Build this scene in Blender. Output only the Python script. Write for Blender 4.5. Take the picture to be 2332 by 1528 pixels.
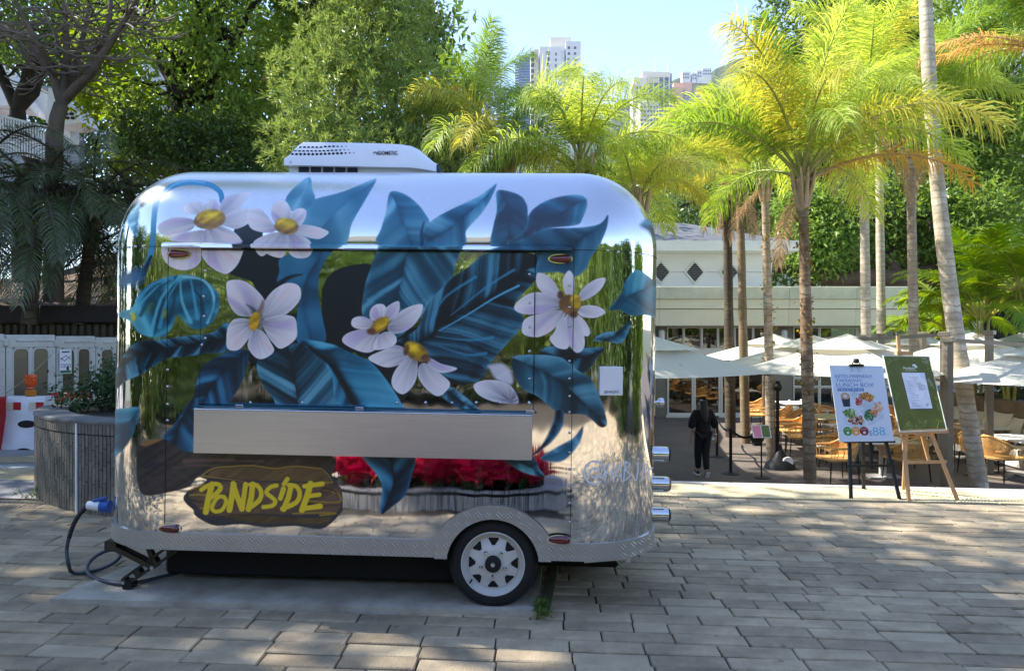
import bpy, math, random
import numpy as np
from mathutils import Vector, Matrix, Euler
random.seed(7); rng = np.random.default_rng(7)
S = bpy.context.scene
for o in list(bpy.data.objects): bpy.data.objects.remove(o)
COL = S.collection
R_ = math.radians
# ------------------------------------------------------------------ camera
F = 1684.0; CX = 1166.0; CY = 764.0; EYE = 1.6
cam = bpy.data.cameras.new('camera'); cam.sensor_width = 36; cam.lens = 36*F/2332
cam.clip_start = 0.05; cam.clip_end = 6000
camo = bpy.data.objects.new('camera', cam); COL.objects.link(camo)
camo.location = (0, 0, EYE); camo.rotation_euler = (R_(90), 0, 0); S.camera = camo
# ------------------------------------------------------------------ sky, sun, exposure
SUN = Vector((-0.66, 0.18, 0.73)).normalized()
W = bpy.data.worlds.new('World'); S.world = W; W.use_nodes = True
nt = W.node_tree; bg = nt.nodes['Background']
sky = nt.nodes.new('ShaderNodeTexSky'); sky.sky_type = 'NISHITA'; sky.sun_disc = False
sky.sun_elevation = math.asin(SUN.z); sky.sun_rotation = math.atan2(SUN.x, SUN.y)
sky.air_density = 1.0; sky.dust_density = 0.05; sky.ozone_density = 2.2
hsv = nt.nodes.new('ShaderNodeHueSaturation'); hsv.inputs['Saturation'].default_value = 1.0; hsv.inputs['Hue'].default_value = .508
nt.links.new(sky.outputs[0], hsv.inputs['Color']); nt.links.new(hsv.outputs[0], bg.inputs[0]); bg.inputs[1].default_value = 0.115
sl = bpy.data.lights.new('sun', 'SUN'); sl.energy = 3.5; sl.angle = R_(0.5); sl.color = (1.0, 0.95, 0.86)
so = bpy.data.objects.new('sun', sl); COL.objects.link(so)
so.rotation_euler = (-SUN).to_track_quat('-Z', 'Y').to_euler(); so.location = (-20, 10, 30)
S.view_settings.view_transform = 'Standard'; S.view_settings.look = 'None'
S.view_settings.gamma = 1; S.view_settings.use_curve_mapping = False
S.view_settings.exposure = 1.95
S.cycles.max_bounces = 8; S.cycles.transparent_max_bounces = 8

# ------------------------------------------------------------------ helpers
def at(px, py, D):
    return Vector(((px-CX)/F*D, D, EYE-(py-CY)/F*D))
def lin(c):
    if isinstance(c, (int, float)): c = (c, c, c)
    c = [x/255.0 for x in c]
    return tuple(x/12.92 if x <= .04045 else ((x+.055)/1.055)**2.4 for x in c)
def N(nt, t, **kw):
    n = nt.nodes.new(t)
    for k, v in kw.items():
        if k in n.inputs.keys(): n.inputs[k].default_value = v
        else: setattr(n, k, v)
    return n
MATS = {}
def mat(name, col, rough=.6, metal=0., var=.18, scale=6., bump=0., bscale=60., island=0., objr=0., spec=.5, stretch=None, coat=0., col2=None, sheen=0.):
    """procedural surface: noise colour variation, optional fine relief and per-piece variation (col in 0-255 sRGB)"""
    if name in MATS: return MATS[name]
    m = bpy.data.materials.new(name); m.use_nodes = True; nt = m.node_tree
    b = nt.nodes['Principled BSDF']; L = nt.links.new
    c = lin(col); c2 = lin(col2) if col2 else None
    tc = N(nt, 'ShaderNodeTexCoord'); src = tc.outputs['Object']
    if stretch:
        mp = N(nt, 'ShaderNodeMapping'); mp.inputs['Scale'].default_value = stretch; L(src, mp.inputs[0]); src = mp.outputs[0]
    n1 = N(nt, 'ShaderNodeTexNoise', Scale=scale, Detail=6.0, Roughness=.62); L(src, n1.inputs['Vector'])
    mx = N(nt, 'ShaderNodeMix', data_type='RGBA')
    lo = tuple(max(0, x*(1-var)) for x in c)+(1,); hi = (tuple(min(1, x*(1+var)) for x in c) if not c2 else c2)+(1,)
    mx.inputs[6].default_value = lo; mx.inputs[7].default_value = hi
    mr = N(nt, 'ShaderNodeMapRange'); mr.inputs[1].default_value = .3; mr.inputs[2].default_value = .7
    L(n1.outputs[0], mr.inputs[0]); L(mr.outputs[0], mx.inputs[0]); out = mx.outputs[2]
    if island or objr:
        hs = N(nt, 'ShaderNodeHueSaturation')
        if island:
            g = N(nt, 'ShaderNodeNewGeometry'); r = g.outputs['Random Per Island']; amt = island
        else:
            g = N(nt, 'ShaderNodeObjectInfo'); r = g.outputs['Random']; amt = objr
        ma = N(nt, 'ShaderNodeMapRange'); ma.inputs[3].default_value = 1-amt; ma.inputs[4].default_value = 1+amt
        L(r, ma.inputs[0]); L(ma.outputs[0], hs.inputs['Value']); L(out, hs.inputs['Color']); out = hs.outputs[0]
    L(out, b.inputs['Base Color'])
    b.inputs['Roughness'].default_value = rough; b.inputs['Metallic'].default_value = metal
    b.inputs['Specular IOR Level'].default_value = spec
    if coat: b.inputs['Coat Weight'].default_value = coat; b.inputs['Coat Roughness'].default_value = .06
    if bump:
        n2 = N(nt, 'ShaderNodeTexNoise', Scale=bscale, Detail=4.0); L(src, n2.inputs['Vector'])
        bp = N(nt, 'ShaderNodeBump', Strength=bump, Distance=.02); L(n2.outputs[0], bp.inputs['Height']); L(bp.outputs[0], b.inputs['Normal'])
    MATS[name] = m; return m
def leafmat(name, col, col2, trans=.35, rough=.5, tcol=None, spec=.3, big=1.2):
    """foliage: each leaf its own tint, light passing through the blade"""
    if name in MATS: return MATS[name]
    m = bpy.data.materials.new(name); m.use_nodes = True; nt = m.node_tree; L = nt.links.new
    b = nt.nodes['Principled BSDF']; out = nt.nodes['Material Output']
    g = N(nt, 'ShaderNodeNewGeometry'); oi = N(nt, 'ShaderNodeObjectInfo')
    mx = N(nt, 'ShaderNodeMix', data_type='RGBA'); mx.inputs[6].default_value = lin(col)+(1,); mx.inputs[7].default_value = lin(col2)+(1,)
    tc = N(nt, 'ShaderNodeTexCoord'); n1 = N(nt, 'ShaderNodeTexNoise', Scale=big, Detail=2.0); L(tc.outputs['Object'], n1.inputs['Vector'])
    ad = N(nt, 'ShaderNodeMath', operation='ADD'); L(g.outputs['Random Per Island'], ad.inputs[0]); L(n1.outputs[0], ad.inputs[1])
    a2 = N(nt, 'ShaderNodeMath', operation='ADD'); L(ad.outputs[0], a2.inputs[0]); L(oi.outputs['Random'], a2.inputs[1])
    dv = N(nt, 'ShaderNodeMapRange'); dv.inputs[1].default_value = .5; dv.inputs[2].default_value = 2.3; L(a2.outputs[0], dv.inputs[0])
    L(dv.outputs[0], mx.inputs[0]); L(mx.outputs[2], b.inputs['Base Color'])
    b.inputs['Roughness'].default_value = rough; b.inputs['Specular IOR Level'].default_value = spec
    t = N(nt, 'ShaderNodeBsdfTranslucent')
    hs = N(nt, 'ShaderNodeHueSaturation', Saturation=1.1, Value=1.5); hs.inputs['Hue'].default_value = .485
    L(mx.outputs[2], hs.inputs['Color']); L(hs.outputs[0], t.inputs[0])
    ms = N(nt, 'ShaderNodeMixShader'); ms.inputs[0].default_value = trans
    L(b.outputs[0], ms.inputs[1]); L(t.outputs[0], ms.inputs[2]); L(ms.outputs[0], out.inputs[0])
    MATS[name] = m; return m

class MB:
    """collects shapes into one mesh"""
    def __init__(s): s.v = []; s.f = []; s.mi = []; s.m = 0; s.uv = None
    def add(s, vs, fs):
        k = len(s.v); s.v += [tuple(v) for v in vs]; s.f += [tuple(i+k for i in f) for f in fs]; s.mi += [s.m]*len(fs); return s
    def box(s, c, size, M=None, ch=0.):
        x, y, z = size[0]/2, size[1]/2, size[2]/2; c = Vector(c)
        if ch:   # box with its edges cut off
            e = min(ch, x*.9, y*.9, z*.9); vs = []
            pts = {}
            for sx in (-1, 1):
                for sy in (-1, 1):
                    for sz in (-1, 1):
                        for ax in range(3):
                            p = [sx*(x-e), sy*(y-e), sz*(z-e)]; p[ax] = (sx*x, sy*y, sz*z)[ax]
                            pts[(sx, sy, sz, ax)] = len(vs); vs.append(Vector(p))
            fs = []
            for ax in range(3):
                a, b = [(1, 2), (2, 0), (0, 1)][ax]
                for sg in (-1, 1):
                    q = []
                    for (u, w) in ((-1, -1), (1, -1), (1, 1), (-1, 1)):
                        k = [0, 0, 0]; k[ax] = sg; k[a] = u; k[b] = w; q.append(pts[(*k, ax)])
                    fs.append(tuple(q if sg > 0 else q[::-1]))
            for ax in range(3):      # edges
                a, b = [(1, 2), (2, 0), (0, 1)][ax]
                for u in (-1, 1):
                    for w in (-1, 1):
                        k1 = [0, 0, 0]; k1[ax] = -1; k1[a] = u; k1[b] = w; k2 = list(k1); k2[ax] = 1
                        q = [pts[(*k1, a)], pts[(*k2, a)], pts[(*k2, b)], pts[(*k1, b)]]
                        fs.append(tuple(q if u*w < 0 else q[::-1]))
            for sx in (-1, 1):
                for sy in (-1, 1):
                    for sz in (-1, 1):
                        q = [pts[(sx, sy, sz, i)] for i in range(3)]
                        fs.append(tuple(q if sx*sy*sz > 0 else q[::-1]))
        else:
            vs = [Vector((a*x, b*y, d*z)) for d in (-1, 1) for b in (-1, 1) for a in (-1, 1)]
            fs = [(0, 2, 3, 1), (4, 5, 7, 6), (0, 1, 5, 4), (2, 6, 7, 3), (0, 4, 6, 2), (1, 3, 7, 5)]
        if M is not None: vs = [M @ v for v in vs]
        return s.add([v+c for v in vs], fs)
    def beam(s, p, q, w, h, up=(0, 0, 1), ch=0.):
        p = Vector(p); q = Vector(q); d = q-p; L = d.length
        if L < 1e-6: return s
        x = d/L; u = Vector(up)
        if abs(x.dot(u)) > .98: u = Vector((0, 1, 0))
        y = u.cross(x).normalized(); z = x.cross(y)
        M = Matrix((x, y, z)).transposed()
        return s.box((p+q)/2, (L, w, h), M, ch)
    def tube(s, pts, r, n=8, caps=True):
        pts = [Vector(p) for p in pts]; m = len(pts); rs = r if isinstance(r, (list, tuple)) else [r]*m
        vs = []; fs = []; prev = None
        for i, p in enumerate(pts):
            d = (pts[min(i+1, m-1)]-pts[max(i-1, 0)]).normalized()
            if prev is None: a = d.orthogonal().normalized()
            else: a = (prev-d*prev.dot(d)); a = a.normalized() if a.length > 1e-6 else d.orthogonal().normalized()
            prev = a; b = d.cross(a)
            for k in range(n):
                t = 2*math.pi*k/n; vs.append(p+(a*math.cos(t)+b*math.sin(t))*rs[i])
        for i in range(m-1):
            for k in range(n):
                fs.append((i*n+k, i*n+(k+1) % n, (i+1)*n+(k+1) % n, (i+1)*n+k))
        if caps: fs.append(tuple(range(n-1, -1, -1))); fs.append(tuple((m-1)*n+k for k in range(n)))
        return s.add(vs, fs)
    def cyl(s, p, q, r, r2=None, n=16): return s.tube([p, q], [r, r if r2 is None else r2], n)
    def lathe(s, prof, c, axis='Z', n=24, M=None, caps=True):
        vs = []; fs = []; c = Vector(c)
        for (r, h) in prof:
            for k in range(n):
                t = 2*math.pi*k/n; v = Vector((r*math.cos(t), r*math.sin(t), h))
                if axis == 'Y': v = Vector((v.x, -v.z, v.y))      # axis points to -Y
                if axis == 'X': v = Vector((v.z, v.x, v.y))
                if M is not None: v = M @ v
                vs.append(v+c)
        m = len(prof)
        for i in range(m-1):
            for k in range(n): fs.append((i*n+k, i*n+(k+1) % n, (i+1)*n+(k+1) % n, (i+1)*n+k))
        if caps and prof[0][0] > 1e-5: fs.append(tuple(range(n-1, -1, -1)))
        if caps and prof[-1][0] > 1e-5: fs.append(tuple((m-1)*n+k for k in range(n)))
        return s.add(vs, fs)
    def prism(s, poly, d0, d1, M=None):
        """outline in local (x, z) pushed along y from d0 to d1"""
        n = len(poly); vs = [Vector((x, d0, z)) for x, z in poly]+[Vector((x, d1, z)) for x, z in poly]
        a = sum(poly[i][0]*poly[(i+1) % n][1]-poly[(i+1) % n][0]*poly[i][1] for i in range(n))
        fs = [tuple(range(n)), tuple(range(2*n-1, n-1, -1))]+[(i, i+n, (i+1) % n+n, (i+1) % n) for i in range(n)]
        if (a < 0) != (d1 < d0): fs = [f[::-1] for f in fs]
        if M is not None: vs = [M @ v for v in vs]
        return s.add(vs, fs)
    def grid(s, P):
        h = len(P); w = len(P[0])
        return s.add([p for r in P for p in r], [(i*w+j, i*w+j+1, (i+1)*w+j+1, (i+1)*w+j) for i in range(h-1) for j in range(w-1)])
    def mesh(s, name, mats, smooth=0.):
        me = bpy.data.meshes.new(name); me.from_pydata(s.v, [], s.f)
        for m in (mats if isinstance(mats, (list, tuple)) else [mats]): me.materials.append(m)
        if any(s.mi): me.polygons.foreach_set('material_index', s.mi)
        if smooth:
            me.polygons.foreach_set('use_smooth', [True]*len(me.polygons))
            me.update(); me.set_sharp_from_angle(angle=R_(smooth))
        me.update(); return me
    def build(s, name, mats, parent=None, smooth=0., loc=None, kind=None, label=None):
        o = bpy.data.objects.new(name, s.mesh(name, mats, smooth)); COL.objects.link(o)
        if parent is not None: o.parent = parent
        if loc is not None: o.location = loc
        if kind: o['kind'] = kind
        if label: o['label'] = label
        return o
def tag(o, label=None, cat=None, group=None, kind=None):
    for k, v in (('label', label), ('category', cat), ('group', group), ('kind', kind)):
        if v: o[k] = v
    return o
def thing(name, label, cat, loc=(0, 0, 0), rot=(0, 0, 0), group=None):
    o = bpy.data.objects.new(name, None); COL.objects.link(o); o.location = loc; o.rotation_euler = rot
    o.empty_display_size = .1
    return tag(o, label, cat, group)
def newobj(name, me, parent=None, loc=(0, 0, 0), rot=(0, 0, 0), sc=1.):
    o = bpy.data.objects.new(name, me); COL.objects.link(o); o.location = loc; o.rotation_euler = rot
    o.scale = (sc,)*3 if isinstance(sc, (int, float)) else sc
    if parent is not None: o.parent = parent
    return o
KIDS = {}
def dup(o, loc=None, rot=None, label=None, sc=None):
    """copy of a thing with copies of its parts and sub-parts (shared meshes)"""
    c = o.copy(); COL.objects.link(c)
    if loc is not None: c.location = loc
    if rot is not None: c.rotation_euler = rot
    if sc is not None: c.scale = sc
    if label: c['label'] = label
    for ch in list(o.children):
        d = ch.copy(); COL.objects.link(d); d.parent = c
        for g in list(ch.children):
            e = g.copy(); COL.objects.link(e); e.parent = d
    return c
def np_mesh(name, V, Fq, mats, uv=None, smooth=False):
    """mesh from numpy vertices and a face index array (all quads or all triangles)"""
    me = bpy.data.meshes.new(name); n = Fq.shape[1]
    me.vertices.add(len(V)); me.vertices.foreach_set('co', np.asarray(V, np.float32).ravel())
    me.loops.add(Fq.size); me.loops.foreach_set('vertex_index', Fq.astype(np.int32).ravel())
    me.polygons.add(len(Fq)); me.polygons.foreach_set('loop_start', np.arange(0, Fq.size, n, dtype=np.int32))
    me.polygons.foreach_set('loop_total', np.full(len(Fq), n, np.int32))
    if uv is not None:
        l = me.uv_layers.new(name='UVMap'); l.data.foreach_set('uv', np.asarray(uv, np.float32)[Fq.ravel()].ravel())
    for m in (mats if isinstance(mats, (list, tuple)) else [mats]): me.materials.append(m)
    me.polygons.foreach_set('use_smooth', [bool(smooth)]*len(Fq))
    me.update(calc_edges=True); return me
def text_mesh(txt, size, depth=.002, shear=0., bold=0.):
    c = bpy.data.curves.new('lettering', 'FONT'); c.body = txt; c.size = size; c.extrude = depth; c.shear = shear; c.offset = bold
    c.align_x = 'LEFT'; c.resolution_u = 3
    o = bpy.data.objects.new('lettering', c); COL.objects.link(o)
    dg = bpy.context.evaluated_depsgraph_get(); me = bpy.data.meshes.new_from_object(o.evaluated_get(dg))
    bpy.data.objects.remove(o); return me
def lettering(name, txt, size, mtl, parent, M, depth=.0015, width=None, shear=0., bold=0.):
    """flat letters; M maps text plane (x right, y up) to parent space"""
    me = text_mesh(txt, size, depth, shear, bold); me.materials.clear(); me.materials.append(mtl)
    n = len(me.vertices); co = np.empty(n*3, np.float32); me.vertices.foreach_get('co', co); co = co.reshape(-1, 3)
    if width: co[:, 0] *= width/max(1e-6, co[:, 0].max()-co[:, 0].min())
    co = co @ np.array(M.to_3x3()).T + np.array(M.translation); me.vertices.foreach_set('co', co.astype(np.float32).ravel()); me.update()
    o = bpy.data.objects.new(name, me); COL.objects.link(o); o.parent = parent; return o
UP = Matrix.Rotation(R_(90), 4, 'X')     # text plane stood upright, facing -Y
# ================================================================== FOOD TRAILER
O = Vector((-0.112, 4.25, 0.03))
TM = Matrix.Translation(O) @ Matrix.Rotation(R_(-2.7), 4, 'Z') @ Matrix.Rotation(0.014, 4, 'Y')
TMi = TM.inverted()
def TL(px, py, y0=0.):
    """point of the trailer's own plane y = y0 seen at a photo position"""
    a = TMi @ Vector((0, 0, EYE)); b = TMi @ at(px, py, 1.0)-a
    return a+b*((y0-a.y)/b.y)
XL, XR, DEP, RC, RT, ZT, ZB = -2.46, .975, 1.75, .5, .5, 2.10, .29
def body_pt(s, t, off=0.):
    """near side of the shell: s along the wall (bends round the ends), t up the wall (bends over the roof)"""
    s = np.asarray(s, float); t = np.asarray(t, float)
    a = np.clip((t-ZT)/RT, 0, math.pi/2); d = RT*(1-np.cos(a))-off*np.cos(a); z = np.where(t < ZT, t, ZT+(RT+off)*np.sin(a))
    x1 = XL+RC; x2 = XR-RC; xs = np.clip(s, x1, x2)
    th = np.where(s > x2, (s-x2)/RC, np.where(s < x1, (s-x1)/RC, 0.))
    r = np.maximum(RC-d, 0.0005)
    return xs+r*np.sin(th), RC-r*np.cos(th), z
HQ = RC*math.pi/2
S0, S1, T0, T1 = XL+RC-HQ, XR-RC+HQ, ZB, ZT+RT*math.pi/2
# ---- the painted mural, drawn on a canvas and baked on the shell's own (s, t) surface
class Canvas:
    def __init__(c, x0, y0, x1, y1, k):
        c.x0, c.y0, c.k = x0, y0, k; c.w = int((x1-x0)*k); c.h = int((y1-y0)*k)
        c.rgb = np.zeros((c.h, c.w, 3), np.float32); c.a = np.zeros((c.h, c.w), np.float32)
        c.nz = rng.random((64, 64))
    def win(c, pts, pad):
        p = np.asarray(pts, float); i0 = max(0, int((p[:, 0].min()-pad-c.x0)*c.k)); i1 = min(c.w, int((p[:, 0].max()+pad-c.x0)*c.k)+1)
        j0 = max(0, int((p[:, 1].min()-pad-c.y0)*c.k)); j1 = min(c.h, int((p[:, 1].max()+pad-c.y0)*c.k)+1)
        if i1 <= i0 or j1 <= j0: return None
        X, Y = np.meshgrid((np.arange(i0, i1)+.5)/c.k+c.x0, (np.arange(j0, j1)+.5)/c.k+c.y0)
        return (slice(j0, j1), slice(i0, i1)), X, Y
    def put(c, sl, m, col, keep=False):
        m = np.clip(m, 0, 1)[..., None]; col = np.asarray(col, np.float32)
        a0 = c.a[sl][..., None]; a1 = m+a0*(1-m)
        c.rgb[sl] = np.where(a1 > 1e-4, (col*m+c.rgb[sl]*a0*(1-m))/np.maximum(a1, 1e-4), c.rgb[sl])
        if not keep: c.a[sl] = a1[..., 0]
def smooth_loop(p, n=4, closed=True):
    p = np.asarray(p, float); m = len(p); out = []
    for i in range(m if closed else m-1):
        if closed: a, b, d, e = p[(i-1) % m], p[i], p[(i+1) % m], p[(i+2) % m]
        else: a, b, d, e = p[max(i-1, 0)], p[i], p[i+1], p[min(i+2, m-1)]
        for k in range(n):
            t = k/n; out.append(.5*(2*b+(d-a)*t+(2*a-5*b+4*d-e)*t*t+(3*b-a-3*d+e)*t**3))
    if not closed: out.append(p[-1])
    return np.array(out)
def sdist(p, X, Y):
    ins = np.zeros(X.shape, bool); dm = np.full(X.shape, 1e9)
    for i in range(len(p)):
        (x1, y1), (x2, y2) = p[i-1], p[i]; dx, dy = x2-x1, y2-y1
        t = np.clip(((X-x1)*dx+(Y-y1)*dy)/max(dx*dx+dy*dy, 1e-9), 0, 1)
        dm = np.minimum(dm, (X-x1-t*dx)**2+(Y-y1-t*dy)**2)
        if y1 != y2: ins ^= ((y1 > Y) != (y2 > Y)) & (X < dx*(Y-y1)/dy+x1)
    return np.where(ins, 1, -1)*np.sqrt(dm)
def ldist(p, X, Y):
    """signed distance from, and place along, an open line"""
    best = np.full(X.shape, 1e9); sg = np.zeros(X.shape); al = np.zeros(X.shape); L = 0
    for i in range(1, len(p)):
        (x1, y1), (x2, y2) = p[i-1], p[i]; dx, dy = x2-x1, y2-y1; l2 = max(dx*dx+dy*dy, 1e-9)
        t = ((X-x1)*dx+(Y-y1)*dy)/l2; tc = np.clip(t, 0 if i > 1 else -9, 1 if i < len(p)-1 else 9)
        d = (X-x1-tc*dx)**2+(Y-y1-tc*dy)**2; m = d < best; best = np.where(m, d, best)
        cr = dx*(Y-y1)-dy*(X-x1); sg = np.where(m, np.sign(cr), sg); al = np.where(m, L+tc*math.sqrt(l2), al); L += math.sqrt(l2)
    return sg*np.sqrt(best), al, L
def streak(v, seed, n=512):
    r = np.random.default_rng(seed).random(n); v = v % n; i = v.astype(int) % n; f = v-np.floor(v); f = f*f*(3-2*f)
    return r[i]*(1-f)+r[(i+1) % n]*f
def c3(*c): return np.array(c, np.float32)/255
def mix3(a, b, t): return a+(b-a)*np.clip(t, 0, 1)[..., None]
CV = Canvas(222, 384, 1510, 1290, 1.5)
TEAL = (c3(9, 32, 42), c3(32, 90, 110), c3(108, 170, 188))
NAVY = (c3(6, 17, 24), c3(22, 64, 84), c3(76, 144, 168))
SKYT = (c3(32, 88, 112), c3(66, 134, 160), c3(158, 204, 216))
GREEN = (c3(16, 62, 80), c3(32, 112, 136), c3(100, 186, 200))
PLUM = (c3(44, 58, 76), c3(44, 100, 128), c3(102, 162, 184))
def tf(T, pts):
    if T == 'A': return [(230+.39267*u, 380+.39267*v) for u, v in pts]
    if T == 'B': return [(730+.39273*u, 380+.39273*v) for u, v in pts]
    if T == 'C': return [(.32725*u, 900+.32725*v) for u, v in pts]
    if T == 'D': return [(700+.36878*u, 900+.36878*v) for u, v in pts]
    if T == 'P': return [(380+.18868*u, 1040+.18868*v) for u, v in pts]
    if T == 'E': return [(1300+.30093*u, 760+.30093*v) for u, v in pts]
    return pts
SEED = [0]
def fill(T, pts, col, soft=1.2, alpha=1., sm=4, tex=.12, keep=False):
    p = smooth_loop(tf(T, pts), sm) if sm else np.array(tf(T, pts)); w = CV.win(p, soft*2+1)
    if w is None: return
    sl, X, Y = w; d = sdist(p, X, Y); SEED[0] += 1
    k = 1+tex*(streak(X*.07+Y*.11, SEED[0])-.5)+.35*tex*(streak(X*.13-Y*.17+3*streak(X*.05+Y*.04, SEED[0]+4), SEED[0]+9)-.5)
    CV.put(sl, (d/soft*.5+.5)*alpha, np.asarray(col, np.float32)*k[..., None], keep)
def leaf(T, pts, mid, pal=TEAL, soft=1.4, fq=.11, slant=.75, bias=0., rib=.5, rim=.25, alpha=1., contrast=1.25):
    """a painted leaf: brush streaks run off the midrib, a lighter rim, a dark (rib>0) or light rib"""
    p = smooth_loop(tf(T, pts), 4); w = CV.win(p, soft*2+1)
    if w is None: return
    sl, X, Y = w; SEED[0] += 1; sd = SEED[0]
    d = sdist(p, X, Y); m = smooth_loop(tf(T, mid), 4, False); q, al, L = ldist(m, X, Y); aq = np.abs(q)
    wig = 6*(streak(aq*.03+al*.013, sd+5)-.5)
    v = (al-slant*aq+wig)*fq*.62
    t = .74*streak(np.where(q > 0, v, v+171), sd)+.26*streak(np.where(q > 0, v*2.7+40, v*2.7+300), sd+1)
    fd = np.exp(-aq/(40+.25*L)); t = .5+(t-.5)*contrast*.85*(.3+.7*fd)+bias+.12*(streak(al*.02+aq*.03, sd+2)-.5)
    t = t-rib*np.exp(-aq/(3+.02*L))+rim*np.exp(-np.maximum(d, 0)/5.)
    t = np.clip(t, 0, 1); t = t*t*(3-2*t)
    dk, ba, li = pal
    col = np.where((t < .5)[..., None], mix3(dk, ba, t*2), mix3(ba, li, (t-.5)*2))
    CV.put(sl, (d/soft*.5+.5)*alpha, col)
WHT, GRY, LIL, PNK, BRN, YEL = c3(234, 226, 228), c3(150, 148, 160), c3(186, 158, 206), c3(226, 190, 190), c3(104, 70, 44), c3(212, 166, 26)
def petal(T, pts, base, soft=1.0, shade=.9, alpha=1.):
    p = smooth_loop(tf(T, pts), 4); w = CV.win(p, soft*2+1)
    if w is None: return
    sl, X, Y = w; SEED[0] += 1; sd = SEED[0]; d = sdist(p, X, Y); bx, by = tf(T, [base])[0]
    r = np.hypot(X-bx, Y-by); R = r[d > 0].max() if (d > 0).any() else 1; th = np.arctan2(Y-by, X-bx)
    s1 = streak(th*4+3+.01*r, sd); s2 = streak(th*11+50+.02*r, sd+3)
    t = .6*s1+.4*s2; rr = r/R
    col = mix3(np.broadcast_to(WHT, X.shape+(3,)), GRY, (.9*(1-rr)+.75*(t-.42))*shade*np.clip(1.35-rr, 0, 1)*1.15)
    col = mix3(col, LIL, np.clip((s1-.68)*3.2, 0, 1)*.75*np.clip(1-abs(rr-.6)*2, 0, 1))
    col = mix3(col, PNK, np.clip((.3-s1)*3, 0, 1)*.7*np.clip(1-abs(rr-.7)*2, 0, 1))
    col = mix3(col, c3(60, 52, 62), np.clip((.32-rr)*3, 0, 1)*np.clip(s2*1.7-.45, 0, 1))
    edge = np.exp(-np.maximum(d, 0)/2.2); col = mix3(col, c3(240, 236, 240), edge*.5)
    CV.put(sl, (d/soft*.5+.5)*alpha, col)
def blob(T, c, rx, ry, col, ang=0., soft=1.5, alpha=1., tex=.3):
    n = 18; ca, sa = math.cos(ang), math.sin(ang)
    fill(T, [(c[0]+rx*math.cos(t)*ca-ry*math.sin(t)*sa, c[1]+rx*math.cos(t)*sa+ry*math.sin(t)*ca) for t in np.linspace(0, 2*math.pi, n, endpoint=False)], col, soft, alpha, 2, tex)
def stroke(T, pts, w0, col, w1=None, soft=1., alpha=1., sm=3):
    k = {'A': .39267, 'B': .39273, 'C': .32725, 'D': .36878, 'P': .18868, 'E': .30093}.get(T, 1.)
    p = smooth_loop(tf(T, pts), sm, False) if sm else np.array(tf(T, pts)); w = CV.win(p, max(w0, w1 or 0)*k+soft+1)
    if w is None: return
    sl, X, Y = w; m = np.zeros(X.shape); n = len(p); w1 = w0 if w1 is None else w1
    for i in range(1, n):
        (x1, y1), (x2, y2) = p[i-1], p[i]; dx, dy = x2-x1, y2-y1
        t = np.clip(((X-x1)*dx+(Y-y1)*dy)/max(dx*dx+dy*dy, 1e-9), 0, 1); ww = (w0+(w1-w0)*((i-1+t)/(n-1)))*k
        m = np.maximum(m, np.clip((ww-np.hypot(X-x1-t*dx, Y-y1-t*dy))/soft+.5, 0, 1))
    CV.put(sl, m*alpha, np.asarray(col, np.float32))
def yolk(T, c, rx, ry, ang=0., brown=(0, .4)):
    blob(T, c, rx*1.06, ry*1.08, c3(140, 104, 52), ang, 2, 1, .4); blob(T, (c[0]-brown[0]*rx, c[1]-brown[1]*ry), rx*.86, ry*.74, YEL, ang, 4, 1, .5)
    blob(T, (c[0]-brown[0]*rx*1.3, c[1]-brown[1]*ry*1.4), rx*.5, ry*.4, c3(226, 190, 40), ang, 5, .8, .4)
DK = c3(8, 19, 25)
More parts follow.
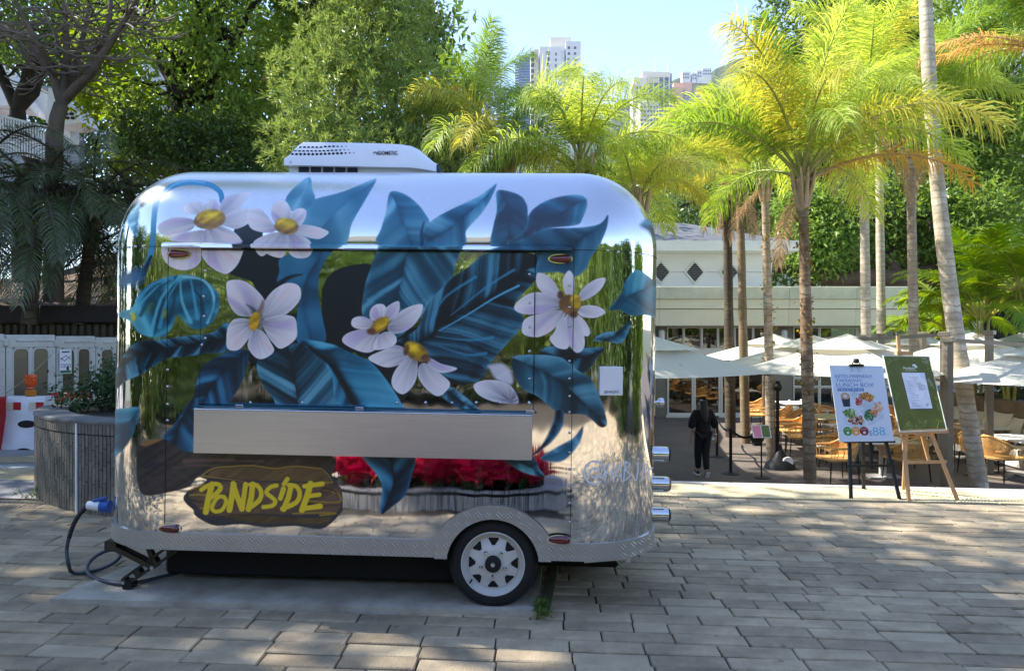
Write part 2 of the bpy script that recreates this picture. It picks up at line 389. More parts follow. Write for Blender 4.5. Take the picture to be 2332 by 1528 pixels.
def mural():
    # deep background darks
    fill('A', [(800, 490), (1050, 480), (1045, 580), (1060, 700), (1010, 800), (930, 760), (880, 670), (800, 640), (735, 612), (770, 580), (810, 540)], DK)
    fill('A', [(770, 370), (835, 318), (940, 380), (880, 480), (790, 480)], c3(30, 44, 56))
    fill('B', [(10, 760), (20, 690), (65, 620), (150, 580), (300, 570), (300, 700), (280, 900), (250, 1020), (180, 1080), (60, 1040), (15, 990)], DK)
    fill('A', [(850, 1100), (960, 950), (1150, 850), (1320, 1000), (1200, 1080), (1050, 1120), (950, 1180), (915, 1160)], DK)
    fill('B', [(180, 1050), (300, 960), (560, 930), (700, 880), (900, 1000), (960, 1180), (880, 1255), (740, 1250), (600, 1150), (470, 1380), (380, 1230), (290, 1120)], DK)
    # sprig and bud, far left
    stroke('A', [(250, 610), (285, 520), (300, 420), (308, 290), (328, 190), (400, 120), (500, 92), (620, 102), (690, 145), (702, 200)], 17, c3(62, 142, 182), 15, 1.6)
    stroke('A', [(340, 190), (410, 112), (500, 82), (600, 92)], 6, c3(112, 184, 214), 5, 1.5)
    stroke('A', [(248, 615), (290, 520)], 16, c3(14, 34, 44), 8, 2)
    leaf('A', [(150, 300), (222, 225), (215, 380), (202, 408), (172, 370)], [(220, 240), (195, 400)], SKYT, 3, .2, alpha=.9)
    fill('A', [(100, 640), (160, 595), (240, 590), (250, 650), (190, 695), (110, 700)], c3(38, 92, 132), 8, .85)
    # upright teal leaves, upper left
    leaf('A', [(1060, 520), (1340, 470), (1295, 560), (1265, 650), (1268, 760), (1290, 880), (1302, 1015), (1150, 1030), (1140, 860), (1165, 740), (1150, 690), (1030, 680), (1038, 610)], [(1300, 480), (1180, 700), (1220, 1020)], (c3(14, 46, 64), c3(30, 92, 124), c3(58, 128, 160)), 1.4, .03, .3, .02, .2, .05, contrast=.8)
    stroke('A', [(1040, 680), (1100, 640), (1170, 625)], 16, DK, 2, 5)
    leaf('A', [(1235, 188), (1400, 145), (1530, 92), (1598, 72), (1535, 190), (1455, 330), (1425, 440), (1330, 485), (1180, 470), (1080, 450), (1150, 330), (1185, 250), (1100, 235), (1060, 250)], [(1595, 75), (1400, 230), (1200, 440)], (c3(32, 88, 116), c3(60, 126, 154), c3(122, 182, 202)), 1.4, .03, .5, .02, .1, .15, contrast=.8)
    leaf('A', [(1068, 195), (1115, 125), (1207, 58), (1226, 130), (1240, 190), (1180, 260), (1090, 250)], [(1207, 60), (1170, 150), (1120, 250)], SKYT, 1.4, .04, .4, -.02, -.15, .1, contrast=.7)
    # middle twin leaves
    leaf('B', [(245, 860), (258, 700), (292, 590), (330, 500), (400, 430), (800, 440), (808, 500), (785, 560), (760, 650), (640, 780), (575, 880), (440, 995), (425, 900), (330, 870)], [(520, 420), (480, 620), (440, 800), (430, 960)], (c3(14, 50, 68), c3(38, 98, 122), c3(94, 160, 182)), 1.4, .085, 1.0, -.02, .35, .2)
    leaf('B', [(335, 445), (350, 360), (380, 260), (402, 148), (480, 155), (560, 212), (612, 280), (632, 330), (600, 450)], [(410, 155), (470, 290), (520, 440)], (c3(24, 72, 98), c3(58, 126, 156), c3(144, 196, 212)), 1.4, .07, .45, .02, .15, .15, contrast=1.0)
    leaf('B', [(600, 450), (590, 380), (645, 312), (750, 250), (900, 180), (975, 130), (1022, 98), (992, 180), (930, 275), (845, 370), (830, 450)], [(1015, 105), (860, 270), (620, 440)], (c3(20, 64, 90), c3(54, 118, 148), c3(128, 186, 204)), 1.4, .06, .6, .0, .25, .2, contrast=1.0)
    stroke('B', [(590, 440), (585, 380), (600, 320)], 12, c3(16, 62, 92), 3, 4)
    # great dark leaf
    leaf('B', [(450, 1010), (560, 940), (640, 780), (760, 650), (860, 580), (985, 495), (1250, 510), (1255, 640), (1180, 730), (1125, 800), (1165, 850), (1172, 920), (1060, 1050), (985, 1140), (945, 1215), (880, 1252), (780, 1235), (690, 1190), (640, 1110), (590, 1040)], [(590, 1010), (760, 880), (1000, 740), (1250, 560)], NAVY, 1.4, .10, .95, -.08, .55, .18, contrast=1.7)
    stroke('B', [(690, 950), (850, 860), (1010, 760), (1150, 690)], 3, c3(84, 164, 196), 7, 2)
    for q in ([(670, 985), (850, 1005), (1000, 990)], [(640, 900), (720, 760), (900, 640)], [(690, 1040), (850, 1090), (960, 1080)], [(760, 860), (960, 700), (1120, 600)]):
        stroke('B', q, 3, c3(58, 142, 178), 9, 4, .8)
    # upper right leaves
    leaf('B', [(955, 495), (1090, 440), (1180, 392), (1300, 358), (1500, 352), (1620, 330), (1667, 278), (1662, 350), (1625, 440), (1565, 530), (1540, 590), (1470, 640), (1380, 610), (1250, 610), (1240, 500)], [(1660, 290), (1500, 430), (1240, 500), (980, 490)], (c3(14, 48, 68), c3(38, 94, 122), c3(84, 150, 176)), 1.6, .05, .7, -.02, .3, .22, contrast=.9)
    leaf('B', [(988, 450), (1000, 350), (1022, 250), (1018, 150), (1060, 135), (1150, 162), (1190, 205), (1202, 260), (1192, 370), (1090, 445)], [(1040, 140), (1100, 280), (1080, 440)], PLUM, 1.4, .06, .6, -.1, .2, .3)
    leaf('B', [(1090, 440), (1185, 370), (1212, 270), (1300, 200), (1430, 165), (1520, 168), (1548, 212), (1520, 300), (1480, 340), (1300, 362), (1160, 432)], [(1540, 190), (1380, 270), (1100, 430)], PLUM, 1.4, .055, .7, -.08, .15, .35)
    # bell flower, left
    leaf('A', [(185, 810), (230, 720), (330, 658), (440, 628), (560, 640), (650, 690), (692, 760), (672, 870), (600, 935), (520, 930), (445, 858), (415, 920), (370, 982), (290, 988), (220, 960), (170, 900), (98, 862), (120, 838)], [(440, 640), (380, 760), (300, 980)], GREEN, 2.2, .045, -1.0, .0, .2, .2, contrast=1.4)
    for q, c in (([(445, 650), (350, 760), (290, 960)], c3(90, 178, 196)), ([(460, 660), (470, 780), (520, 900)], c3(104, 186, 204)), ([(480, 640), (600, 660), (660, 760), (620, 900)], c3(150, 210, 222)), ([(420, 650), (300, 680), (210, 780)], c3(70, 156, 190)), ([(430, 700), (420, 800), (390, 900)], c3(12, 56, 74)), ([(500, 680), (580, 760), (600, 860)], c3(12, 56, 80)), ([(400, 660), (300, 740), (230, 860)], c3(18, 70, 92)), ([(450, 660), (380, 780), (340, 930)], c3(60, 150, 176)), ([(520, 650), (540, 760), (560, 880)], c3(70, 160, 188)), ([(330, 690), (240, 780), (180, 850)], c3(80, 170, 196)), ([(620, 700), (650, 800), (600, 910)], c3(30, 100, 130))):
        stroke('A', q, 4, c, 12, 4, .85)
    blob('A', (370, 850), 14, 30, c3(150, 150, 60), .2, 4, .7); blob('A', (188, 870), 16, 30, c3(180, 160, 40), -.3, 3, .8); blob('A', (280, 820), 12, 36, c3(110, 140, 70), .5, 5, .6)
    # arm leaf and stems, left
    leaf('A', [(58, 1315), (80, 1200), (150, 1062), (230, 1010), (360, 1000), (520, 978), (650, 962), (740, 905), (745, 1062), (600, 1082), (480, 1102), (380, 1112), (240, 1200), (140, 1245)], [(65, 1300), (180, 1110), (400, 1050), (740, 990)], NAVY, 1.6, .12, -.9, -.05, .4, .3, contrast=1.7)
    leaf('A', [(545, 1290), (580, 1180), (660, 1110), (800, 1058), (862, 1080), (842, 1180), (800, 1290), (720, 1380), (550, 1380)], [(840, 1070), (700, 1200), (590, 1370)], (c3(10, 34, 48), c3(26, 82, 114), c3(72, 150, 184)), 1.6, .09, .9, -.08, .4, .1, contrast=1.5)
    leaf('C', [(1365, 20), (1372, 200), (1340, 395), (1190, 480), (1150, 445), (1125, 310), (1220, 190), (1320, 40)], [(1350, 30), (1240, 230), (1170, 460)], (c3(10, 34, 48), c3(28, 90, 124), c3(80, 160, 190)), 2.2, .07, .7, -.05, .5, .2)
    # leaf pair, bottom centre
    leaf('A', [(915, 1120), (1060, 1060), (1140, 1020), (1300, 1018), (1440, 1150), (1560, 1400), (1080, 1400), (1000, 1335), (930, 1240)], [(1090, 1040), (1120, 1200), (1150, 1400)], TEAL, 1.6, .10, -.8, -.02, .3, .1, contrast=1.6)
    leaf('B', [(-110, 1012), (60, 1025), (180, 1078), (292, 1130), (390, 1240), (475, 1375), (470, 1400), (120, 1400), (60, 1180)], [(-90, 1020), (60, 1120), (130, 1230), (230, 1390)], (c3(10, 44, 58), c3(32, 112, 142), c3(92, 178, 202)), 1.6, .07, .8, .02, .9, .2, contrast=1.2)
    stroke('B', [(-60, 1050), (50, 1130), (120, 1230), (200, 1380)], 10, c3(6, 22, 30), 16, 4)
    leaf('B', [(705, 1320), (750, 1275), (850, 1340), (930, 1420), (900, 1440), (800, 1400)], [(720, 1290), (910, 1420)], TEAL, 3, .1, .5)
    stroke('A', [(720, 1378), (1080, 1384), (1528, 1390)], 12, c3(30, 96, 128), 12, 4, .8)
    # leaves on the right-hand end
    leaf('B', [(1268, 1072), (1330, 1040), (1420, 1055), (1530, 1050), (1648, 1052), (1600, 1112), (1545, 1188), (1490, 1182), (1400, 1112), (1300, 1092)], [(1640, 1058), (1480, 1110), (1290, 1075)], NAVY, 1.6, .08, .7, .0, .4, .2)
    leaf('B', [(1112, 1105), (1270, 1090), (1400, 1108), (1490, 1180), (1562, 1222), (1605, 1300), (1642, 1400), (1662, 1490), (1620, 1508), (1540, 1440), (1440, 1432), (1370, 1420), (1262, 1332), (1180, 1290), (1130, 1220)], [(1120, 1110), (1340, 1210), (1500, 1340), (1645, 1495)], TEAL, 1.4, .05, .8, .04, .25, .2, contrast=1.2)
    leaf('B', [(1672, 825), (1740, 740), (1770, 660), (1830, 600), (1885, 622), (1935, 660), (1975, 680), (1975, 860), (1940, 872), (1880, 860), (1800, 862), (1740, 832)], [(1690, 820), (1800, 740), (1960, 680)], GREEN, 1.6, .06, .7, -.05, .3, .2)
    leaf('B', [(1582, 1005), (1640, 962), (1722, 950), (1802, 893), (1782, 960), (1742, 1022), (1660, 1012)], [(1590, 1000), (1700, 985), (1795, 905)], TEAL, 1.6, .08, .6)
    leaf('B', [(1850, 340), (1890, 300), (1940, 330), (1950, 430), (1900, 380)], [(1860, 340), (1940, 400)], TEAL, 4, .08, alpha=.75)
    leaf('D', [(1388, 365), (1450, 300), (1515, 170), (1535, 90), (1582, 105), (1572, 200), (1512, 285), (1450, 335), (1400, 370)], [(1560, 100), (1500, 260), (1395, 365)], NAVY, 2.4, .05, .5, -.1, .3, .4)
    leaf('D', [(1440, 392), (1520, 330), (1640, 262), (1702, 188), (1692, 270), (1642, 350), (1560, 412)], [(1695, 200), (1600, 330), (1450, 390)], SKYT, 2.4, .06, .7, -.1, .2, .2)
    leaf('D', [(1200, 380), (1390, 380), (1430, 450), (1467, 502), (1380, 490), (1290, 452)], [(1220, 390), (1350, 430), (1460, 500)], TEAL, 2, .07, .7, .0, .3, .2)
    leaf('D', [(350, 360), (648, 360), (642, 500), (600, 620), (520, 690), (460, 735), (448, 690), (462, 570), (430, 490)], [(520, 370), (530, 540), (462, 725)], (c3(8, 30, 44), c3(30, 96, 130), c3(84, 166, 196)), 2, .05, -.9, -.06, .3, .3)
    leaf('C', [(765, 300), (788, 115), (900, 88), (968, 92), (952, 200), (900, 322), (830, 402), (765, 418)], [(960, 100), (860, 240), (775, 410)], GREEN, 2, .06, .8, -.05, .2, .2, contrast=1.5)
    # log and painted name board
    fill(None, [(311, 1065), (313, 1016), (345, 1004), (375, 1000), (400, 1015), (440, 1030), (640, 1030), (758, 1036), (752, 1086), (700, 1080), (600, 1084), (480, 1092), (452, 1086), (430, 1108), (390, 1120), (330, 1128), (314, 1100)], c3(56, 50, 50), 2, 1, 4, .5)
    fill(None, [(318, 1010), (345, 1001), (372, 999), (350, 1010), (330, 1016)], c3(150, 104, 62), 1.5)
    for (x0, y0, x1, w, c) in ((420, 1050, 600, 5, (104, 84, 74)), (400, 1062, 520, 4, (96, 78, 68)), (540, 1044, 740, 5, (36, 34, 36)), (330, 1060, 420, 6, (44, 42, 48)), (340, 1090, 430, 5, (64, 58, 56)), (600, 1062, 740, 5, (66, 54, 44))):
        stroke(None, [(x0, y0), ((x0+x1)/2, y0-3), (x1, y0+1)], w, c3(*c), 1, 4, .9)
    fill('P', [(198, 490), (270, 400), (420, 330), (480, 270), (425, 228), (560, 140), (800, 112), (1040, 102), (1300, 138), (1550, 108), (1880, 142), (2000, 230), (2065, 330), (2115, 430), (2122, 640), (2080, 695), (2000, 785), (1850, 872), (1550, 832), (1200, 850), (900, 812), (600, 832), (420, 762), (330, 695), (318, 640), (240, 572)], c3(52, 52, 60), 1.2, 1, 3, .2)
    fill('P', [(500, 232), (560, 160), (800, 132), (1040, 122), (1300, 158), (1550, 128), (1860, 162), (1960, 260), (1880, 300), (1300, 290), (900, 275), (650, 245)], c3(104, 82, 50), 1, 1, 3, .25)
    fill('P', [(290, 440), (420, 350), (640, 300), (1000, 300), (1500, 310), (2040, 330), (2100, 450), (2100, 560), (2060, 660), (1850, 690), (1300, 690), (900, 690), (560, 720), (430, 690), (400, 620), (300, 540)], c3(98, 74, 58), 1.2, 1, 3, .3)
    fill('P', [(700, 720), (900, 690), (1300, 720), (1800, 740), (1980, 720), (1900, 810), (1500, 800), (1100, 800), (850, 760)], c3(88, 70, 40), 2, 1, 3, .3)
    YB = c3(164, 128, 44)
    for pts, w0, w1 in (([(420, 228), (560, 140), (800, 116), (1040, 106), (1300, 142), (1550, 114), (1870, 146)], 9, 9), ([(425, 230), (640, 258), (930, 292)], 11, 3), ([(1880, 150), (1950, 220), (1990, 290)], 7, 5), ([(280, 405), (400, 352), (470, 335)], 8, 10), ([(275, 462), (360, 455), (460, 460)], 10, 14), ([(400, 625), (450, 610), (520, 590)], 8, 16), ([(1880, 310), (2000, 305)], 14, 10), ([(2000, 420), (2080, 460), (2090, 540), (1900, 545), (1700, 530)], 12, 8), ([(1520, 685), (1800, 675), (2040, 680), (1850, 705)], 10, 12), ([(1900, 400), (2050, 395)], 5, 3)):
        stroke('P', pts, w0, YB, w1, 1.2)
    for pts, w0 in (([(300, 520), (400, 545), (460, 540)], 14), ([(1880, 380), (2000, 400), (2070, 470)], 12), ([(1700, 570), (1900, 590), (2080, 580)], 10), ([(560, 720), (760, 740), (1000, 700), (1350, 690)], 8), ([(760, 705), (1200, 692), (1500, 730)], 6)):
        stroke('P', pts, w0, c3(58, 44, 36), 3, 2)
    YL = c3(238, 206, 40)
    for pts, w0, w1 in (([(545, 330), (505, 480), (470, 665)], 36, 36), ([(415, 398), (520, 335), (610, 328), (650, 372), (600, 440), (510, 505)], 26, 30),
                        ([(690, 480), (715, 540), (670, 635), (590, 660), (545, 620), (580, 530), (640, 478), (690, 490)], 24, 24),
                        ([(805, 330), (785, 480), (755, 640)], 36, 36), ([(800, 320), (850, 480), (905, 620)], 30, 36), ([(950, 330), (930, 480), (905, 630)], 30, 32),
                        ([(1035, 330), (1020, 480), (985, 630)], 34, 36), ([(1005, 335), (1090, 345), (1140, 430), (1110, 530), (985, 620)], 26, 30),
                        ([(1325, 345), (1250, 365), (1200, 430), (1270, 490), (1310, 540), (1270, 590), (1165, 605)], 26, 26),
                        ([(1408, 385), (1370, 500)], 32, 30), ([(1455, 268), (1412, 328)], 28, 26),
                        ([(1500, 345), (1470, 480), (1410, 630)], 32, 34), ([(1470, 340), (1560, 355), (1605, 440), (1560, 550), (1395, 625)], 26, 30),
                        ([(1735, 325), (1690, 480), (1630, 640)], 38, 36), ([(1660, 355), (1875, 325)], 28, 30), ([(1710, 475), (1840, 455)], 26, 28), ([(1640, 625), (1850, 595)], 28, 34)):
        stroke('P', pts, w0, YL, w1, 1.0, sm=3 if len(pts) > 3 else 1)
    # flowers
    b = (610, 320)
    for pts in ([(540, 310), (430, 290), (340, 330), (332, 370), (380, 400), (520, 370)], [(560, 280), (480, 260), (500, 210), (560, 200), (620, 230), (630, 280)], [(620, 260), (620, 200), (660, 190), (690, 230), (690, 270)],
                [(690, 270), (700, 200), (760, 160), (872, 150), (830, 200), (800, 250), (730, 290)], [(690, 330), (740, 270), (830, 240), (880, 260), (865, 320), (790, 360), (720, 345)],
                [(520, 375), (420, 400), (410, 430), (600, 435), (600, 370)], [(600, 370), (660, 335), (760, 370), (812, 420), (800, 440), (600, 440)]):
        petal('A', pts, b)
    petal('A', [(350, 500), (380, 455), (590, 455), (590, 520), (550, 580), (470, 600), (390, 570)], (560, 380), shade=.5)
    petal('A', [(590, 470), (810, 470), (812, 540), (770, 600), (720, 622), (640, 580), (592, 520)], (640, 400), shade=.7)
    yolk('A', (630, 308), 88, 50, -.15)
    b = (1075, 350)
    for pts in ([(1000, 330), (930, 250), (860, 250), (848, 310), (880, 365), (980, 385), (1020, 360)], [(1010, 330), (985, 250), (1020, 200), (1070, 200), (1100, 250), (1100, 320)], [(1110, 320), (1105, 270), (1150, 240), (1190, 255), (1180, 310), (1140, 350)],
                [(1130, 340), (1220, 340), (1315, 372), (1305, 400), (1250, 420), (1140, 385)], [(1010, 380), (920, 410), (880, 450), (930, 520), (980, 490), (1040, 400)], [(1020, 390), (960, 450), (950, 490), (1000, 522), (1060, 525), (1080, 460), (1075, 390)],
                [(1080, 390), (1080, 470), (1120, 525), (1190, 530), (1225, 500), (1220, 440), (1150, 390)]):
        petal('A', pts, b)
    yolk('A', (1075, 348), 66, 42, .1)
    b = (900, 900)
    for pts in ([(740, 665), (830, 662), (912, 720), (958, 790), (930, 860), (880, 868), (800, 860), (750, 800), (735, 730)], [(950, 885), (945, 800), (1000, 720), (1080, 675), (1150, 690), (1162, 760), (1110, 830), (1040, 872)],
                [(945, 890), (1040, 862), (1122, 870), (1140, 930), (1132, 1000), (1050, 1055), (1000, 1020), (960, 960)], [(890, 940), (950, 960), (990, 1020), (1008, 1070), (950, 1112), (900, 1105), (858, 1050), (862, 1000)],
                [(875, 890), (790, 880), (745, 920), (732, 990), (740, 1055), (800, 1062), (850, 1010), (885, 950)]):
        petal('A', pts, b)
    stroke('A', [(905, 870), (890, 830), (850, 800)], 18, c3(50, 50, 70), 3, 5, .7); stroke('A', [(915, 860), (935, 820), (945, 780)], 20, c3(120, 84, 60), 6, 5, .7)
    blob('A', (895, 895), 30, 55, c3(196, 148, 30), .25, 2, 1, .4); blob('A', (935, 900), 14, 46, c3(150, 140, 140), .1, 4, .8)
    b = (350, 930)
    for pts in ([(300, 890), (288, 840), (320, 800), (370, 800), (392, 850), (370, 895)], [(370, 885), (380, 820), (450, 778), (462, 810), (450, 850), (400, 895)], [(395, 920), (450, 850), (520, 810), (592, 798), (582, 860), (530, 930), (450, 968), (400, 955)],
                [(310, 930), (230, 942), (183, 920), (190, 880), (240, 866), (300, 890)], [(310, 940), (220, 945), (150, 970), (128, 1010), (180, 1050), (270, 1078), (330, 1050), (345, 970)], [(350, 970), (400, 955), (438, 980), (442, 1020), (400, 1050), (320, 1062), (310, 1030)]):
        petal('B', pts, b)
    yolk('B', (345, 920), 58, 34, -.7, (-.2, .3)); blob('B', (298, 955), 26, 18, c3(96, 60, 40), .2, 3)
    b = (565, 1075)
    for pts in ([(500, 1060), (440, 1033), (370, 1060), (283, 1100), (300, 1130), (380, 1162), (450, 1150), (510, 1110)], [(515, 1090), (440, 1170), (413, 1240), (430, 1290), (480, 1318), (530, 1280), (562, 1210), (560, 1110)],
                [(575, 1150), (570, 1220), (620, 1290), (680, 1328), (730, 1300), (752, 1250), (700, 1200), (620, 1140)], [(620, 1100), (700, 1140), (792, 1165), (760, 1187), (690, 1192), (630, 1150)]):
        petal('B', pts, b)
    yolk('B', (560, 1072), 72, 46, .6, (.2, .3)); blob('B', (612, 1110), 26, 22, c3(110, 72, 52), .2, 3); blob('B', (500, 1060), 16, 32, c3(110, 76, 50), .2, 3)
    petal('B', [(890, 1262), (960, 1235), (1060, 1245), (1122, 1290), (1148, 1366), (1080, 1372), (980, 1352), (910, 1312)], (1100, 1360))
    fill('B', [(970, 1150), (1060, 1140), (1110, 1200), (1108, 1262), (1020, 1232), (985, 1180)], c3(206, 202, 210), 3, .75)
    b = (1445, 800)
    for pts in ([(1395, 745), (1340, 650), (1260, 615), (1252, 680), (1290, 730), (1385, 775)], [(1425, 745), (1405, 660), (1440, 600), (1472, 650), (1465, 745)], [(1495, 780), (1510, 720), (1580, 660), (1648, 643), (1640, 690), (1580, 750)],
                [(1490, 825), (1540, 803), (1610, 810), (1652, 845), (1590, 876), (1510, 865)], [(1470, 850), (1530, 890), (1562, 950), (1550, 982), (1510, 960)], [(1450, 850), (1500, 900), (1532, 1000), (1520, 1062), (1480, 1077), (1440, 1030), (1400, 960), (1410, 880)],
                [(1390, 850), (1360, 950), (1328, 1000), (1380, 1052), (1442, 1040), (1420, 890)], [(1410, 830), (1280, 850), (1190, 880), (1168, 930), (1180, 972), (1260, 987), (1340, 950), (1410, 870)], [(1400, 775), (1300, 730), (1200, 740), (1123, 810), (1160, 850), (1260, 852), (1400, 815)]):
        petal('B', pts, b, shade=.7)
    blob('B', (1445, 798), 62, 56, c3(128, 88, 50), .3, 2, 1, .4); blob('B', (1480, 780), 30, 42, c3(208, 166, 36), -.3, 3, 1, .3); blob('B', (1392, 742), 18, 24, c3(90, 56, 40), .2, 3); blob('B', (1465, 858), 24, 16, c3(100, 60, 40), .2, 3)
    # hand lettered handle
    WH = c3(226, 226, 230)
    ring = lambda cx, cy, rx, ry, a0, a1, n=14: [(cx+rx*math.cos(t), cy+ry*math.sin(t)) for t in np.linspace(a0, a1, n)]
    for pts in (ring(180, 1050, 78, 86, .9, 6.1), ring(178, 1052, 34, 34, 0, 6.28), [(214, 1015), (208, 1080), (240, 1085), (262, 1040)]): stroke('E', pts, 8, WH, 8, 1)
    for pts in ([(288, 985), (255, 1118)], [(325, 985), (300, 1112)], [(265, 1052), (320, 1050)], [(322, 1122), (368, 985), (382, 1116)], [(340, 1075), (385, 1070)], [(415, 965), (400, 1112)], [(412, 968), (448, 985), (415, 1030), (452, 1070), (402, 1112)], [(460, 1108), (463, 1112)], [(512, 975), (500, 1098), (482, 1100), (478, 1080)], [(552, 975), (538, 1112)], [(552, 978), (582, 1005), (545, 1050)], [(618, 1015), (592, 1030), (586, 1085), (612, 1090), (616, 1055)]):
        stroke('E', pts, 7, WH, 6, 1, .9)
mural()
MW, MH = 2300, 1340
ss, tt = np.meshgrid(S0+(np.arange(MW)+.5)/MW*(S1-S0), T0+(np.arange(MH)+.5)/MH*(T1-T0))
bx, by, bz = body_pt(ss, tt)
Mt = np.array(TM); wx = Mt[0, 0]*bx+Mt[0, 1]*by+Mt[0, 2]*bz+Mt[0, 3]; wy = Mt[1, 0]*bx+Mt[1, 1]*by+Mt[1, 2]*bz+Mt[1, 3]; wz = Mt[2, 0]*bx+Mt[2, 1]*by+Mt[2, 2]*bz+Mt[2, 3]
gx = ((CX+F*wx/wy)-CV.x0)*CV.k-.5; gy = ((CY-F*(wz-EYE)/wy)-CV.y0)*CV.k-.5
ix = np.clip(np.floor(gx).astype(int), 0, CV.w-2); iy = np.clip(np.floor(gy).astype(int), 0, CV.h-2)
fx = np.clip(gx-ix, 0, 1)[..., None].astype(np.float32); fy = np.clip(gy-iy, 0, 1)[..., None].astype(np.float32)
full = np.concatenate([CV.rgb, CV.a[..., None]], 2)
tex = (full[iy, ix]*(1-fx)+full[iy, ix+1]*fx)*(1-fy)+(full[iy+1, ix]*(1-fx)+full[iy+1, ix+1]*fx)*fy
out = (gx < 0) | (gy < 0) | (gx > CV.w-1) | (gy > CV.h-1)
# the far halves of the ends and the roof carry no paint
nx = np.gradient(bx, axis=1); tex[..., 3] = np.where(out, 0, tex[..., 3])
img = bpy.data.images.new('mural_paint', MW, MH, alpha=True, float_buffer=False)
img.alpha_mode = 'CHANNEL_PACKED'
img.pixels.foreach_set(tex.astype(np.float32).ravel()); img.update(); img.pack()
del full, tex, gx, gy, wx, wy, wz, bx, by, bz, fx, fy, ix, iy, ss, tt

def shell_mat():
    m = bpy.data.materials.new('polished_aluminium_mural'); m.use_nodes = True; nt = m.node_tree; L = nt.links.new
    b = nt.nodes['Principled BSDF']; o = nt.nodes['Material Output']
    ti = N(nt, 'ShaderNodeTexImage'); ti.image = img; ti.extension = 'CLIP'; ti.interpolation = 'Cubic'
    uv = N(nt, 'ShaderNodeUVMap'); uv.uv_map = 'UVMap'; L(uv.outputs[0], ti.inputs[0])
    tc = N(nt, 'ShaderNodeTexCoord')
    # paint
    b.inputs['Roughness'].default_value = .38; b.inputs['Specular IOR Level'].default_value = .5; L(ti.outputs['Color'], b.inputs['Base Color'])
    # metal: slightly wavy sheet with fine brushing and smears
    g = N(nt, 'ShaderNodeBsdfPrincipled'); g.inputs['Metallic'].default_value = 1.
    g.inputs['Base Color'].default_value = (.70, .70, .71, 1)
    n0 = N(nt, 'ShaderNodeTexNoise', Scale=2.2, Detail=5.0); L(tc.outputs['Object'], n0.inputs['Vector'])
    r = N(nt, 'ShaderNodeMapRange'); r.inputs[1].default_value = .35; r.inputs[2].default_value = .75; r.inputs[3].default_value = .012; r.inputs[4].default_value = .07; L(n0.outputs[0], r.inputs[0])
    mp = N(nt, 'ShaderNodeMapping'); mp.inputs['Scale'].default_value = (3, 3, 1.2); L(tc.outputs['Object'], mp.inputs[0])
    n1 = N(nt, 'ShaderNodeTexNoise', Scale=1.3, Detail=1.5); L(mp.outputs[0], n1.inputs['Vector'])
    mp2 = N(nt, 'ShaderNodeMapping'); mp2.inputs['Scale'].default_value = (90, 90, 2.5); L(tc.outputs['Object'], mp2.inputs[0])
    n2 = N(nt, 'ShaderNodeTexNoise', Scale=1., Detail=2.0); L(mp2.outputs[0], n2.inputs['Vector'])
    b1 = N(nt, 'ShaderNodeBump', Strength=.35, Distance=.012); L(n1.outputs[0], b1.inputs['Height'])
    b2 = N(nt, 'ShaderNodeBump', Strength=.06, Distance=.0012); L(n2.outputs[0], b2.inputs['Height']); L(b1.outputs[0], b2.inputs['Normal'])
    L(b2.outputs[0], g.inputs['Normal'])
    sep = N(nt, 'ShaderNodeSeparateXYZ'); L(tc.outputs['Object'], sep.inputs[0])
    # the roof sheet is brushed, the walls polished; road film and dried runs low down
    rz = N(nt, 'ShaderNodeMapRange', interpolation_type='SMOOTHSTEP'); rz.inputs[1].default_value = 2.26; rz.inputs[2].default_value = 2.40; rz.inputs[4].default_value = .26; L(sep.outputs[2], rz.inputs[0])
    ra = N(nt, 'ShaderNodeMath', operation='ADD'); L(r.outputs[0], ra.inputs[0]); L(rz.outputs[0], ra.inputs[1]); L(ra.outputs[0], g.inputs['Roughness'])
    n3 = N(nt, 'ShaderNodeTexNoise', Scale=3.2, Detail=7., Roughness=.7); mp3 = N(nt, 'ShaderNodeMapping'); mp3.inputs['Scale'].default_value = (2.6, 2.6, .8); L(tc.outputs['Object'], mp3.inputs[0]); L(mp3.outputs[0], n3.inputs['Vector'])
    dz = N(nt, 'ShaderNodeMapRange'); dz.inputs[1].default_value = 1.3; dz.inputs[2].default_value = .35; dz.inputs[3].default_value = .12; dz.inputs[4].default_value = .75; L(sep.outputs[2], dz.inputs[0])
    dn = N(nt, 'ShaderNodeMapRange'); dn.inputs[1].default_value = .5; dn.inputs[2].default_value = .72; L(n3.outputs[0], dn.inputs[0])
    dm = N(nt, 'ShaderNodeMath', operation='MULTIPLY'); L(dz.outputs[0], dm.inputs[0]); L(dn.outputs[0], dm.inputs[1])
    film = N(nt, 'ShaderNodeBsdfDiffuse'); film.inputs[0].default_value = lin((150, 138, 120))+(1,); fm = N(nt, 'ShaderNodeMath', operation='MULTIPLY'); fm.inputs[1].default_value = .45; L(dm.outputs[0], fm.inputs[0])
    gm_ = N(nt, 'ShaderNodeMixShader'); L(fm.outputs[0], gm_.inputs[0]); L(g.outputs[0], gm_.inputs[1]); L(film.outputs[0], gm_.inputs[2])
    mx = N(nt, 'ShaderNodeMixShader'); L(ti.outputs['Alpha'], mx.inputs[0]); L(gm_.outputs[0], mx.inputs[1]); L(b.outputs[0], mx.inputs[2]); L(mx.outputs[0], o.inputs[0])
    return m
SHELL = shell_mat()
def uvst(s, t): return np.stack([(s-S0)/(S1-S0), (t-T0)/(T1-T0)], -1)
trailer = thing('food_trailer', 'polished silver food trailer painted with white flowers and teal leaves', 'food trailer')
trailer.matrix_world = TM
WC = TL(1122, 1287); WR = .26                                 # wheel hub, tyre radius
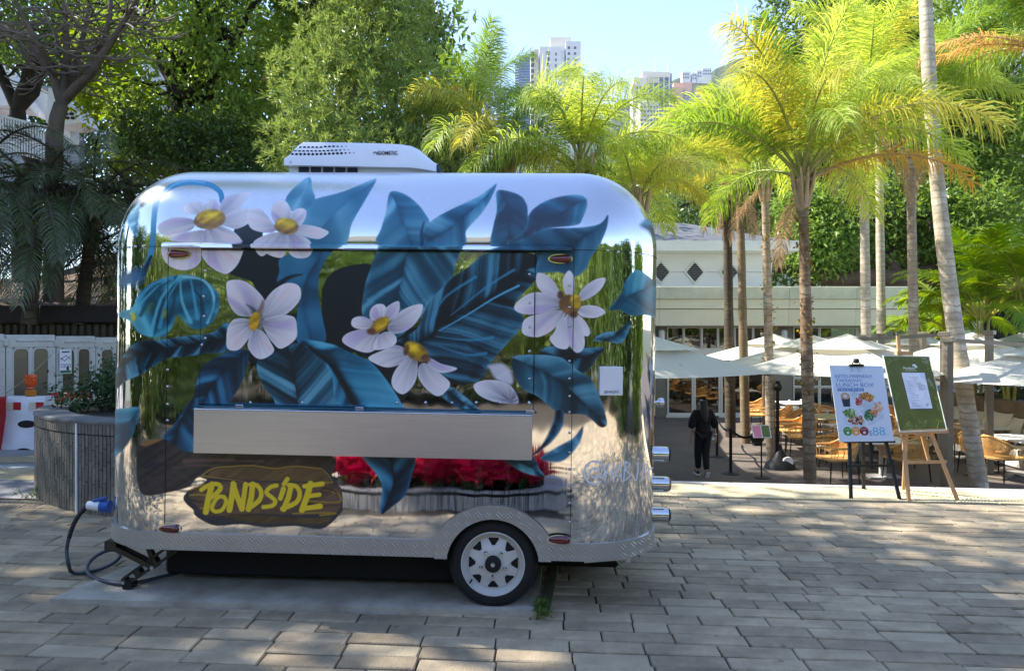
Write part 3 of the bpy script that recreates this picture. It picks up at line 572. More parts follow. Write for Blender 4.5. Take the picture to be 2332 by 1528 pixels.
def shell():
    s = np.concatenate([np.linspace(S0, XL+RC, 22), np.linspace(XL+RC, XR-RC, 110)[1:], np.linspace(XR-RC, S1, 22)[1:]])
    t = np.concatenate([np.linspace(ZB+.08, ZT, 72), np.linspace(ZT, T1-.0005, 20)[1:]])
    SS, TT = np.meshgrid(s, t); x, y, z = body_pt(SS, TT); n = x.size; w = len(s)
    V = np.stack([x, y, z], -1).reshape(-1, 3); UV = uvst(SS, TT).reshape(-1, 2)
    V2 = V.copy(); V2[:, 1] = DEP-V2[:, 1]; UV2 = np.full_like(UV, -1.)
    i, j = np.meshgrid(np.arange(len(t)-1), np.arange(w-1), indexing='ij'); k = (i*w+j).ravel()
    Fq = np.stack([k, k+1, k+w+1, k+w], -1)
    ce = V[Fq].mean(1); hole = np.hypot(ce[:, 0]-WC.x, ce[:, 2]-WC.z) < .285
    F1 = Fq[~hole]; F2 = Fq[:, ::-1]+n
    # end walls between the two rounded halves, and the flat roof strip
    L0 = np.arange(len(t)-1)*w; Lw = L0+w-1
    E1 = np.stack([L0+n, L0, L0+w, L0+w+n], -1); E2 = np.stack([Lw, Lw+n, Lw+w+n, Lw+w], -1)
    top = (len(t)-1)*w+np.arange(w-1); RF = np.stack([top, top+1, top+1+n, top+n], -1)
    me = np_mesh('body', np.concatenate([V, V2]), np.concatenate([F1, F2, E1, E2, RF]), SHELL, np.concatenate([UV, UV2]), True)
    o = newobj('body', me, trailer); return o
shell()
def patch(name, x0, x1, t0, t1, off, thick=True):
    """flat sheet lying proud of the wall, painted over like the wall"""
    a = np.array([[x0, t0], [x1, t0], [x1, t1], [x0, t1]]); V = []; UV = []
    for q in (a, a):
        V += [[p[0], -off if len(V) < 4 else -.0005, p[1]] for p in q]; UV += [uvst(p[0], p[1]) for p in q]
    Fq = np.array([[0, 1, 2, 3], [0, 4, 5, 1], [1, 5, 6, 2], [2, 6, 7, 3], [3, 7, 4, 0]])
    return newobj(name, np_mesh(name, np.array(V), Fq, SHELL, np.array(UV)), trailer)
h0 = TL(457, 921); h1 = TL(1218, 574); 
patch('serving_hatch', h0.x, h1.x, TL(830, 926).z, TL(830, 575).z, .012)
STEEL = mat('brushed_steel', (204, 205, 206), .42, 1., .06, 3, .03, 30, stretch=(1.2, 30, 30))
CHROME = mat('chrome', (215, 216, 218), .07, 1., .04, 20)
ALU = mat('rivet_aluminium', (196, 196, 196), .25, 1., .05, 20)
BLACK = mat('black_rubber', (22, 22, 24), .75, 0, .3, 14, .15, 90)
DARK = mat('dark_underbody', (14, 14, 15), .8, 0, .3, 5)
LINE = mat('seam_shadow_gap', (12, 14, 16), .7, 0, .2, 5)
WHITE = mat('white_plastic', (226, 227, 232), .35, 0, .05, 3)
RED = mat('red_lens', (92, 8, 14), .12, 0, .25, 12, coat=1.)
# narrow dark joints round the hatch
mb = MB()
for (x0, z0, x1, z1) in ((h0.x-.006, h0.z-.01, h0.x-.002, h1.z), (h1.x+.002, h0.z-.01, h1.x+.006, h1.z)):
    mb.box(((x0+x1)/2, -.003, (z0+z1)/2), (x1-x0, .005, z1-z0))
mb.box(((h0.x+h1.x)/2, -.003, TL(830, 571).z), (h1.x-h0.x+.012, .005, .006))
mb.build('hatch_joint', LINE, trailer)
mb = MB(); p0 = TL(455, 928); p1 = TL(1222, 932)
mb.box(((p0.x+p1.x)/2, -.012, TL(830, 931).z), (p1.x-p0.x, .02, .012)); mb.build('hatch_sill', mat('sill_paint', (34, 84, 104), .4, 0, .3, 4), trailer)
for px in (1303, 379):
    mb = MB(); mb.box((TL(px, 900).x, -.0005, (ZB+ZT)/2+.04), (.0035, .003, ZT-ZB-.12)); mb.build('corner_seam', LINE, trailer)
# thin seam where the wall meets the curved roof at both ends
mb = MB()
for (a, b) in ((S0, XL+RC+.12), (XR-RC-.12, S1)):
    P = [Vector(tuple(float(q) for q in body_pt(s, ZT-.035, .0005))) for s in np.linspace(a, b, 18)]
    mb.tube(P, .0022, 4)
    mb.build('panel_seam', LINE, trailer); mb = MB()
# gutter rail over the hatch, painted over in its middle
r0 = TL(376, 553); r1 = TL(1302, 563)
def rail():
    prof = [(-.004, .016), (-.04, .004), (-.042, -.016), (-.034, -.018), (-.03, -.004), (-.004, .004)]
    zz = TL(830, 562).z; V = []; UV = []; xs = np.linspace(r0.x, r1.x, 40)
    for x in xs:
        for (y, z) in prof: V.append((x, y, zz+z)); UV.append(uvst(x, zz+z+.01))
    m = len(prof); Fq = [[i*m+k, i*m+(k+1) % m, (i+1)*m+(k+1) % m, (i+1)*m+k] for i in range(39) for k in range(m)]
    newobj('gutter_rail', np_mesh('gutter_rail', np.array(V), np.array(Fq)[:, ::-1], SHELL, np.array(UV)), trailer)
rail()
# folding shelf
def shelf():
    a = TL(443, 934, -.09); b = TL(1212, 945, -.09); zb = TL(830, 1040, -.1).z; zt = TL(830, 939, -.09).z
    mb = MB(); w = b.x-a.x; cx = (a.x+b.x)/2
    mb.box((cx, -.095, (zt+zb)/2), (w, .004, zt-zb), None, .001)                       # hanging flap
    mb.box((cx, -.052, zt-.004), (w, .08, .006)); mb.box((cx, -.052, zb+.003), (w, .08, .005))
    for x in (a.x+.003, b.x-.003): mb.box((x, -.05, (zt+zb)/2), (.004, .084, zt-zb-.012))
    o = mb.build('shelf', STEEL, trailer)
    mb = MB(); mb.cyl((a.x, -.094, zt+.001), (b.x, -.094, zt+.001), .005, n=8)
    mb.build('shelf_edge', ALU, o, 40)
    for x in (TL(548, 930).x, TL(820, 930).x, TL(1208, 930).x):
        h = MB(); h.box((x, -.02, zt+.012), (.05, .012, .022), None, .003); h.build('hinge', ALU, o)
shelf()
# rivets, too small to pick apart singly
mb = MB()
rv = [(512, 1058+70*0)]
pts = [(1297, y) for y in (595, 650, 700, 742, 788, 822, 862, 902, 938, 985, 1030, 1068, 1105, 1145, 1188)]+[(1206, y) for y in (625, 690, 745, 800, 862, 918)]+[(382, y) for y in (842, 880, 920, 957)]
pts += [(x, 916) for x in (572, 690, 905, 970, 1030, 1085, 1140, 1205)]+[(470, 617), (466, 675), (467, 720), (470, 770), (462, 785)]+[(x, 560+(x-270)*.003) for x in (280, 300, 322)]+[(1385, 570), (1410, 572), (1440, 572), (1465, 573)]
for px, py in pts:
    q = TL(px, py)
    if q.x < XL+RC or q.x > XR-RC:
        s = q.x; 
        P = body_pt(np.array(XR-RC+RC*math.asin(min(.98, max(0, (q.x-XR+RC)/RC))) if q.x > 0 else XL+RC-RC*math.asin(min(.98, max(0, (XL+RC-q.x)/RC)))), np.array(q.z)); c = Vector((float(P[0]), float(P[1])-.002, float(P[2])))
    else: c = Vector((q.x, -.012 if h0.x < q.x < h1.x and h0.z < q.z < h1.z else -.003, q.z))
    mb.lathe([(.0085, 0), (.0075, .003), (.004, .0055), (0.0, .006)], c, 'Y', 8)
mb.build('rivets', ALU, trailer, 40, kind='stuff')
# tread plate skirt and wheel arch
def tread():
    m = mat('tread_plate', (176, 174, 170), .36, 1., .06, 3); nt = m.node_tree; L = nt.links.new; b = nt.nodes['Principled BSDF']
    b.inputs['Metallic'].default_value = .6
    tc = N(nt, 'ShaderNodeTexCoord'); sp = N(nt, 'ShaderNodeSeparateXYZ'); L(tc.outputs['Object'], sp.inputs[0])
    k = .085
    def wave(ax, ay, per):
        a = N(nt, 'ShaderNodeMath', operation='MULTIPLY'); L(sp.outputs[0], a.inputs[0]); a.inputs[1].default_value = ax/per*6.283
        c = N(nt, 'ShaderNodeMath', operation='MULTIPLY'); L(sp.outputs[2], c.inputs[0]); c.inputs[1].default_value = ay/per*6.283
        d = N(nt, 'ShaderNodeMath', operation='ADD'); L(a.outputs[0], d.inputs[0]); L(c.outputs[0], d.inputs[1])
        s = N(nt, 'ShaderNodeMath', operation='SINE'); L(d.outputs[0], s.inputs[0]); return s
    u = wave(.707, .707, k); v = wave(.707, -.707, k)
    pr = N(nt, 'ShaderNodeMath', operation='MULTIPLY'); L(u.outputs[0], pr.inputs[0]); L(v.outputs[0], pr.inputs[1])
    gt = N(nt, 'ShaderNodeMapRange', interpolation_type='SMOOTHSTEP'); gt.inputs[1].default_value = .1; gt.inputs[2].default_value = .4; L(pr.outputs[0], gt.inputs[0])
    ln = wave(.707, .707, k/5.2); l2 = N(nt, 'ShaderNodeMath', operation='MAXIMUM'); L(ln.outputs[0], l2.inputs[0]); l2.inputs[1].default_value = 0
    mm = N(nt, 'ShaderNodeMath', operation='MULTIPLY'); L(gt.outputs[0], mm.inputs[0]); L(l2.outputs[0], mm.inputs[1])
    bp = N(nt, 'ShaderNodeBump', Strength=.6, Distance=.004); L(mm.outputs[0], bp.inputs['Height']); L(bp.outputs[0], b.inputs['Normal'])
    return m
TREAD = tread()
def skirt(s0, s1, cut=None):
    mb = MB(); rows = []
    zt = ZB+.10
    ss = np.linspace(s0, s1, max(3, int(abs(s1-s0)/.05)))
    for (t, off) in ((ZB-.0, .012), (zt, .012), (zt, .001)):
        x, y, z = body_pt(ss, np.full_like(ss, t), off); y = np.where((ss > XL+RC) & (ss < XR-RC), -off, y); rows.append([Vector((float(a), float(b), float(t))) for a, b in zip(x, y)])
    mb.grid(rows); return mb.build('skirt', TREAD, trailer, 30)
skirt(S0, WC.x-.29); skirt(WC.x+.29, S1)
mb = MB()
for (x0, x1) in ((XL+.0, XR),):
    mb.box(((x0+x1)/2, DEP+.006, ZB+.05), (x1-x0-1., .01, .1))
mb.box((XL+.012, DEP/2, ZB+.05), (.01, DEP-1., .1)); mb.box((XR-.012, DEP/2, ZB+.05), (.01, DEP-1., .1)); mb.build('skirt', TREAD, trailer)
def arch():
    cx, cz = WC.x, WC.z; n = 40; ro, ri = .375, .268; zb = ZB
    o = []; i = []
    a0 = math.asin((ZB+.098-cz)/ro)
    for k in range(n+1):
        a = a0+(math.pi-2*a0)*k/n; o.append((cx+ro*math.cos(a), cz+ro*math.sin(a)*.93))
    b0 = math.asin(max(-1, min(1, (zb+.02-cz)/ri)))
    for k in range(n+1):
        a = b0+(math.pi-2*b0)*k/n; i.append((cx+ri*math.cos(a), cz+ri*math.sin(a)))
    mb = MB(); y0, y1 = -.02, -.012
    vs = [Vector((x, y0, z)) for x, z in o]+[Vector((x, y0, z)) for x, z in i]+[Vector((x, y1, z)) for x, z in o]+[Vector((x, .03, z)) for x, z in i]
    m = n+1; fs = []
    for k in range(n):
        fs += [(k+1, k, m+k, m+k+1), (k, k+1, 2*m+k+1, 2*m+k), (m+k+1, m+k, 3*m+k, 3*m+k+1)]
    mb.add(vs, fs)
    for s in (-1, 1):                                           # lower tabs joining the skirt
        x1 = cx+s*.335; x0 = cx+s*.262
        mb.box(((x0+x1)/2, -.0175, zb+.055), (abs(x1-x0), .006, .12))
    mb.build('wheel_arch', TREAD, trailer)
    w = MB(); pr = [(math.cos(a)*.283, math.sin(a)*.283) for a in np.linspace(0, math.pi, 20)]
    w.grid([[Vector((cx+x, y, cz+z)) for x, z in pr] for y in (.0, .42)]); w.grid([[Vector((cx+x, .42, cz+z*f)) for x, z in pr] for f in (1, 0)])
    w.build('wheel_well', DARK, trailer)
arch()
# wheel
def wheel(parent):
    w = bpy.data.objects.new('wheel', None); COL.objects.link(w); w.parent = parent
    mb = MB(); r, h = WR, .088
    mb.lathe([(.183, -h+.012), (.188, -h), (.208, -h-.004), (.235, -h+.003), (.252, -h+.022), (.260, -h+.04), (.260, h-.04), (.252, h-.02), (.236, h-.003), (.208, h+.005), (.19, h), (.182, h-.012)], (0, 0, 0), 'Y', 64, caps=False)
    mb.build('tyre', BLACK, w, 40)
    WP = mat('white_wheel_paint', (220, 219, 216), .4, 0, .12, 7, .03, 40, col2=(200, 194, 184)); DK2 = mat('wheel_slot_dark', (8, 8, 9), .8)
    mb = MB(); mb.lathe([(.184, h-.02), (.186, h+.006), (.181, h+.008), (.178, h-.006), (.172, h-.03), (.160, h-.045), (.152, h-.047), (.148, h-.035), (.10, h-.02), (.085, h-.012), (.07, h-.01), (.03, h-.012)], (0, 0, 0), 'Y', 48, caps=False)
    rim = mb.build('rim', WP, w, 35)
    for k in range(8):
        a = math.pi/2+k*math.pi/4; c, s = math.cos(a), math.sin(a)
        def P(r, q, y): return Vector((r*c-q*s, y, r*s+q*c))
        mb = MB(); t = [(.144, .028), (.144, -.028), (.137, -.031), (.104, -.008), (.104, .008), (.137, .031)]
        y0 = -(h-.0335); vs = [P(r, q, -(h-.035+(.142-r)*.36)-.003) for r, q in t]+[P(r, q, -(h-.05)+.01) for r, q in t]
        mb.add(vs, [tuple(range(6)), tuple(range(11, 5, -1))]+[(i, i+6, (i+1) % 6+6, (i+1) % 6) for i in range(6)]); mb.build('slot', DK2, w)
    for k in range(5):
        a = math.pi/2+.6+k*2*math.pi/5; p = Vector((.062*math.cos(a)*1.2, -(h-.014), .062*math.sin(a)*1.2))
        mb = MB(); mb.lathe([(.012, 0), (.012, .012), (.008, .02), (.005, .026), (0., .027)], p, 'Y', 6); mb.build('lug_nut', CHROME, w)
    mb = MB(); mb.lathe([(.047, h-.014), (.047, h+.012), (.043, h+.018), (.02, h+.02), (.018, h+.017), (.0, h+.017)], (0, 0, 0), 'Y', 24); mb.build('hub_cap', BLACK, w, 40)
    mb = MB(); mb.lathe([(.014, h+.017), (.013, h+.024), (.006, h+.024), (0, h+.021)], (0, 0, 0), 'Y', 6); mb.build('hub_bolt', STEEL, w)
    mb = MB(); mb.cyl((-.125, -h+.03, -.105), (-.13, -h-.01, -.108), .006, .005, 8); mb.build('valve', BLACK, w)
    return w
wh = wheel(trailer); wh.location = (WC.x, .115, WC.z-.0)
w2 = dup(wh); w2.parent = trailer; w2.location = (WC.x, DEP-.115, WC.z); w2.rotation_euler = (0, 0, math.pi)
# chassis under the floor
fp = [(cx+.48*math.cos(a), cy+.48*math.sin(a)) for (cx, cy, a0) in ((XR-RC, RC, -90), (XR-RC, DEP-RC, 0), (XL+RC, DEP-RC, 90), (XL+RC, RC, 180)) for a in np.radians(np.linspace(a0, a0+90, 7))]
fp = [(x, max(y, .34)) for x, y in fp]; nf = len(fp); mb = MB(); mb.add([Vector((x, y, ZB+h)) for h in (.06, .085) for x, y in fp], [tuple(range(nf))[::-1], tuple(range(nf, 2*nf))]+[(k, (k+1) % nf, nf+(k+1) % nf, nf+k) for k in range(nf)]); [mb.box(((a+b)/2, .175, ZB+.072), (b-a, .30, .024)) for a, b in ((XL+.45, WC.x-.3), (WC.x+.3, XR-.45))]; mb.build('floor_pan', DARK, trailer)
mb = MB()
for y in (.4, DEP-.4): mb.box(((XL+XR)/2, y, ZB+.03), (XR-XL-.1, .06, .08))
for x in (-2.2, -1.3, .7): mb.box((x, DEP/2, ZB+.035), (.05, DEP-.3, .06))
mb.build('chassis', DARK, trailer)
mb = MB(); mb.box((-1.16, .96, .165), (1.86, 1.32, .25), None, .02); mb.build('added_shade_box', DARK, trailer); mb = MB(); mb.box((.5, DEP/2+.15, .21), (.55, 1.0, .24), None, .02); mb.build('added_shade_box', DARK, trailer)  # dark boxes added below the floor to block light and keep the gap black
mb = MB(); mb.box((-.7, DEP-.03, .17), (2.6, .012, .26)); mb.build('added_shade_flap', BLACK, trailer)  # sheet added on the far side to stop light coming in underneath
mb = MB(); mb.cyl((WC.x, .2, WC.z), (WC.x, DEP-.2, WC.z), .035); mb.build('axle', DARK, trailer, 40)
# marker lights
def marker(px, py, off=.004, flip=1):
    q = TL(px, py); mb = MB(); rows = []
    for i in range(13):
        u = -1+2*i/12; w = (1-abs(u)**3.2)**.5*(1-.25*u*flip); row = []
        for j in range(9):
            a = math.pi*j/8; row.append(Vector((q.x+u*.067, -off-.028*w*math.sin(a)*(.8-.2*u*flip), q.z-.024*w*math.cos(a))))
        rows.append(row)
    mb.grid(rows); o = mb.build('marker_light', RED, trailer, 60)
    b = MB(); b.prism([(q.x+.072*math.cos(t), q.z+.028*math.sin(t)) for t in np.linspace(0, 2*math.pi, 20, endpoint=False)], -off+.001, -off-.005); b.build('light_base', CHROME, o)
marker(409, 579, flip=1); marker(1276, 590, flip=-1); marker(386, 1203, flip=-1); marker(1273, 1226, .022, -1)
# small plate on the right end: the code is left out, its handle line stays
def plate():
    q = TL(1395, 868); s = XR-RC+RC*math.asin((q.x-(XR-RC))/RC*.93)
    x, y, z = [float(v) for v in body_pt(np.array(s), np.array(q.z), .02)]; th = (s-(XR-RC))/RC
    M = Matrix.Translation((x, y, z)) @ Matrix.Rotation(th*.45, 4, 'Z')
    mb = MB(); mb.box((0, 0, 0), (.135, .008, .165), None, .003); o = mb.build('plate', WHITE, trailer); o.matrix_local = M
    mb = MB(); mb.box((0, .012, 0), (.05, .02, .1)); mb.build('bracket', STEEL, o)
    lettering('lettering', '@HAB.JPG', .02, LINE, o, Matrix.Translation((-.042, -.0045, -.068)) @ UP, .0006, .084)
plate()
# lamps and knob on the right-hand end
def end_lamp(px, py, lens, y=.62):
    q = TL(px, py, y); mb = MB(); x0 = XR-.01; x1 = q.x
    mb.lathe([(.050, 0), (.050, x1-x0-.012), (.047, x1-x0)], (x0, y, q.z), 'X', 28); o = mb.build('tail_lamp', CHROME, trailer, 40)
    mb = MB(); mb.lathe([(.044, x1-x0), (.043, x1-x0+.008), (.03, x1-x0+.016), (0, x1-x0+.018)], (x0, y, q.z), 'X', 24); mb.build('lens', lens, o, 50)
AMB = mat('amber_lens', (150, 62, 12), .15, 0, .2, 12, coat=1.)
end_lamp(1521, 1034, BLACK); end_lamp(1522, 1102, AMB); end_lamp(1521, 1172, BLACK)
q = TL(1505, 917, .75); mb = MB(); mb.cyl((XR-.02, .75, q.z), (q.x-.02, .75, q.z), .012, n=10); mb.lathe([(.012, -.03), (.03, -.018), (.034, 0), (.03, .018), (.0, .028)], (q.x, .75, q.z), 'X', 20); mb.build('door_knob', CHROME, trailer, 50)
q = TL(1494, 1000, .8); mb = MB(); mb.lathe([(.05, 0), (.046, .03), (.02, .05), (0, .052)], (XR, .8, q.z), 'X', 20); mb.build('reflector', RED, trailer, 40, label='round red reflector on the end wall')
q = TL(1494, 1078, .8); mb = MB(); mb.lathe([(.05, 0), (.046, .03), (.02, .05), (0, .052)], (XR, .8, q.z), 'X', 20); mb.build('reflector', AMB, trailer, 40, label='round amber reflector on the end wall')
# tow bracket under the right end
a = TL(1330, 1276, .12); b = TL(1430, 1272, .12); mb = MB(); mb.beam((a.x, .12, a.z), (b.x, .12, b.z+.01), .03, .02); mb.tube([Vector((b.x-.035+.028*math.cos(t), .12, b.z-.005+.028*math.sin(t))) for t in np.linspace(math.pi, 2*math.pi, 9)], .004, 6); mb.box((b.x, .12, b.z), (.03, .03, .035)); mb.build('tow_bracket', STEEL, trailer)
# corner steady
def jack():
    OL = mat('jack_steel', (70, 66, 56), .5, .6, .3, 20, .1, 60); y = .16
    T = lambda x, z: TL(x, z, y)
    j = bpy.data.objects.new('corner_jack', None); COL.objects.link(j); j.parent = trailer
    p0 = T(288, 1322); p1 = T(405, 1240)
    d = (p1-p0).normalized(); nrm = Vector((-d.z, 0, d.x))
    mb = MB(); L = (p1-p0).length
    for sy in (-.022, .022):                                     # ladder-like lifting arm with cut-outs
        for sn in (-1, 1): mb.beam(p0+nrm*sn*.022+Vector((0, sy, 0)), p1+nrm*sn*.026+Vector((0, sy, 0)), .006, .014, nrm)
    for t in (.0, .22, .27, .52, .58, .86, .99): mb.beam(p0+d*L*t-nrm*.026, p0+d*L*t+nrm*.026, .05, .02, d)
    mb.build('lifting_arm', OL, j)
    a = T(262, 1243); b = T(352, 1288); mb = MB()
    for sy in (-.028, .028): mb.beam(a+Vector((0, sy, 0)), b+Vector((0, sy, 0)), .006, .03)
    mb.beam(a, b, .03, .01); mb.build('brace_arm', OL, j)
    mb = MB(); mb.beam(T(338, 1240), T(354, 1285), .03, .03); mb.build('screw_arm', OL, j)
    mb = MB(); mb.box(T(258, 1240), (.07, .07, .06)); mb.build('mount', OL, j)
    mb = MB(); f = T(296, 1330); mb.lathe([(.012, -.035), (.03, -.035), (.03, .035), (.012, .035)], f, 'Y', 20); mb.build('foot_roller', BLACK, j, 40)
    mb = MB(); mb.cyl((p0.x, y-.04, p0.z), (p0.x, y+.04, p0.z), .010, n=10); q = T(354, 1288); mb.cyl((q.x, y-.045, q.z), (q.x, y+.045, q.z), .012, n=10); mb.build('pivot_pins', STEEL, j, kind='stuff')
jack()
# roof air conditioner
def aircon():
    y0 = .52; dep = .75; T = lambda x, z, y=y0: TL(x, z, y)
    ac = bpy.data.objects.new('air_conditioner', None); COL.objects.link(ac); ac.parent = trailer
    prof = [(647, 362), (656, 350), (671, 330), (684, 319), (700, 319), (780, 320), (860, 322), (905, 324), (930, 328), (950, 338), (968, 354), (984, 368), (994, 372)]
    lipy = lambda x: 361+(x-647)*.018 if x < 940 else 366.3+(x-940)*.16
    # side face from the lip up to the top profile, leaning inwards; roof strip; far side
    up = []; lo = []; P = [T(x, y) for x, y in prof]; B = [T(x, lipy(x)) for x, y in prof]
    for p, b in zip(P, B):
        hgt = max(0., p.z-b.z); up.append(Vector((p.x, y0+.03+.22*hgt, p.z))); lo.append(Vector((b.x, y0, b.z)))
    m1 = [(lo[i]*.45+up[i]*.55)+Vector((0, -.012, 0)) for i in range(len(up))]
    far = [Vector((p.x, 2*y0+dep-p.y, p.z)) for p in up]; flo = [Vector((p.x, 2*y0+dep-p.y, p.z)) for p in lo]
    in1 = [Vector((p.x, p.y+.05, p.z+.012)) for p in up]; in2 = [Vector((p.x, p.y-.05, p.z+.012)) for p in far]
    zl = .045; skl = [Vector((p.x, y0-.004, p.z-zl)) for p in lo]; skb = [Vector((p.x*.985+.0, y0+.035, p.z-zl-.004)) for p in lo]
    zroof = ZT+RT-.02; base = [Vector((b.x, b.y, zroof)) for b in skb]
    fl2 = [Vector((p.x, p.y, p.z-zl)) for p in flo]; fb = [Vector((p.x, p.y-.04, zroof)) for p in flo]
    mb = MB(); mb.grid([skl, lo, m1, up, in1, in2, far, flo, fl2])
    mb.add([lo[0], flo[0], fl2[0], skl[0]], [(0, 1, 2, 3)])
    mb.build('cover', WHITE, ac, 38)
    mb = MB(); mb.grid([base, skb, skl]); mb.grid([fl2, fb]); mb.add([skb[0], base[0], fb[0], fl2[0]], [(0, 1, 2, 3)]); mb.add([skb[-1], base[-1], fb[-1], fl2[-1]], [(0, 1, 2, 3)])
    mb.build('base_pan', mat('cream_plastic', (204, 200, 190), .45, 0, .06, 3), ac, 30)
    DH = mat('vent_dark', (16, 17, 24), .7)
    for k in range(5):
        a = T(681+k*27.7, 381, y0+.03); b = T(703+k*27.7, 394, y0+.03)
        mb = MB(); mb.box(((a.x+b.x)/2, y0+.031, (a.z+b.z)/2), (b.x-a.x, .016, a.z-b.z)); o = mb.build('vent_opening', DH, ac)
    def side_y(p):                                               # place on the leaning side face
        xs = [q.x for q in lo]; zl_ = float(np.interp(p.x, xs, [q.z for q in lo])); zu = float(np.interp(p.x, xs, [q.z for q in up])); yu = float(np.interp(p.x, xs, [q.y for q in up])); f = min(1, max(0, (p.z-zl_)/max(1e-4, zu-zl_)))
        ym = (.45*y0+.55*yu)-.012; return y0+(ym-y0)*f/.55 if f < .55 else ym+(yu-ym)*(f-.55)/.45
    mb = MB()
    rows = [[(681+9.4*k, 334-.3*k if k > 5 else 334) for k in range(12)], [(671+9.3*k, 343-.45*max(0, k-6)) for k in range(14)], [(665+9.3*k, 351-.4*max(0, k-6)) for k in range(16)]]
    for ri, row in enumerate(rows):
        for k, (x, y) in enumerate(row):
            r = .0092*(1 if k < len(row)-3 else .75-.2*(k-len(row)+3)); p = T(x, y); ry = r*(.55 if ri == 1 else .9); yy = side_y(p)
            mb.prism([(p.x+r*1.05*math.cos(t), p.z+ry*math.sin(t)) for t in np.linspace(0, 2*math.pi, 12, endpoint=False)], yy+.012, yy-.0025)
    mb.build('vent_holes', DH, ac, kind='stuff')
    p = T(860.5, 352); M = Matrix.Translation((p.x, side_y(p)-.004, p.z)) @ UP
    lettering('lettering', 'DOMETIC', .034, DH, ac, M, .0015, .125, bold=.0004)
    mb = MB(); a = T(849, 349); b = T(853, 345); c = T(857, 349); d = T(854.5, 346); e = T(858.5, 348.5); f = T(854.5, 352); yy = side_y(a)-.005
    for (u, v) in ((a, b), (b, c)): mb.beam((u.x, yy, u.z), (v.x, yy, v.z), .003, .004)
    for (u, v) in ((T(857, 345), T(860, 348.5)), (T(860, 348.5), T(857, 352))): mb.beam((u.x, yy, u.z), (v.x, yy, v.z), .003, .004)
    mb.build('emblem', DH, ac)
    mb = MB(); s = T(662, 369); mb.lathe([(.008, 0), (.007, .004), (0, .005)], (s.x, y0-.004, s.z), 'Y', 10); mb.build('screw', STEEL, ac)
aircon()
# blue and white mains plug in the left end, with its cable hanging to the ground
# ================================================================== PLAZA, ROAD, TERRACE FLOOR
PM = Matrix.Translation((-.112, 4.25, 0)) @ Matrix.Rotation(R_(-2.8), 4, 'Z') @ Matrix.Rotation(.014, 4, 'Y')
PMi = PM.inverted()
def PL(px, py, w=0.):
    """place on the sloping plaza (its own u, v, w) seen at a photo position"""
    a = PMi @ Vector((0, 0, EYE)); b = PMi @ at(px, py, 1.)-a
    return a+b*((w-a.z)/b.z)
ZT2 = -1.25
KV = (PL(1530, 1096).y+PL(2300, 1114).y)/2                   # kerb edge
def sheet(name, pts, m, parent=None, kind='structure', thick=0.):
    mb = MB(); n = len(pts)
    if thick:
        mb.add([Vector(p) for p in pts]+[Vector(p)-Vector((0, 0, thick)) for p in pts], [tuple(range(n)), tuple(range(2*n-1, n-1, -1))]+[(i, i+n, (i+1) % n+n, (i+1) % n)[::-1] for i in range(n)][::1])
        mb.f = mb.f[:2]+[(i, i+n, (i+1) % n+n, (i+1) % n) for i in range(n)]
    else: mb.add([Vector(p) for p in pts], [tuple(range(n))])
    o = mb.build(name, m, parent, kind=kind); return o
MORTAR = mat('joint_sand', (58, 50, 40), .95, 0, .35, 9, .3, 120)
GROUND = mat('far_ground', (84, 86, 66), .95, 0, .3, .3)
g = sheet('ground', [(-2500, -400, ZT2-.6), (2500, -400, ZT2-.6), (2500, 3000, ZT2-.6), (-2500, 3000, ZT2-.6)], GROUND)
plaza = sheet('plaza_ground', [(-16, -22, -.014), (16, -22, -.014), (16, KV, -.014), (-16, KV, -.014)], MORTAR, thick=2.2); plaza.matrix_world = PM
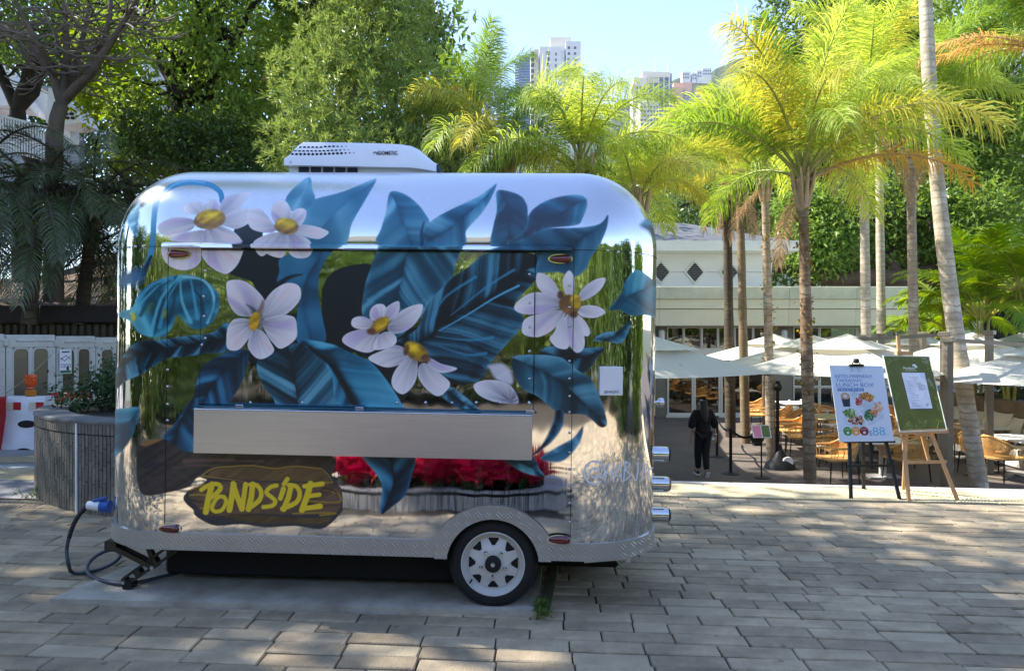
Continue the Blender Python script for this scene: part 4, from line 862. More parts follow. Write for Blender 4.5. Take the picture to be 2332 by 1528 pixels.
def paver_mat():
    m = mat('concrete_paver', (164, 147, 120), .86, 0, .2, 7, .5, 110, objr=.2); nt = m.node_tree; L = nt.links.new; b = nt.nodes['Principled BSDF']
    # worn pale faces, stains with shapes of their own, speckled aggregate
    src = b.inputs['Base Color'].links[0].from_socket; tc = N(nt, 'ShaderNodeTexCoord'); gm = N(nt, 'ShaderNodeNewGeometry')
    isl = N(nt, 'ShaderNodeMapRange'); isl.inputs[3].default_value = .84; isl.inputs[4].default_value = 1.12; L(gm.outputs['Random Per Island'], isl.inputs[0])
    n = N(nt, 'ShaderNodeTexNoise', Scale=1.7, Detail=5., Roughness=.65); L(gm.outputs['Position'], n.inputs['Vector'])
    mr = N(nt, 'ShaderNodeMapRange'); mr.inputs[1].default_value = .36; mr.inputs[2].default_value = .66; mr.inputs[3].default_value = .74; mr.inputs[4].default_value = 1.22; L(n.outputs[0], mr.inputs[0])
    v = N(nt, 'ShaderNodeTexVoronoi', Scale=230.); L(gm.outputs['Position'], v.inputs['Vector'])
    vr = N(nt, 'ShaderNodeMapRange'); vr.inputs[1].default_value = 0; vr.inputs[2].default_value = .5; vr.inputs[3].default_value = .8; vr.inputs[4].default_value = 1.12; L(v.outputs['Distance'], vr.inputs[0])
    gv = N(nt, 'ShaderNodeTexVoronoi', Scale=3.1); L(gm.outputs['Position'], gv.inputs['Vector']); gr_ = N(nt, 'ShaderNodeMapRange'); gr_.inputs[1].default_value = .035; gr_.inputs[2].default_value = .06; gr_.inputs[3].default_value = .62; L(gv.outputs['Distance'], gr_.inputs[0])   # trodden gum
    m0 = N(nt, 'ShaderNodeMath', operation='MULTIPLY'); L(vr.outputs[0], m0.inputs[0]); L(gr_.outputs[0], m0.inputs[1])
    m1 = N(nt, 'ShaderNodeMath', operation='MULTIPLY'); L(mr.outputs[0], m1.inputs[0]); L(m0.outputs[0], m1.inputs[1])
    m2 = N(nt, 'ShaderNodeMath', operation='MULTIPLY'); L(m1.outputs[0], m2.inputs[0]); L(isl.outputs[0], m2.inputs[1])
    oi = N(nt, 'ShaderNodeObjectInfo'); ob = N(nt, 'ShaderNodeMath', operation='ADD'); L(oi.outputs['Random'], ob.inputs[0]); L(gm.outputs['Random Per Island'], ob.inputs[1]); of = N(nt, 'ShaderNodeMath', operation='FRACT'); L(ob.outputs[0], of.inputs[0]); pl_ = N(nt, 'ShaderNodeMapRange'); pl_.inputs[1].default_value = .86; pl_.inputs[2].default_value = .93; L(of.outputs[0], pl_.inputs[0])
    n2 = N(nt, 'ShaderNodeTexNoise', Scale=5.5, Detail=6., Roughness=.7); L(gm.outputs['Position'], n2.inputs['Vector'])
    pr = N(nt, 'ShaderNodeMapRange'); pr.inputs[1].default_value = .56; pr.inputs[2].default_value = .7; L(n2.outputs[0], pr.inputs[0])
    hs = N(nt, 'ShaderNodeHueSaturation'); L(src, hs.inputs['Color']); L(m2.outputs[0], hs.inputs['Value'])
    mx = N(nt, 'ShaderNodeMix', data_type='RGBA'); mx.inputs[7].default_value = lin((188, 174, 146))+(1,); L(hs.outputs[0], mx.inputs[6])
    pf = N(nt, 'ShaderNodeMath', operation='MULTIPLY'); pf.inputs[1].default_value = .42; px_ = N(nt, 'ShaderNodeMath', operation='MAXIMUM'); L(pr.outputs[0], px_.inputs[0]); L(pl_.outputs[0], px_.inputs[1]); L(px_.outputs[0], pf.inputs[0]); L(pf.outputs[0], mx.inputs[0])
    L(mx.outputs[2], b.inputs['Base Color']); return m
PAVER = paver_mat()
slabp = [PL(112, 1374, .0), PL(1222, 1402, .0), PL(1222, 1402, .0)+Vector((.06, 2.1, 0)), PL(400, 1252, 0)+(PL(400, 1252, 0)-PL(112, 1374, 0))*.9]
strip = [PL(1224, 1402), PL(1250, 1402), PL(1286, 1278)+Vector((0, .5, 0)), PL(1268, 1278)+Vector((0, .5, 0))]
def in_poly(p, q):
    c = False
    for i in range(len(q)):
        a, b = q[i-1], q[i]
        if (a[1] > p[1]) != (b[1] > p[1]) and p[0] < (b[0]-a[0])*(p[1]-a[1])/(b[1]-a[1])+a[0]: c = not c
    return c
PLC = Vector((-2.84, 8.45, 0)); PLR = 2.2
def pavers():
    rh, ln, gap = .138, .385, .008
    vs = {}
    def block(l, seed):
        r = random.Random(seed); mb = MB(); mb.box((0, 0, 0), (l, rh-.012, .05), None, .006)
        mb.v = [(x+r.uniform(-.002, .002), y+r.uniform(-.002, .002), z+r.uniform(-.0015, .0015)) for x, y, z in mb.v]; return mb
    protos = {}
    for l in (ln, ln*.5):
        protos[l] = [block(l-gap, i*7+int(l*100)).mesh('paver', PAVER) for i in range(8)]
    raw = {l: [block(l-gap, i*7+int(l*100)) for i in range(4)] for l in (ln, ln*.5)}
    cand = []; lim = KV-.74
    r = random.Random(3)
    for i in range(-60, 70):
        v = slabp[1].y-.04+rh*(i-.5)
        if v > lim-rh*.5: break
        u = -9.2+(.5*ln if i % 2 else 0)+r.uniform(-.05, .05)
        while u < 8.8:
            l = ln*.5 if (u > .6 and v > .1 and r.random() < .3) or r.random() < .03 else ln
            c = (u+l/2, v); u += l
            if in_poly((c[0]-l*.5, c[1]-.04), slabp) and in_poly((c[0]+l*.5, c[1]-.04), slabp): continue
            w = PM @ Vector((c[0], c[1], 0))
            if (w.xy-PLC.xy).length < PLR-.1: continue
            if c[0] < -3.6 and v > 2.45: continue
            if -2.2 < w.x < .3 and .62 < w.y < 2.02: continue
            if w.y < -5: continue
            area = 0
            if w.y > .5:
                px, py = CX+w.x/w.y*F, CY+(EYE-w.z)/w.y*F
                if -60 < px < 2392 and py < 1560 and not (260 < px < 1480 and py < 1270): area = l*rh*F*F*EYE/w.y**3
            cand.append((area, c, l))
    cand.sort(key=lambda t: -t[0])
    rest = MB()
    for k, (area, c, l) in enumerate(cand):
        rz = r.gauss(0, .006); dz = r.gauss(0, .0022); tx, ty = r.gauss(0, .006), r.gauss(0, .004)
        if k < 298 and area > 0:
            o = newobj('paver', protos[l][r.randrange(8)], plaza, (c[0], c[1], -.025+dz), (tx, ty, rz))
        else:
            b = raw[l][r.randrange(4)]; M = Matrix.Translation((c[0], c[1], -.025+dz)) @ Euler((tx, ty, rz)).to_matrix().to_4x4()
            rest.add([M @ Vector(p) for p in b.v], b.f)
    rest.build('pavers', PAVER, plaza, kind='stuff')
pavers()
CONC = mat('pale_concrete', (224, 216, 198), .85, 0, .22, 2.6, .35, 70, col2=(140, 128, 110))
slab = sheet('concrete_slab', [p+Vector((0, 0, .03)) for p in slabp], CONC, plaza, None, thick=.07)
mb = MB(); mb.add([p+Vector((0, 0, .012)) for p in strip]+[p-Vector((0, 0, .05)) for p in strip], [(0, 1, 2, 3), (0, 4, 5, 1), (1, 5, 6, 2), (3, 2, 6, 7), (0, 3, 7, 4)]); mb.build('mortar_strip', mat('mossy_mortar', (128, 120, 98), .95, 0, .4, 8, .5, 60, col2=(70, 84, 44)), plaza)
# tactile strip: cream ribbed tiles along the top step
TAC = mat('tactile_tile', (206, 190, 152), .8, 0, .12, 3, .2, 80, island=.05)
def tactile():
    m = [MB().box((0, 0, 0), (.394, .294, .05), None, .004)]
    t = m[0]
    for k in range(11): t.box((-.165+k*.033, 0, .0265), (.017, .27, .005), None, .0015)
    me = t.mesh('tactile_tile', TAC)
    for i in range(46):
        for j in range(2): newobj('tactile_tile', me, plaza, (-7+.4*i, KV-.14-.15-.3*j, -.022+random.gauss(0, .0015)), (0, 0, random.gauss(0, .003)))
    nb = MB()
    for i in range(17):
        nb = MB(); nb.box((0, 0, 0), (1.092, .136, .09), None, .006); nb.build('kerb_stone', mat('kerb_granite', (176, 172, 166), .75, 0, .14, 8, .2, 120, objr=.08), plaza, loc=(-7+1.1*i, KV-.066, -.04))
    for k in range(7):
        nb = MB(); nb.box((0, 0, 0), (18, .32, .178)); nb.build('step', CONC, plaza, loc=(2, KV+.16+.32*k, -.20-.178*k))
tactile()
ROADM = mat('asphalt', (136, 135, 136), .9, 0, .16, 2., .3, 160)
road = sheet('road', [(-30, 2.52, -.006), (-3.55, 2.52, -.006), (-3.1, KV+.0, -.006), (-3.1, 9, -.006), (-30, 9, -.006)], ROADM); road.matrix_world = PM
pb = sheet('plaza_base', [(-30, 2.5, -.05), (-3, 2.5, -.05), (-3, 22, -.05), (-30, 22, -.05)], ROADM, thick=1.9); pb.matrix_world = PM
a, b, c, d = PL(0, 1056, -.002), PL(82, 1050, -.002), PL(82, 1036, -.002), PL(-200, 1042, -.002)
st = sheet('road_marking', [PL(-200, 1058, -.002), PL(90, 1053, -.002), PL(90, 1037, -.002), d], mat('faded_yellow_paint', (150, 138, 110), .85, 0, .25, 5)); st.matrix_world = PM
mb = MB(); q = PL(18, 1150, .0)
mb.box((0, 0, 0), (.62, .2, .012)); gr = mb.build('drain_grate', mat('cast_iron', (84, 82, 78), .7, .2, .2, 20), plaza, loc=(q.x, q.y+.03, -.008))
mb = MB()
for k in range(14): mb.box((-.28+k*.043, 0, .009), (.02, .17, .006))
mb.build('grate_bars', mat('cast_iron', 0), gr, kind='stuff')
TFL = mat('terrace_paving', (98, 88, 80), .88, 0, .2, 1.2, .2, 60)
tf_ = sheet('terrace_floor', [(-3.4, 9.5, ZT2), (40, 6, ZT2), (60, 70, ZT2), (-3.4, 70, ZT2)], TFL)
wt = sheet('hill_base', [(-60, 13.8, 0), (-3.2, 13.8, 0), (-3.2, 70, 0), (-60, 70, 0)], mat('planting_soil', (74, 58, 42), .95, 0, .35, 1.5, .5, 20), thick=1.6)

# ================================================================== ROUND PLANTER, LEFT
def planter(name, label, C0, R, H, group=None, ncol=330, tile=(116, 110, 98), rows=5, a0=0, a1=360, cop=.28):
    t = thing(name, label, 'planter', C0, group=group)
    STN = mat(name+'_body', (78, 74, 66), .92, 0, .25, 5); mb = MB()
    mb.lathe([(R-.03, -.1), (R-.03, H-.05)], (0, 0, 0), 'Z', 96, caps=False); mb.build('core', STN, t)
    TM_ = mat(name+'_tile', tile, .88, 0, .22, 9, .35, 90, island=.2); mb = MB(); hh = (H-.12)/rows
    for k in range(ncol):
        a = R_(a0+(a1-a0)*(k+.5)/ncol); wd = R*R_(a1-a0)/ncol; M = Matrix.Rotation(a, 3, 'Z'); off = (k*37 % 5)/5*hh*.6
        for j in range(rows+1):
            z0 = max(.0, (j-1)*hh+off); z1 = min(H-.125, j*hh+off)
            if z1-z0 < .02: continue
            mb.box(M @ Vector((R-.015+random.uniform(-.002, .002), 0, (z0+z1)/2)), (.03, wd*.8, z1-z0-.006), M)
        mb.box(M @ Vector((R-.013, 0, H-.07)), (.034, wd*.82, .09), M)
    mb.build('tile_strips', TM_, t, kind='stuff')
    mb = MB(); mb.lathe([(R-cop, H-.035), (R-cop, H), (R-cop+.05, H+.004), (R-.02, H+.004), (R+.012, H-.006), (R+.012, H-.028), (R-.02, H-.03)], (0, 0, 0), 'Z', 96, caps=False)
    mb.build('coping', mat(name+'_coping', (140, 139, 136), .8, 0, .3, 4, .2, 60, col2=(84, 82, 78)), t, 40)
    mb = MB(); mb.lathe([(0, H-.03), (R-cop+.01, H-.05)], (0, 0, 0), 'Z', 48, caps=False); mb.build('soil', mat('dark_soil', (44, 34, 26), 1, 0, .4, 8, .6, 40), t)
    return t
pl = planter('round_planter', 'round grey planter with narrow upright tiles left of the trailer', PLC, PLR, .86)
mb = MB(); aa = math.atan2(at(175, 1, 1).x*6.36-PLC.x*0, 1)
p = Vector((at(175, 0, 1).x*6.5, 6.5, 0)); 
for _ in range(20): p = Vector((at(175, 0, 1).x*p.y, PLC.y-math.sqrt(max(.01, PLR**2-(at(175, 0, 1).x*p.y-PLC.x)**2)), 0))
n = (p-PLC).normalized(); mb.box(n*(PLR+.004)+Vector((0, 0, .42)), (.012, .022, .84), Matrix.Rotation(math.atan2(n.y, n.x), 3, 'Z')); mb.build('joint_seal', WHITE, pl)

# ================================================================== BARRIERS, LEFT
def panels():
    PW = mat('barrier_white', (206, 206, 200), .5, 0, .1, 2.5, .03, 20, col2=(178, 176, 168)); PN = mat('clear_sheet', (80, 74, 60), .2, 0, .1, 4)
    def panel(p, q, h, label):
        """white hoarding panel from p to q with two rounded windows"""
        d = q-p; w = d.length; t = thing('hoarding_panel', label, 'barrier panel', p, (0, 0, math.atan2(d.y, d.x)), 'white hoarding panels with clear windows')
        def rr(x0, x1, z0, z1, r):
            o = []
            for (cx, cz, a0) in ((x1-r, z1-r, 0), (x0+r, z1-r, 90), (x0+r, z0+r, 180), (x1-r, z0+r, 270)):
                o += [(cx+r*math.cos(R_(a0+k*30)), cz+r*math.sin(R_(a0+k*30))) for k in range(4)]
            return o
        z0, z1 = h*.30, h*.885; wins = [(w*.13, w*.455), (w*.525, w*.85)]
        mb = MB()
        mb.box((w/2, 0, z0/2+.03), (w*.98, .07, z0-.06), None, .01); mb.box((w/2, 0, (z1+h)/2), (w*.98, .07, h-z1), None, .01)
        xs = [w*.01]+[x for a in wins for x in a]+[w*.99]
        for k in (0, 2, 4): mb.box(((xs[k]+xs[k+1])/2, 0, (z0+z1)/2), (xs[k+1]-xs[k], .07, z1-z0+.002))
        mb.build('frame', PW, t)
        for (x0, x1) in wins:
            o = rr(x0-.004, x1+.004, z0-.004, z1+.004, .07); i = rr(x0+.014, x1-.014, z0+.018, z1-.018, .06); n = len(o); mb = MB()
            vs = [Vector((x, -.041, z)) for x, z in o]+[Vector((x, -.041, z)) for x, z in i]+[Vector((x, .0, z)) for x, z in o]+[Vector((x, .0, z)) for x, z in i]
            fs = []
            for k in range(n):
                m = (k+1) % n; fs += [(k, n+k, n+m, m), (2*n+k, k, m, 2*n+m), (n+k, 3*n+k, 3*n+m, n+m)]
            mb.add(vs, fs); f = mb.build('window_frame', PW, t, 30)
            mb = MB(); mb.prism(rr(x0, x1, z0, z1, .06), -.030, -.02); mb.build('pane', PN, f)
        mb = MB()
        for x in (w*.2, w*.62): mb.box((x+.12, -.04, (z1+h)/2+.01), (.26, .02, .035), None, .008)
        for x in (w*.06, w*.95):
            for z in (h*.4, h*.55, h*.7, h*.85): mb.box((x, -.038, z), (.03, .012, .03), None, .004)
        mb.build('raised_bosses', PW, t, kind='stuff')
        for x in (.0,):
            for z in (.36, .93): m2 = MB(); m2.box((x, -.01, h*z), (.07, .09, .1), None, .012); m2.build('clip', PW, t)
        return t
    A = [at(-95, 900, 9.9), at(10, 900, 10.35), at(124, 900, 10.95), at(214, 900, 11.6), at(300, 900, 12.3)]
    H = [1.60, 1.59, 1.57, 1.55]
    lab = ['white hoarding panel cut by the left edge of the photo', 'white hoarding panel with two clear windows behind the orange lamp', 'white hoarding panel with a small sign in its left window', 'white hoarding panel end showing just left of the trailer']
    out = []
    for k in range(4):
        p, q = A[k].copy(), A[k+1].copy(); p.z = q.z = .02; out.append(panel(p, q, H[k], lab[k]))
    # notice on the third panel
    t = out[2]; d = A[3]-A[2]; w = d.length; mb = MB(); mb.box((w*.20, -.055, 1.19), (.20, .006, .36)); s = mb.build('notice', WHITE, t)
    BL = mat('notice_blue', (30, 60, 110), .5)
    lettering('lettering', 'CEDD', .08, BL, s, Matrix.Translation((w*.20-.085, -.0595, 1.10)) @ UP, .0008, .17)
    mb = MB()
    for (x0, z0, x1, z1) in ((-.085, 1.22, 0, 1.28), (0, 1.28, .085, 1.22), (-.085, 1.25, -.02, 1.20), (-.02, 1.20, .085, 1.27)): mb.beam((w*.20+x0, -.0595, z0), (w*.20+x1, -.0595, z1), .003, .008)
    mb.box((w*.20, -.0595, 1.335), (.13, .002, .02)); mb.build('emblem', BL, s, kind='stuff')
    mb = MB(); mb.box((w*.20, -.0595, 1.04), (.18, .002, .04)); mb.build('notice_band', mat('notice_green', (40, 110, 70), .5), s)
    # water-filled barriers
    RD = mat('barrier_red', (176, 22, 30), .45, 0, .12, 3); WB = mat('barrier_bright_white', (216, 216, 218), .5, 0, .1, 3, .02, 20)
    def block(px0, px1, D, m, label, lamp=False, zt=.78):
        p = at(px0, 0, D); q = at(px1, 0, D+.05); w = q.x-p.x
        t = thing('water_barrier', label, 'water barrier', (p.x, D, .0), group='plastic water barriers')
        prof = [(-.21, .05), (-.21, .12), (-.19, .2), (-.15, .38), (-.12, .52), (-.12, zt-.03), (-.10, zt), (.10, zt), (.12, zt-.03), (.12, .52), (.15, .38), (.21, .12), (.21, .05)]
        mb = MB(); rows = [[Vector((x, y*f, z)) for (y, z) in prof] for (x, f) in ((0, .86), (.03, 1), (w-.03, 1), (w, .86))]
        mb.grid([[r[i] for r in rows] for i in range(len(prof))][::-1]); n = len(prof)
        mb.add(rows[0], [tuple(range(n))[::-1]]); mb.add(rows[-1], [tuple(range(n))]); mb.build('shell', m, t, 40)
        DKH = mat('hole_dark', (24, 22, 20), .8)
        for (x, z, rx, rz) in ((w*.62, .42, .115, .05),):
            mb = MB(); mb.prism([(x+rx*math.cos(a), z+rz*math.sin(a)) for a in np.linspace(0, 6.283, 20, endpoint=False)], -.155, -.12); mb.build('fork_hole', DKH, t)
        mb = MB(); mb.prism([(w*.62+.12*math.cos(a), .05+.06*math.sin(a)) for a in np.linspace(0, math.pi, 12)], -.216, -.1); mb.build('foot_recess', DKH, t)
        for x in (w*.28, w*.82):
            for k, mm in ((0, mat('reflector_cream', (204, 196, 170), .4)), (1, RD)):
                mb = MB(); mb.box((x-.05+k*.1, -.124, zt-.12), (.095, .008, .1)); mb.build('reflector', mm, t)
        return t
    block(18, 118, 10.0, WB, 'white water barrier with two oval holes under the hoarding')
    block(-60, 16, 9.85, RD, 'red water barrier cut by the left edge of the photo')
    block(120, 205, 10.6, RD, 'red water barrier half hidden behind the round planter')
    # flashing lamp on the white barrier
    p = at(70, 905, 9.95); t = thing('warning_lamp', 'orange warning lamp standing on the white water barrier', 'warning lamp', (p.x, p.y, .775))
    OR = mat('orange_lens', (214, 78, 18), .25, 0, .15, 9, coat=.5); YB = mat('lamp_amber_body', (176, 112, 22), .5, 0, .1, 6)
    mb = MB(); mb.box((0, 0, .05), (.125, .09, .1), None, .02); mb.build('battery_box', YB, t)
    mb = MB(); mb.lathe([(.03, .1), (.045, .112), (.04, .13), (.062, .15), (.072, .19), (.072, .24), (.068, .27), (.074, .285), (.07, .3), (0, .305)], (0, 0, 0), 'Z', 22); mb.build('lens', OR, t, 40)
    mb = MB(); mb.lathe([(.078, -.02), (.08, .0), (.078, .02)], (0, 0, .265), 'Z', 22, caps=False); mb.build('lens_band', OR, t)
    # cord slung between the panels
    r = MB(); r.tube([at(12, 897, 9.8), at(60, 862, 9.9), at(118, 808, 10.7)], .006, 5); tag(r.build('string', mat('green_string', (128, 140, 110), .8)), 'thin green string slanting across the white hoarding panel', 'string')
panels()
# ================================================================== RIBBED WALL, BANK, WHITE BUILDING, LEFT
def left_back():
    t = thing('ribbed_wall', 'dark ribbed concrete retaining wall under the drooping palms', 'wall', (0, 13.6, 0)); RB = mat('ribbed_concrete', (88, 78, 58), .95, 0, .35, 2., .4, 30, objr=.2)
    x0, x1 = at(-420, 0, 13.6).x, at(420, 0, 13.6).x
    mb = MB(); mb.box(((x0+x1)/2, .15, .92), (x1-x0, .3, 1.84)); mb.build('wall_core', RB, t)
    me = MB().box((0, 0, 0), (.075, .09, 1.8), None, .015).mesh('rib', RB); n = int((x1-x0)/.135)
    for k in range(n): newobj('rib', me, t, (x0+.135*(k+.5), -.03, .9), (0, 0, random.gauss(0, .02)))
    mb = MB(); mb.box(((x0+x1)/2, .05, 1.99), (x1-x0, .5, .3), None, .02); mb.build('coping', mat('wall_coping', (58, 52, 46), .95, 0, .3, 2), t)
    mb = MB(); mb.cyl(at(90, 778, 13.3)-Vector((0, 13.6, 0)), at(420, 780, 13.3)-Vector((0, 13.6, 0)), .035, n=8); mb.build('pipe', mat('pipe_cream', (160, 150, 118), .6), t, 40)
    # sloping planting bank
    mb = MB(); rows = []
    for j in range(9):
        y = 13.9+j*1.6; rows.append([Vector((x, y, 2.05+.30*j+.2*math.sin(x*.9+j)+random.uniform(-.08, .08))) for x in np.linspace(-14, 1.5, 26)])
    mb.grid(rows); mb.build('planting_bank', mat('bank_soil', (80, 62, 44), .95, 0, .4, 1.5, .6, 12), kind='structure')
    # white building with a curved ramp
    WH = mat('white_render', (214, 214, 218), .6, 0, .05, .8); GY = mat('grey_metal', (120, 126, 134), .4, .3, .1, 3)
    D = 24; b = thing('white_building', 'white modern building with a curved roof ramp behind the bare tree', 'building', (0, D, 0))
    P = lambda x, y: ((x-CX)/F*D, EYE-(y-CY)/F*D)
    mb = MB(); mb.prism([P(-300, 420), P(-300, 60), P(0, 150), P(28, 172), P(60, 195), P(110, 215), P(160, 225), P(160, 330), P(104, 270), P(60, 255), P(0, 250)][::-1], 0, .5); mb.build('ramp_wall', WH, b)
    mb = MB(); mb.prism([P(-300, 100), P(0, 140), P(40, 170), P(90, 245), P(104, 262), P(104, 275), P(80, 250), P(-300, 240)], -.35, -.02); mb.build('parapet', WH, b)
    mb = MB(); mb.prism([P(-300, 300), P(160, 300), P(160, 430), P(-300, 430)], .5, .8); mb.build('base_wall', GY, b)
    mb = MB(); mb.prism([P(144, 298), P(150, 222), P(176, 226), P(205, 262), P(222, 297), P(190, 302)], -.9, .1); o = mb.build('curved_end', WH, b)
    for k in range(9):
        x, y = P(172+(k % 3)*13+(k//3)*3, 270+(k//3)*9); mb = MB(); mb.prism([(x+.08*math.cos(a), z_) for a, z_ in [(t, y+.05*math.sin(t)) for t in np.linspace(0, 6.283, 10, endpoint=False)]], -.92, -.86); mb.build('hole', DARK, b)
    mb = MB(); mb.prism([P(165, 203), P(330, 190), P(330, 330), P(165, 330)], 2.2, 2.6); mb.build('rear_wall', WH, b)
    mb = MB(); mb.prism([P(120, 160), P(225, 165), P(225, 200), P(120, 196)], 1.6, 1.9); mb.build('dark_glazing', mat('dark_glass_band', (54, 60, 66), .15), b)
    mb = MB(); mb.prism([P(90, 198), P(215, 208), P(215, 214), P(90, 204)], -.1, 1.7); mb.build('roof_edge', GY, b)
    mb = MB(); mb.prism([P(300, 110), P(345, 120), P(352, 190), P(318, 168)], .5, .8); mb.build('sail_roof', WH, b)
    for (x0, y0, x1, y1) in ((210, 60, 330, 130), (240, 130, 400, 210), (560, 120, 650, 200), (420, 40, 520, 90)):
        mb = MB(); mb.prism([P(x0, y0), P(x1, y0), P(x1, y1), P(x0, y1)], 8, 8.5); mb.build('far_block', WH, b)
    D2 = 17.5; f = thing('picket_railing', 'white picket railing on the bank at the far left', 'railing', (0, D2, 0)); P2 = lambda x, y: ((x-CX)/F*D2, EYE-(y-CY)/F*D2)
    me = None
    for k in range(34):
        x = -80+k*6.2; (xa, za), (_, zb) = P2(x, 262+.25*max(x, 0)), P2(x, 342+.24*max(x, 0))
        if me is None: me = MB().box((0, 0, 0), (.035, .02, za-zb)).mesh('picket', WHITE)
        newobj('picket', me, f, (xa, 0, (za+zb)/2))
    mb = MB(); a = P2(-80, 264); c = P2(0, 264); e = P2(132, 296); mb.beam((a[0], -.02, a[1]), (c[0], -.02, c[1]), .03, .05); mb.beam((c[0], -.02, c[1]), (e[0], -.02, e[1]), .03, .05); mb.build('top_rail', WHITE, f)
left_back()

# ================================================================== FAR TOWERS AND THE HILL
def far():
    HD = 1500.; P = lambda x, y, D: at(x, y, D)
    prof = [(900, 330), (1150, 300), (1330, 250), (1420, 232), (1480, 215), (1530, 190), (1570, 176), (1620, 165), (1650, 148), (1690, 132), (1760, 112), (1900, 100), (2200, 130), (2500, 200)]
    xs = np.linspace(900, 2500, 150); ys = np.interp(xs, [p[0] for p in prof], [p[1] for p in prof]); rows = []
    rr = np.random.default_rng(5); n1 = rr.random((40, 60))
    def nz(u, v):
        i, j = int(u) % 39, int(v) % 59; f, g_ = u-int(u), v-int(v); return (n1[i, j]*(1-f)+n1[i+1, j]*f)*(1-g_)+(n1[i, j+1]*(1-f)+n1[i+1, j+1]*f)*g_
    for j in range(30):
        t = j/29; D = HD-520*t; row = []
        for x, y in zip(xs, ys):
            top = P(x, y, HD); z = top.z*(1-t)**1.15+(-5)*t+(nz(x*.012, j*.4)-.5)*40*(t > .02)*(1-t)+(nz(x*.06, j*1.7)-.5)*14*(1-t)
            row.append(Vector((top.x, D, z)))
        rows.append(row)
    mb = MB(); mb.grid(rows[::-1]); mb.build('hill', mat('wooded_hill', (50, 66, 42), .95, 0, .45, .03, 0), None, 0, kind='structure')
    CRM = mat('tower_cream', (206, 198, 186), .8, 0, .05, .05); GRY_ = mat('tower_white', (196, 196, 202), .8, 0, .05, .05); PNK_ = mat('tower_pink', (204, 160, 142), .8, 0, .06, .05)
    GLS = mat('tower_glass', (74, 96, 140), .15, 0, .25, .08, spec=.8); WIN = mat('tower_window', (58, 68, 92), .2, 0, .2, .2); BND = mat('tower_band', (186, 194, 206), .6)
    def tower(label, D): return thing('apartment_tower', label, 'tower', (0, D, 0), group='high-rise towers beyond the palms')
    def blk(t, name, px0, px1, top, D, d0, d1, m, bot=420, skew=0):
        x0, x1 = (px0-CX)/F*D, (px1-CX)/F*D; z1 = EYE-(top-CY)/F*D; z0 = EYE-(bot-CY)/F*D; mb = MB()
        mb.add([Vector((x, y, z)) for z in (z0, z1) for (x, y) in ((x0, d0), (x1, d0+skew), (x1, d1), (x0, d1))], [(3, 2, 1, 0), (4, 5, 6, 7), (0, 1, 5, 4), (1, 2, 6, 5), (2, 3, 7, 6), (3, 0, 4, 7)])
        return mb.build(name, m, t)
    def win(t, px, py, w, h, D, d0, m=WIN, name='window'):
        x, z = (px-CX)/F*D, EYE-(py-CY)/F*D; k = D/F; mb = MB(); mb.box((0, 0, 0), (w*k, .8, h*k)); return mb.build(name, m, t, loc=(x, d0, z))
    D = 600
    t = tower('tall pale tower with a penthouse block and a column of square windows', D)
    blk(t, 'main_block', 1229, 1286, 107, D, 0, 26, GRY_); blk(t, 'bay_column', 1209, 1217, 112, D, 3, 20, CRM); blk(t, 'side_wall', 1217, 1227, 112, D, 1, 22, mat('tower_beige', (188, 176, 160), .8))
    blk(t, 'penthouse', 1254, 1302, 79, D, 6, 26, CRM, 112); blk(t, 'right_wing', 1288, 1322, 97, D, -2, 22, GRY_); blk(t, 'parapet_step', 1247, 1256, 104, D, 3, 20, CRM, 112)
    for k in range(20):
        y = 122+k*13.2
        win(t, 1248, y, 6.5, 7.5, D, -.2); win(t, 1266, y+2, 2.4, 6, D, -.2); win(t, 1213, y-2, 7, 8, D, 2.8); win(t, 1295, y-10, 4.5, 5, D, -2.2); win(t, 1309, y-10, 4.5, 5, D, -2.2)
        win(t, 1282, y-6, 5, 9, D, -.3, BND, 'balcony')
    blk(t, 'mast', 1290.5, 1291.5, 66, D, 10, 11, GRY_, 82)
    D = 680; t = tower('narrow blue glass tower with white floor bands', D)
    blk(t, 'glass_block', 1182, 1212, 127, D, 0, 26, GLS); blk(t, 'curved_bay', 1173, 1183, 141, D, 2, 24, GLS)
    for k in range(38): win(t, 1178, 144+k*6.2, 10, 2.6, D, 1.6, BND, 'floor_band')
    for k in range(36): win(t, 1197, 131+k*6.2, 30, 1.5, D, -.3, mat('tower_band_blue', (130, 150, 186), .4), 'floor_band')
    blk(t, 'mast', 1191, 1192.3, 95, D, 8, 9, GRY_, 128); blk(t, 'mast', 1208, 1209, 95, D, 8, 9, GRY_, 128)
    D = 800; t = tower('cream and blue glass tower block with two thin masts', D)
    blk(t, 'main_block', 1470, 1530, 168, D, 0, 30, GLS); blk(t, 'cream_crown', 1462, 1500, 164, D, -1, 20, CRM, 190); blk(t, 'left_wing', 1442, 1472, 180, D, -4, 20, CRM); blk(t, 'crown_block', 1480, 1526, 166, D, -2, 25, CRM, 178); blk(t, 'front_wing', 1438, 1462, 198, D, -7, 10, CRM)
    for k in range(5): blk(t, 'cream_pier', 1474+k*12, 1476.5+k*12, 176, D, -2.4, 0, CRM)
    for k in range(18):
        for x in (1448, 1456, 1466): win(t, x, 206+k*9, 4.5, 5, D, -7.5 if x < 1460 else -4.5)
    blk(t, 'mast', 1495.6, 1497, 126, D, 8, 9, GRY_, 170); blk(t, 'mast', 1523.8, 1525, 140, D, 8, 9, GRY_, 180)
    D = 860; t = tower('salmon pink tower block with a stepped roof', D)
    blk(t, 'main_block', 1529, 1556, 198, D, 0, 26, PNK_); blk(t, 'stepped_roof', 1536, 1576, 187, D, 4, 26, PNK_, 210, -3); blk(t, 'glass_side', 1556, 1578, 204, D, 2, 24, GLS)
    for k in range(12): win(t, 1567, 212+k*9, 18, 2.2, D, 1.6, PNK_, 'floor_band')
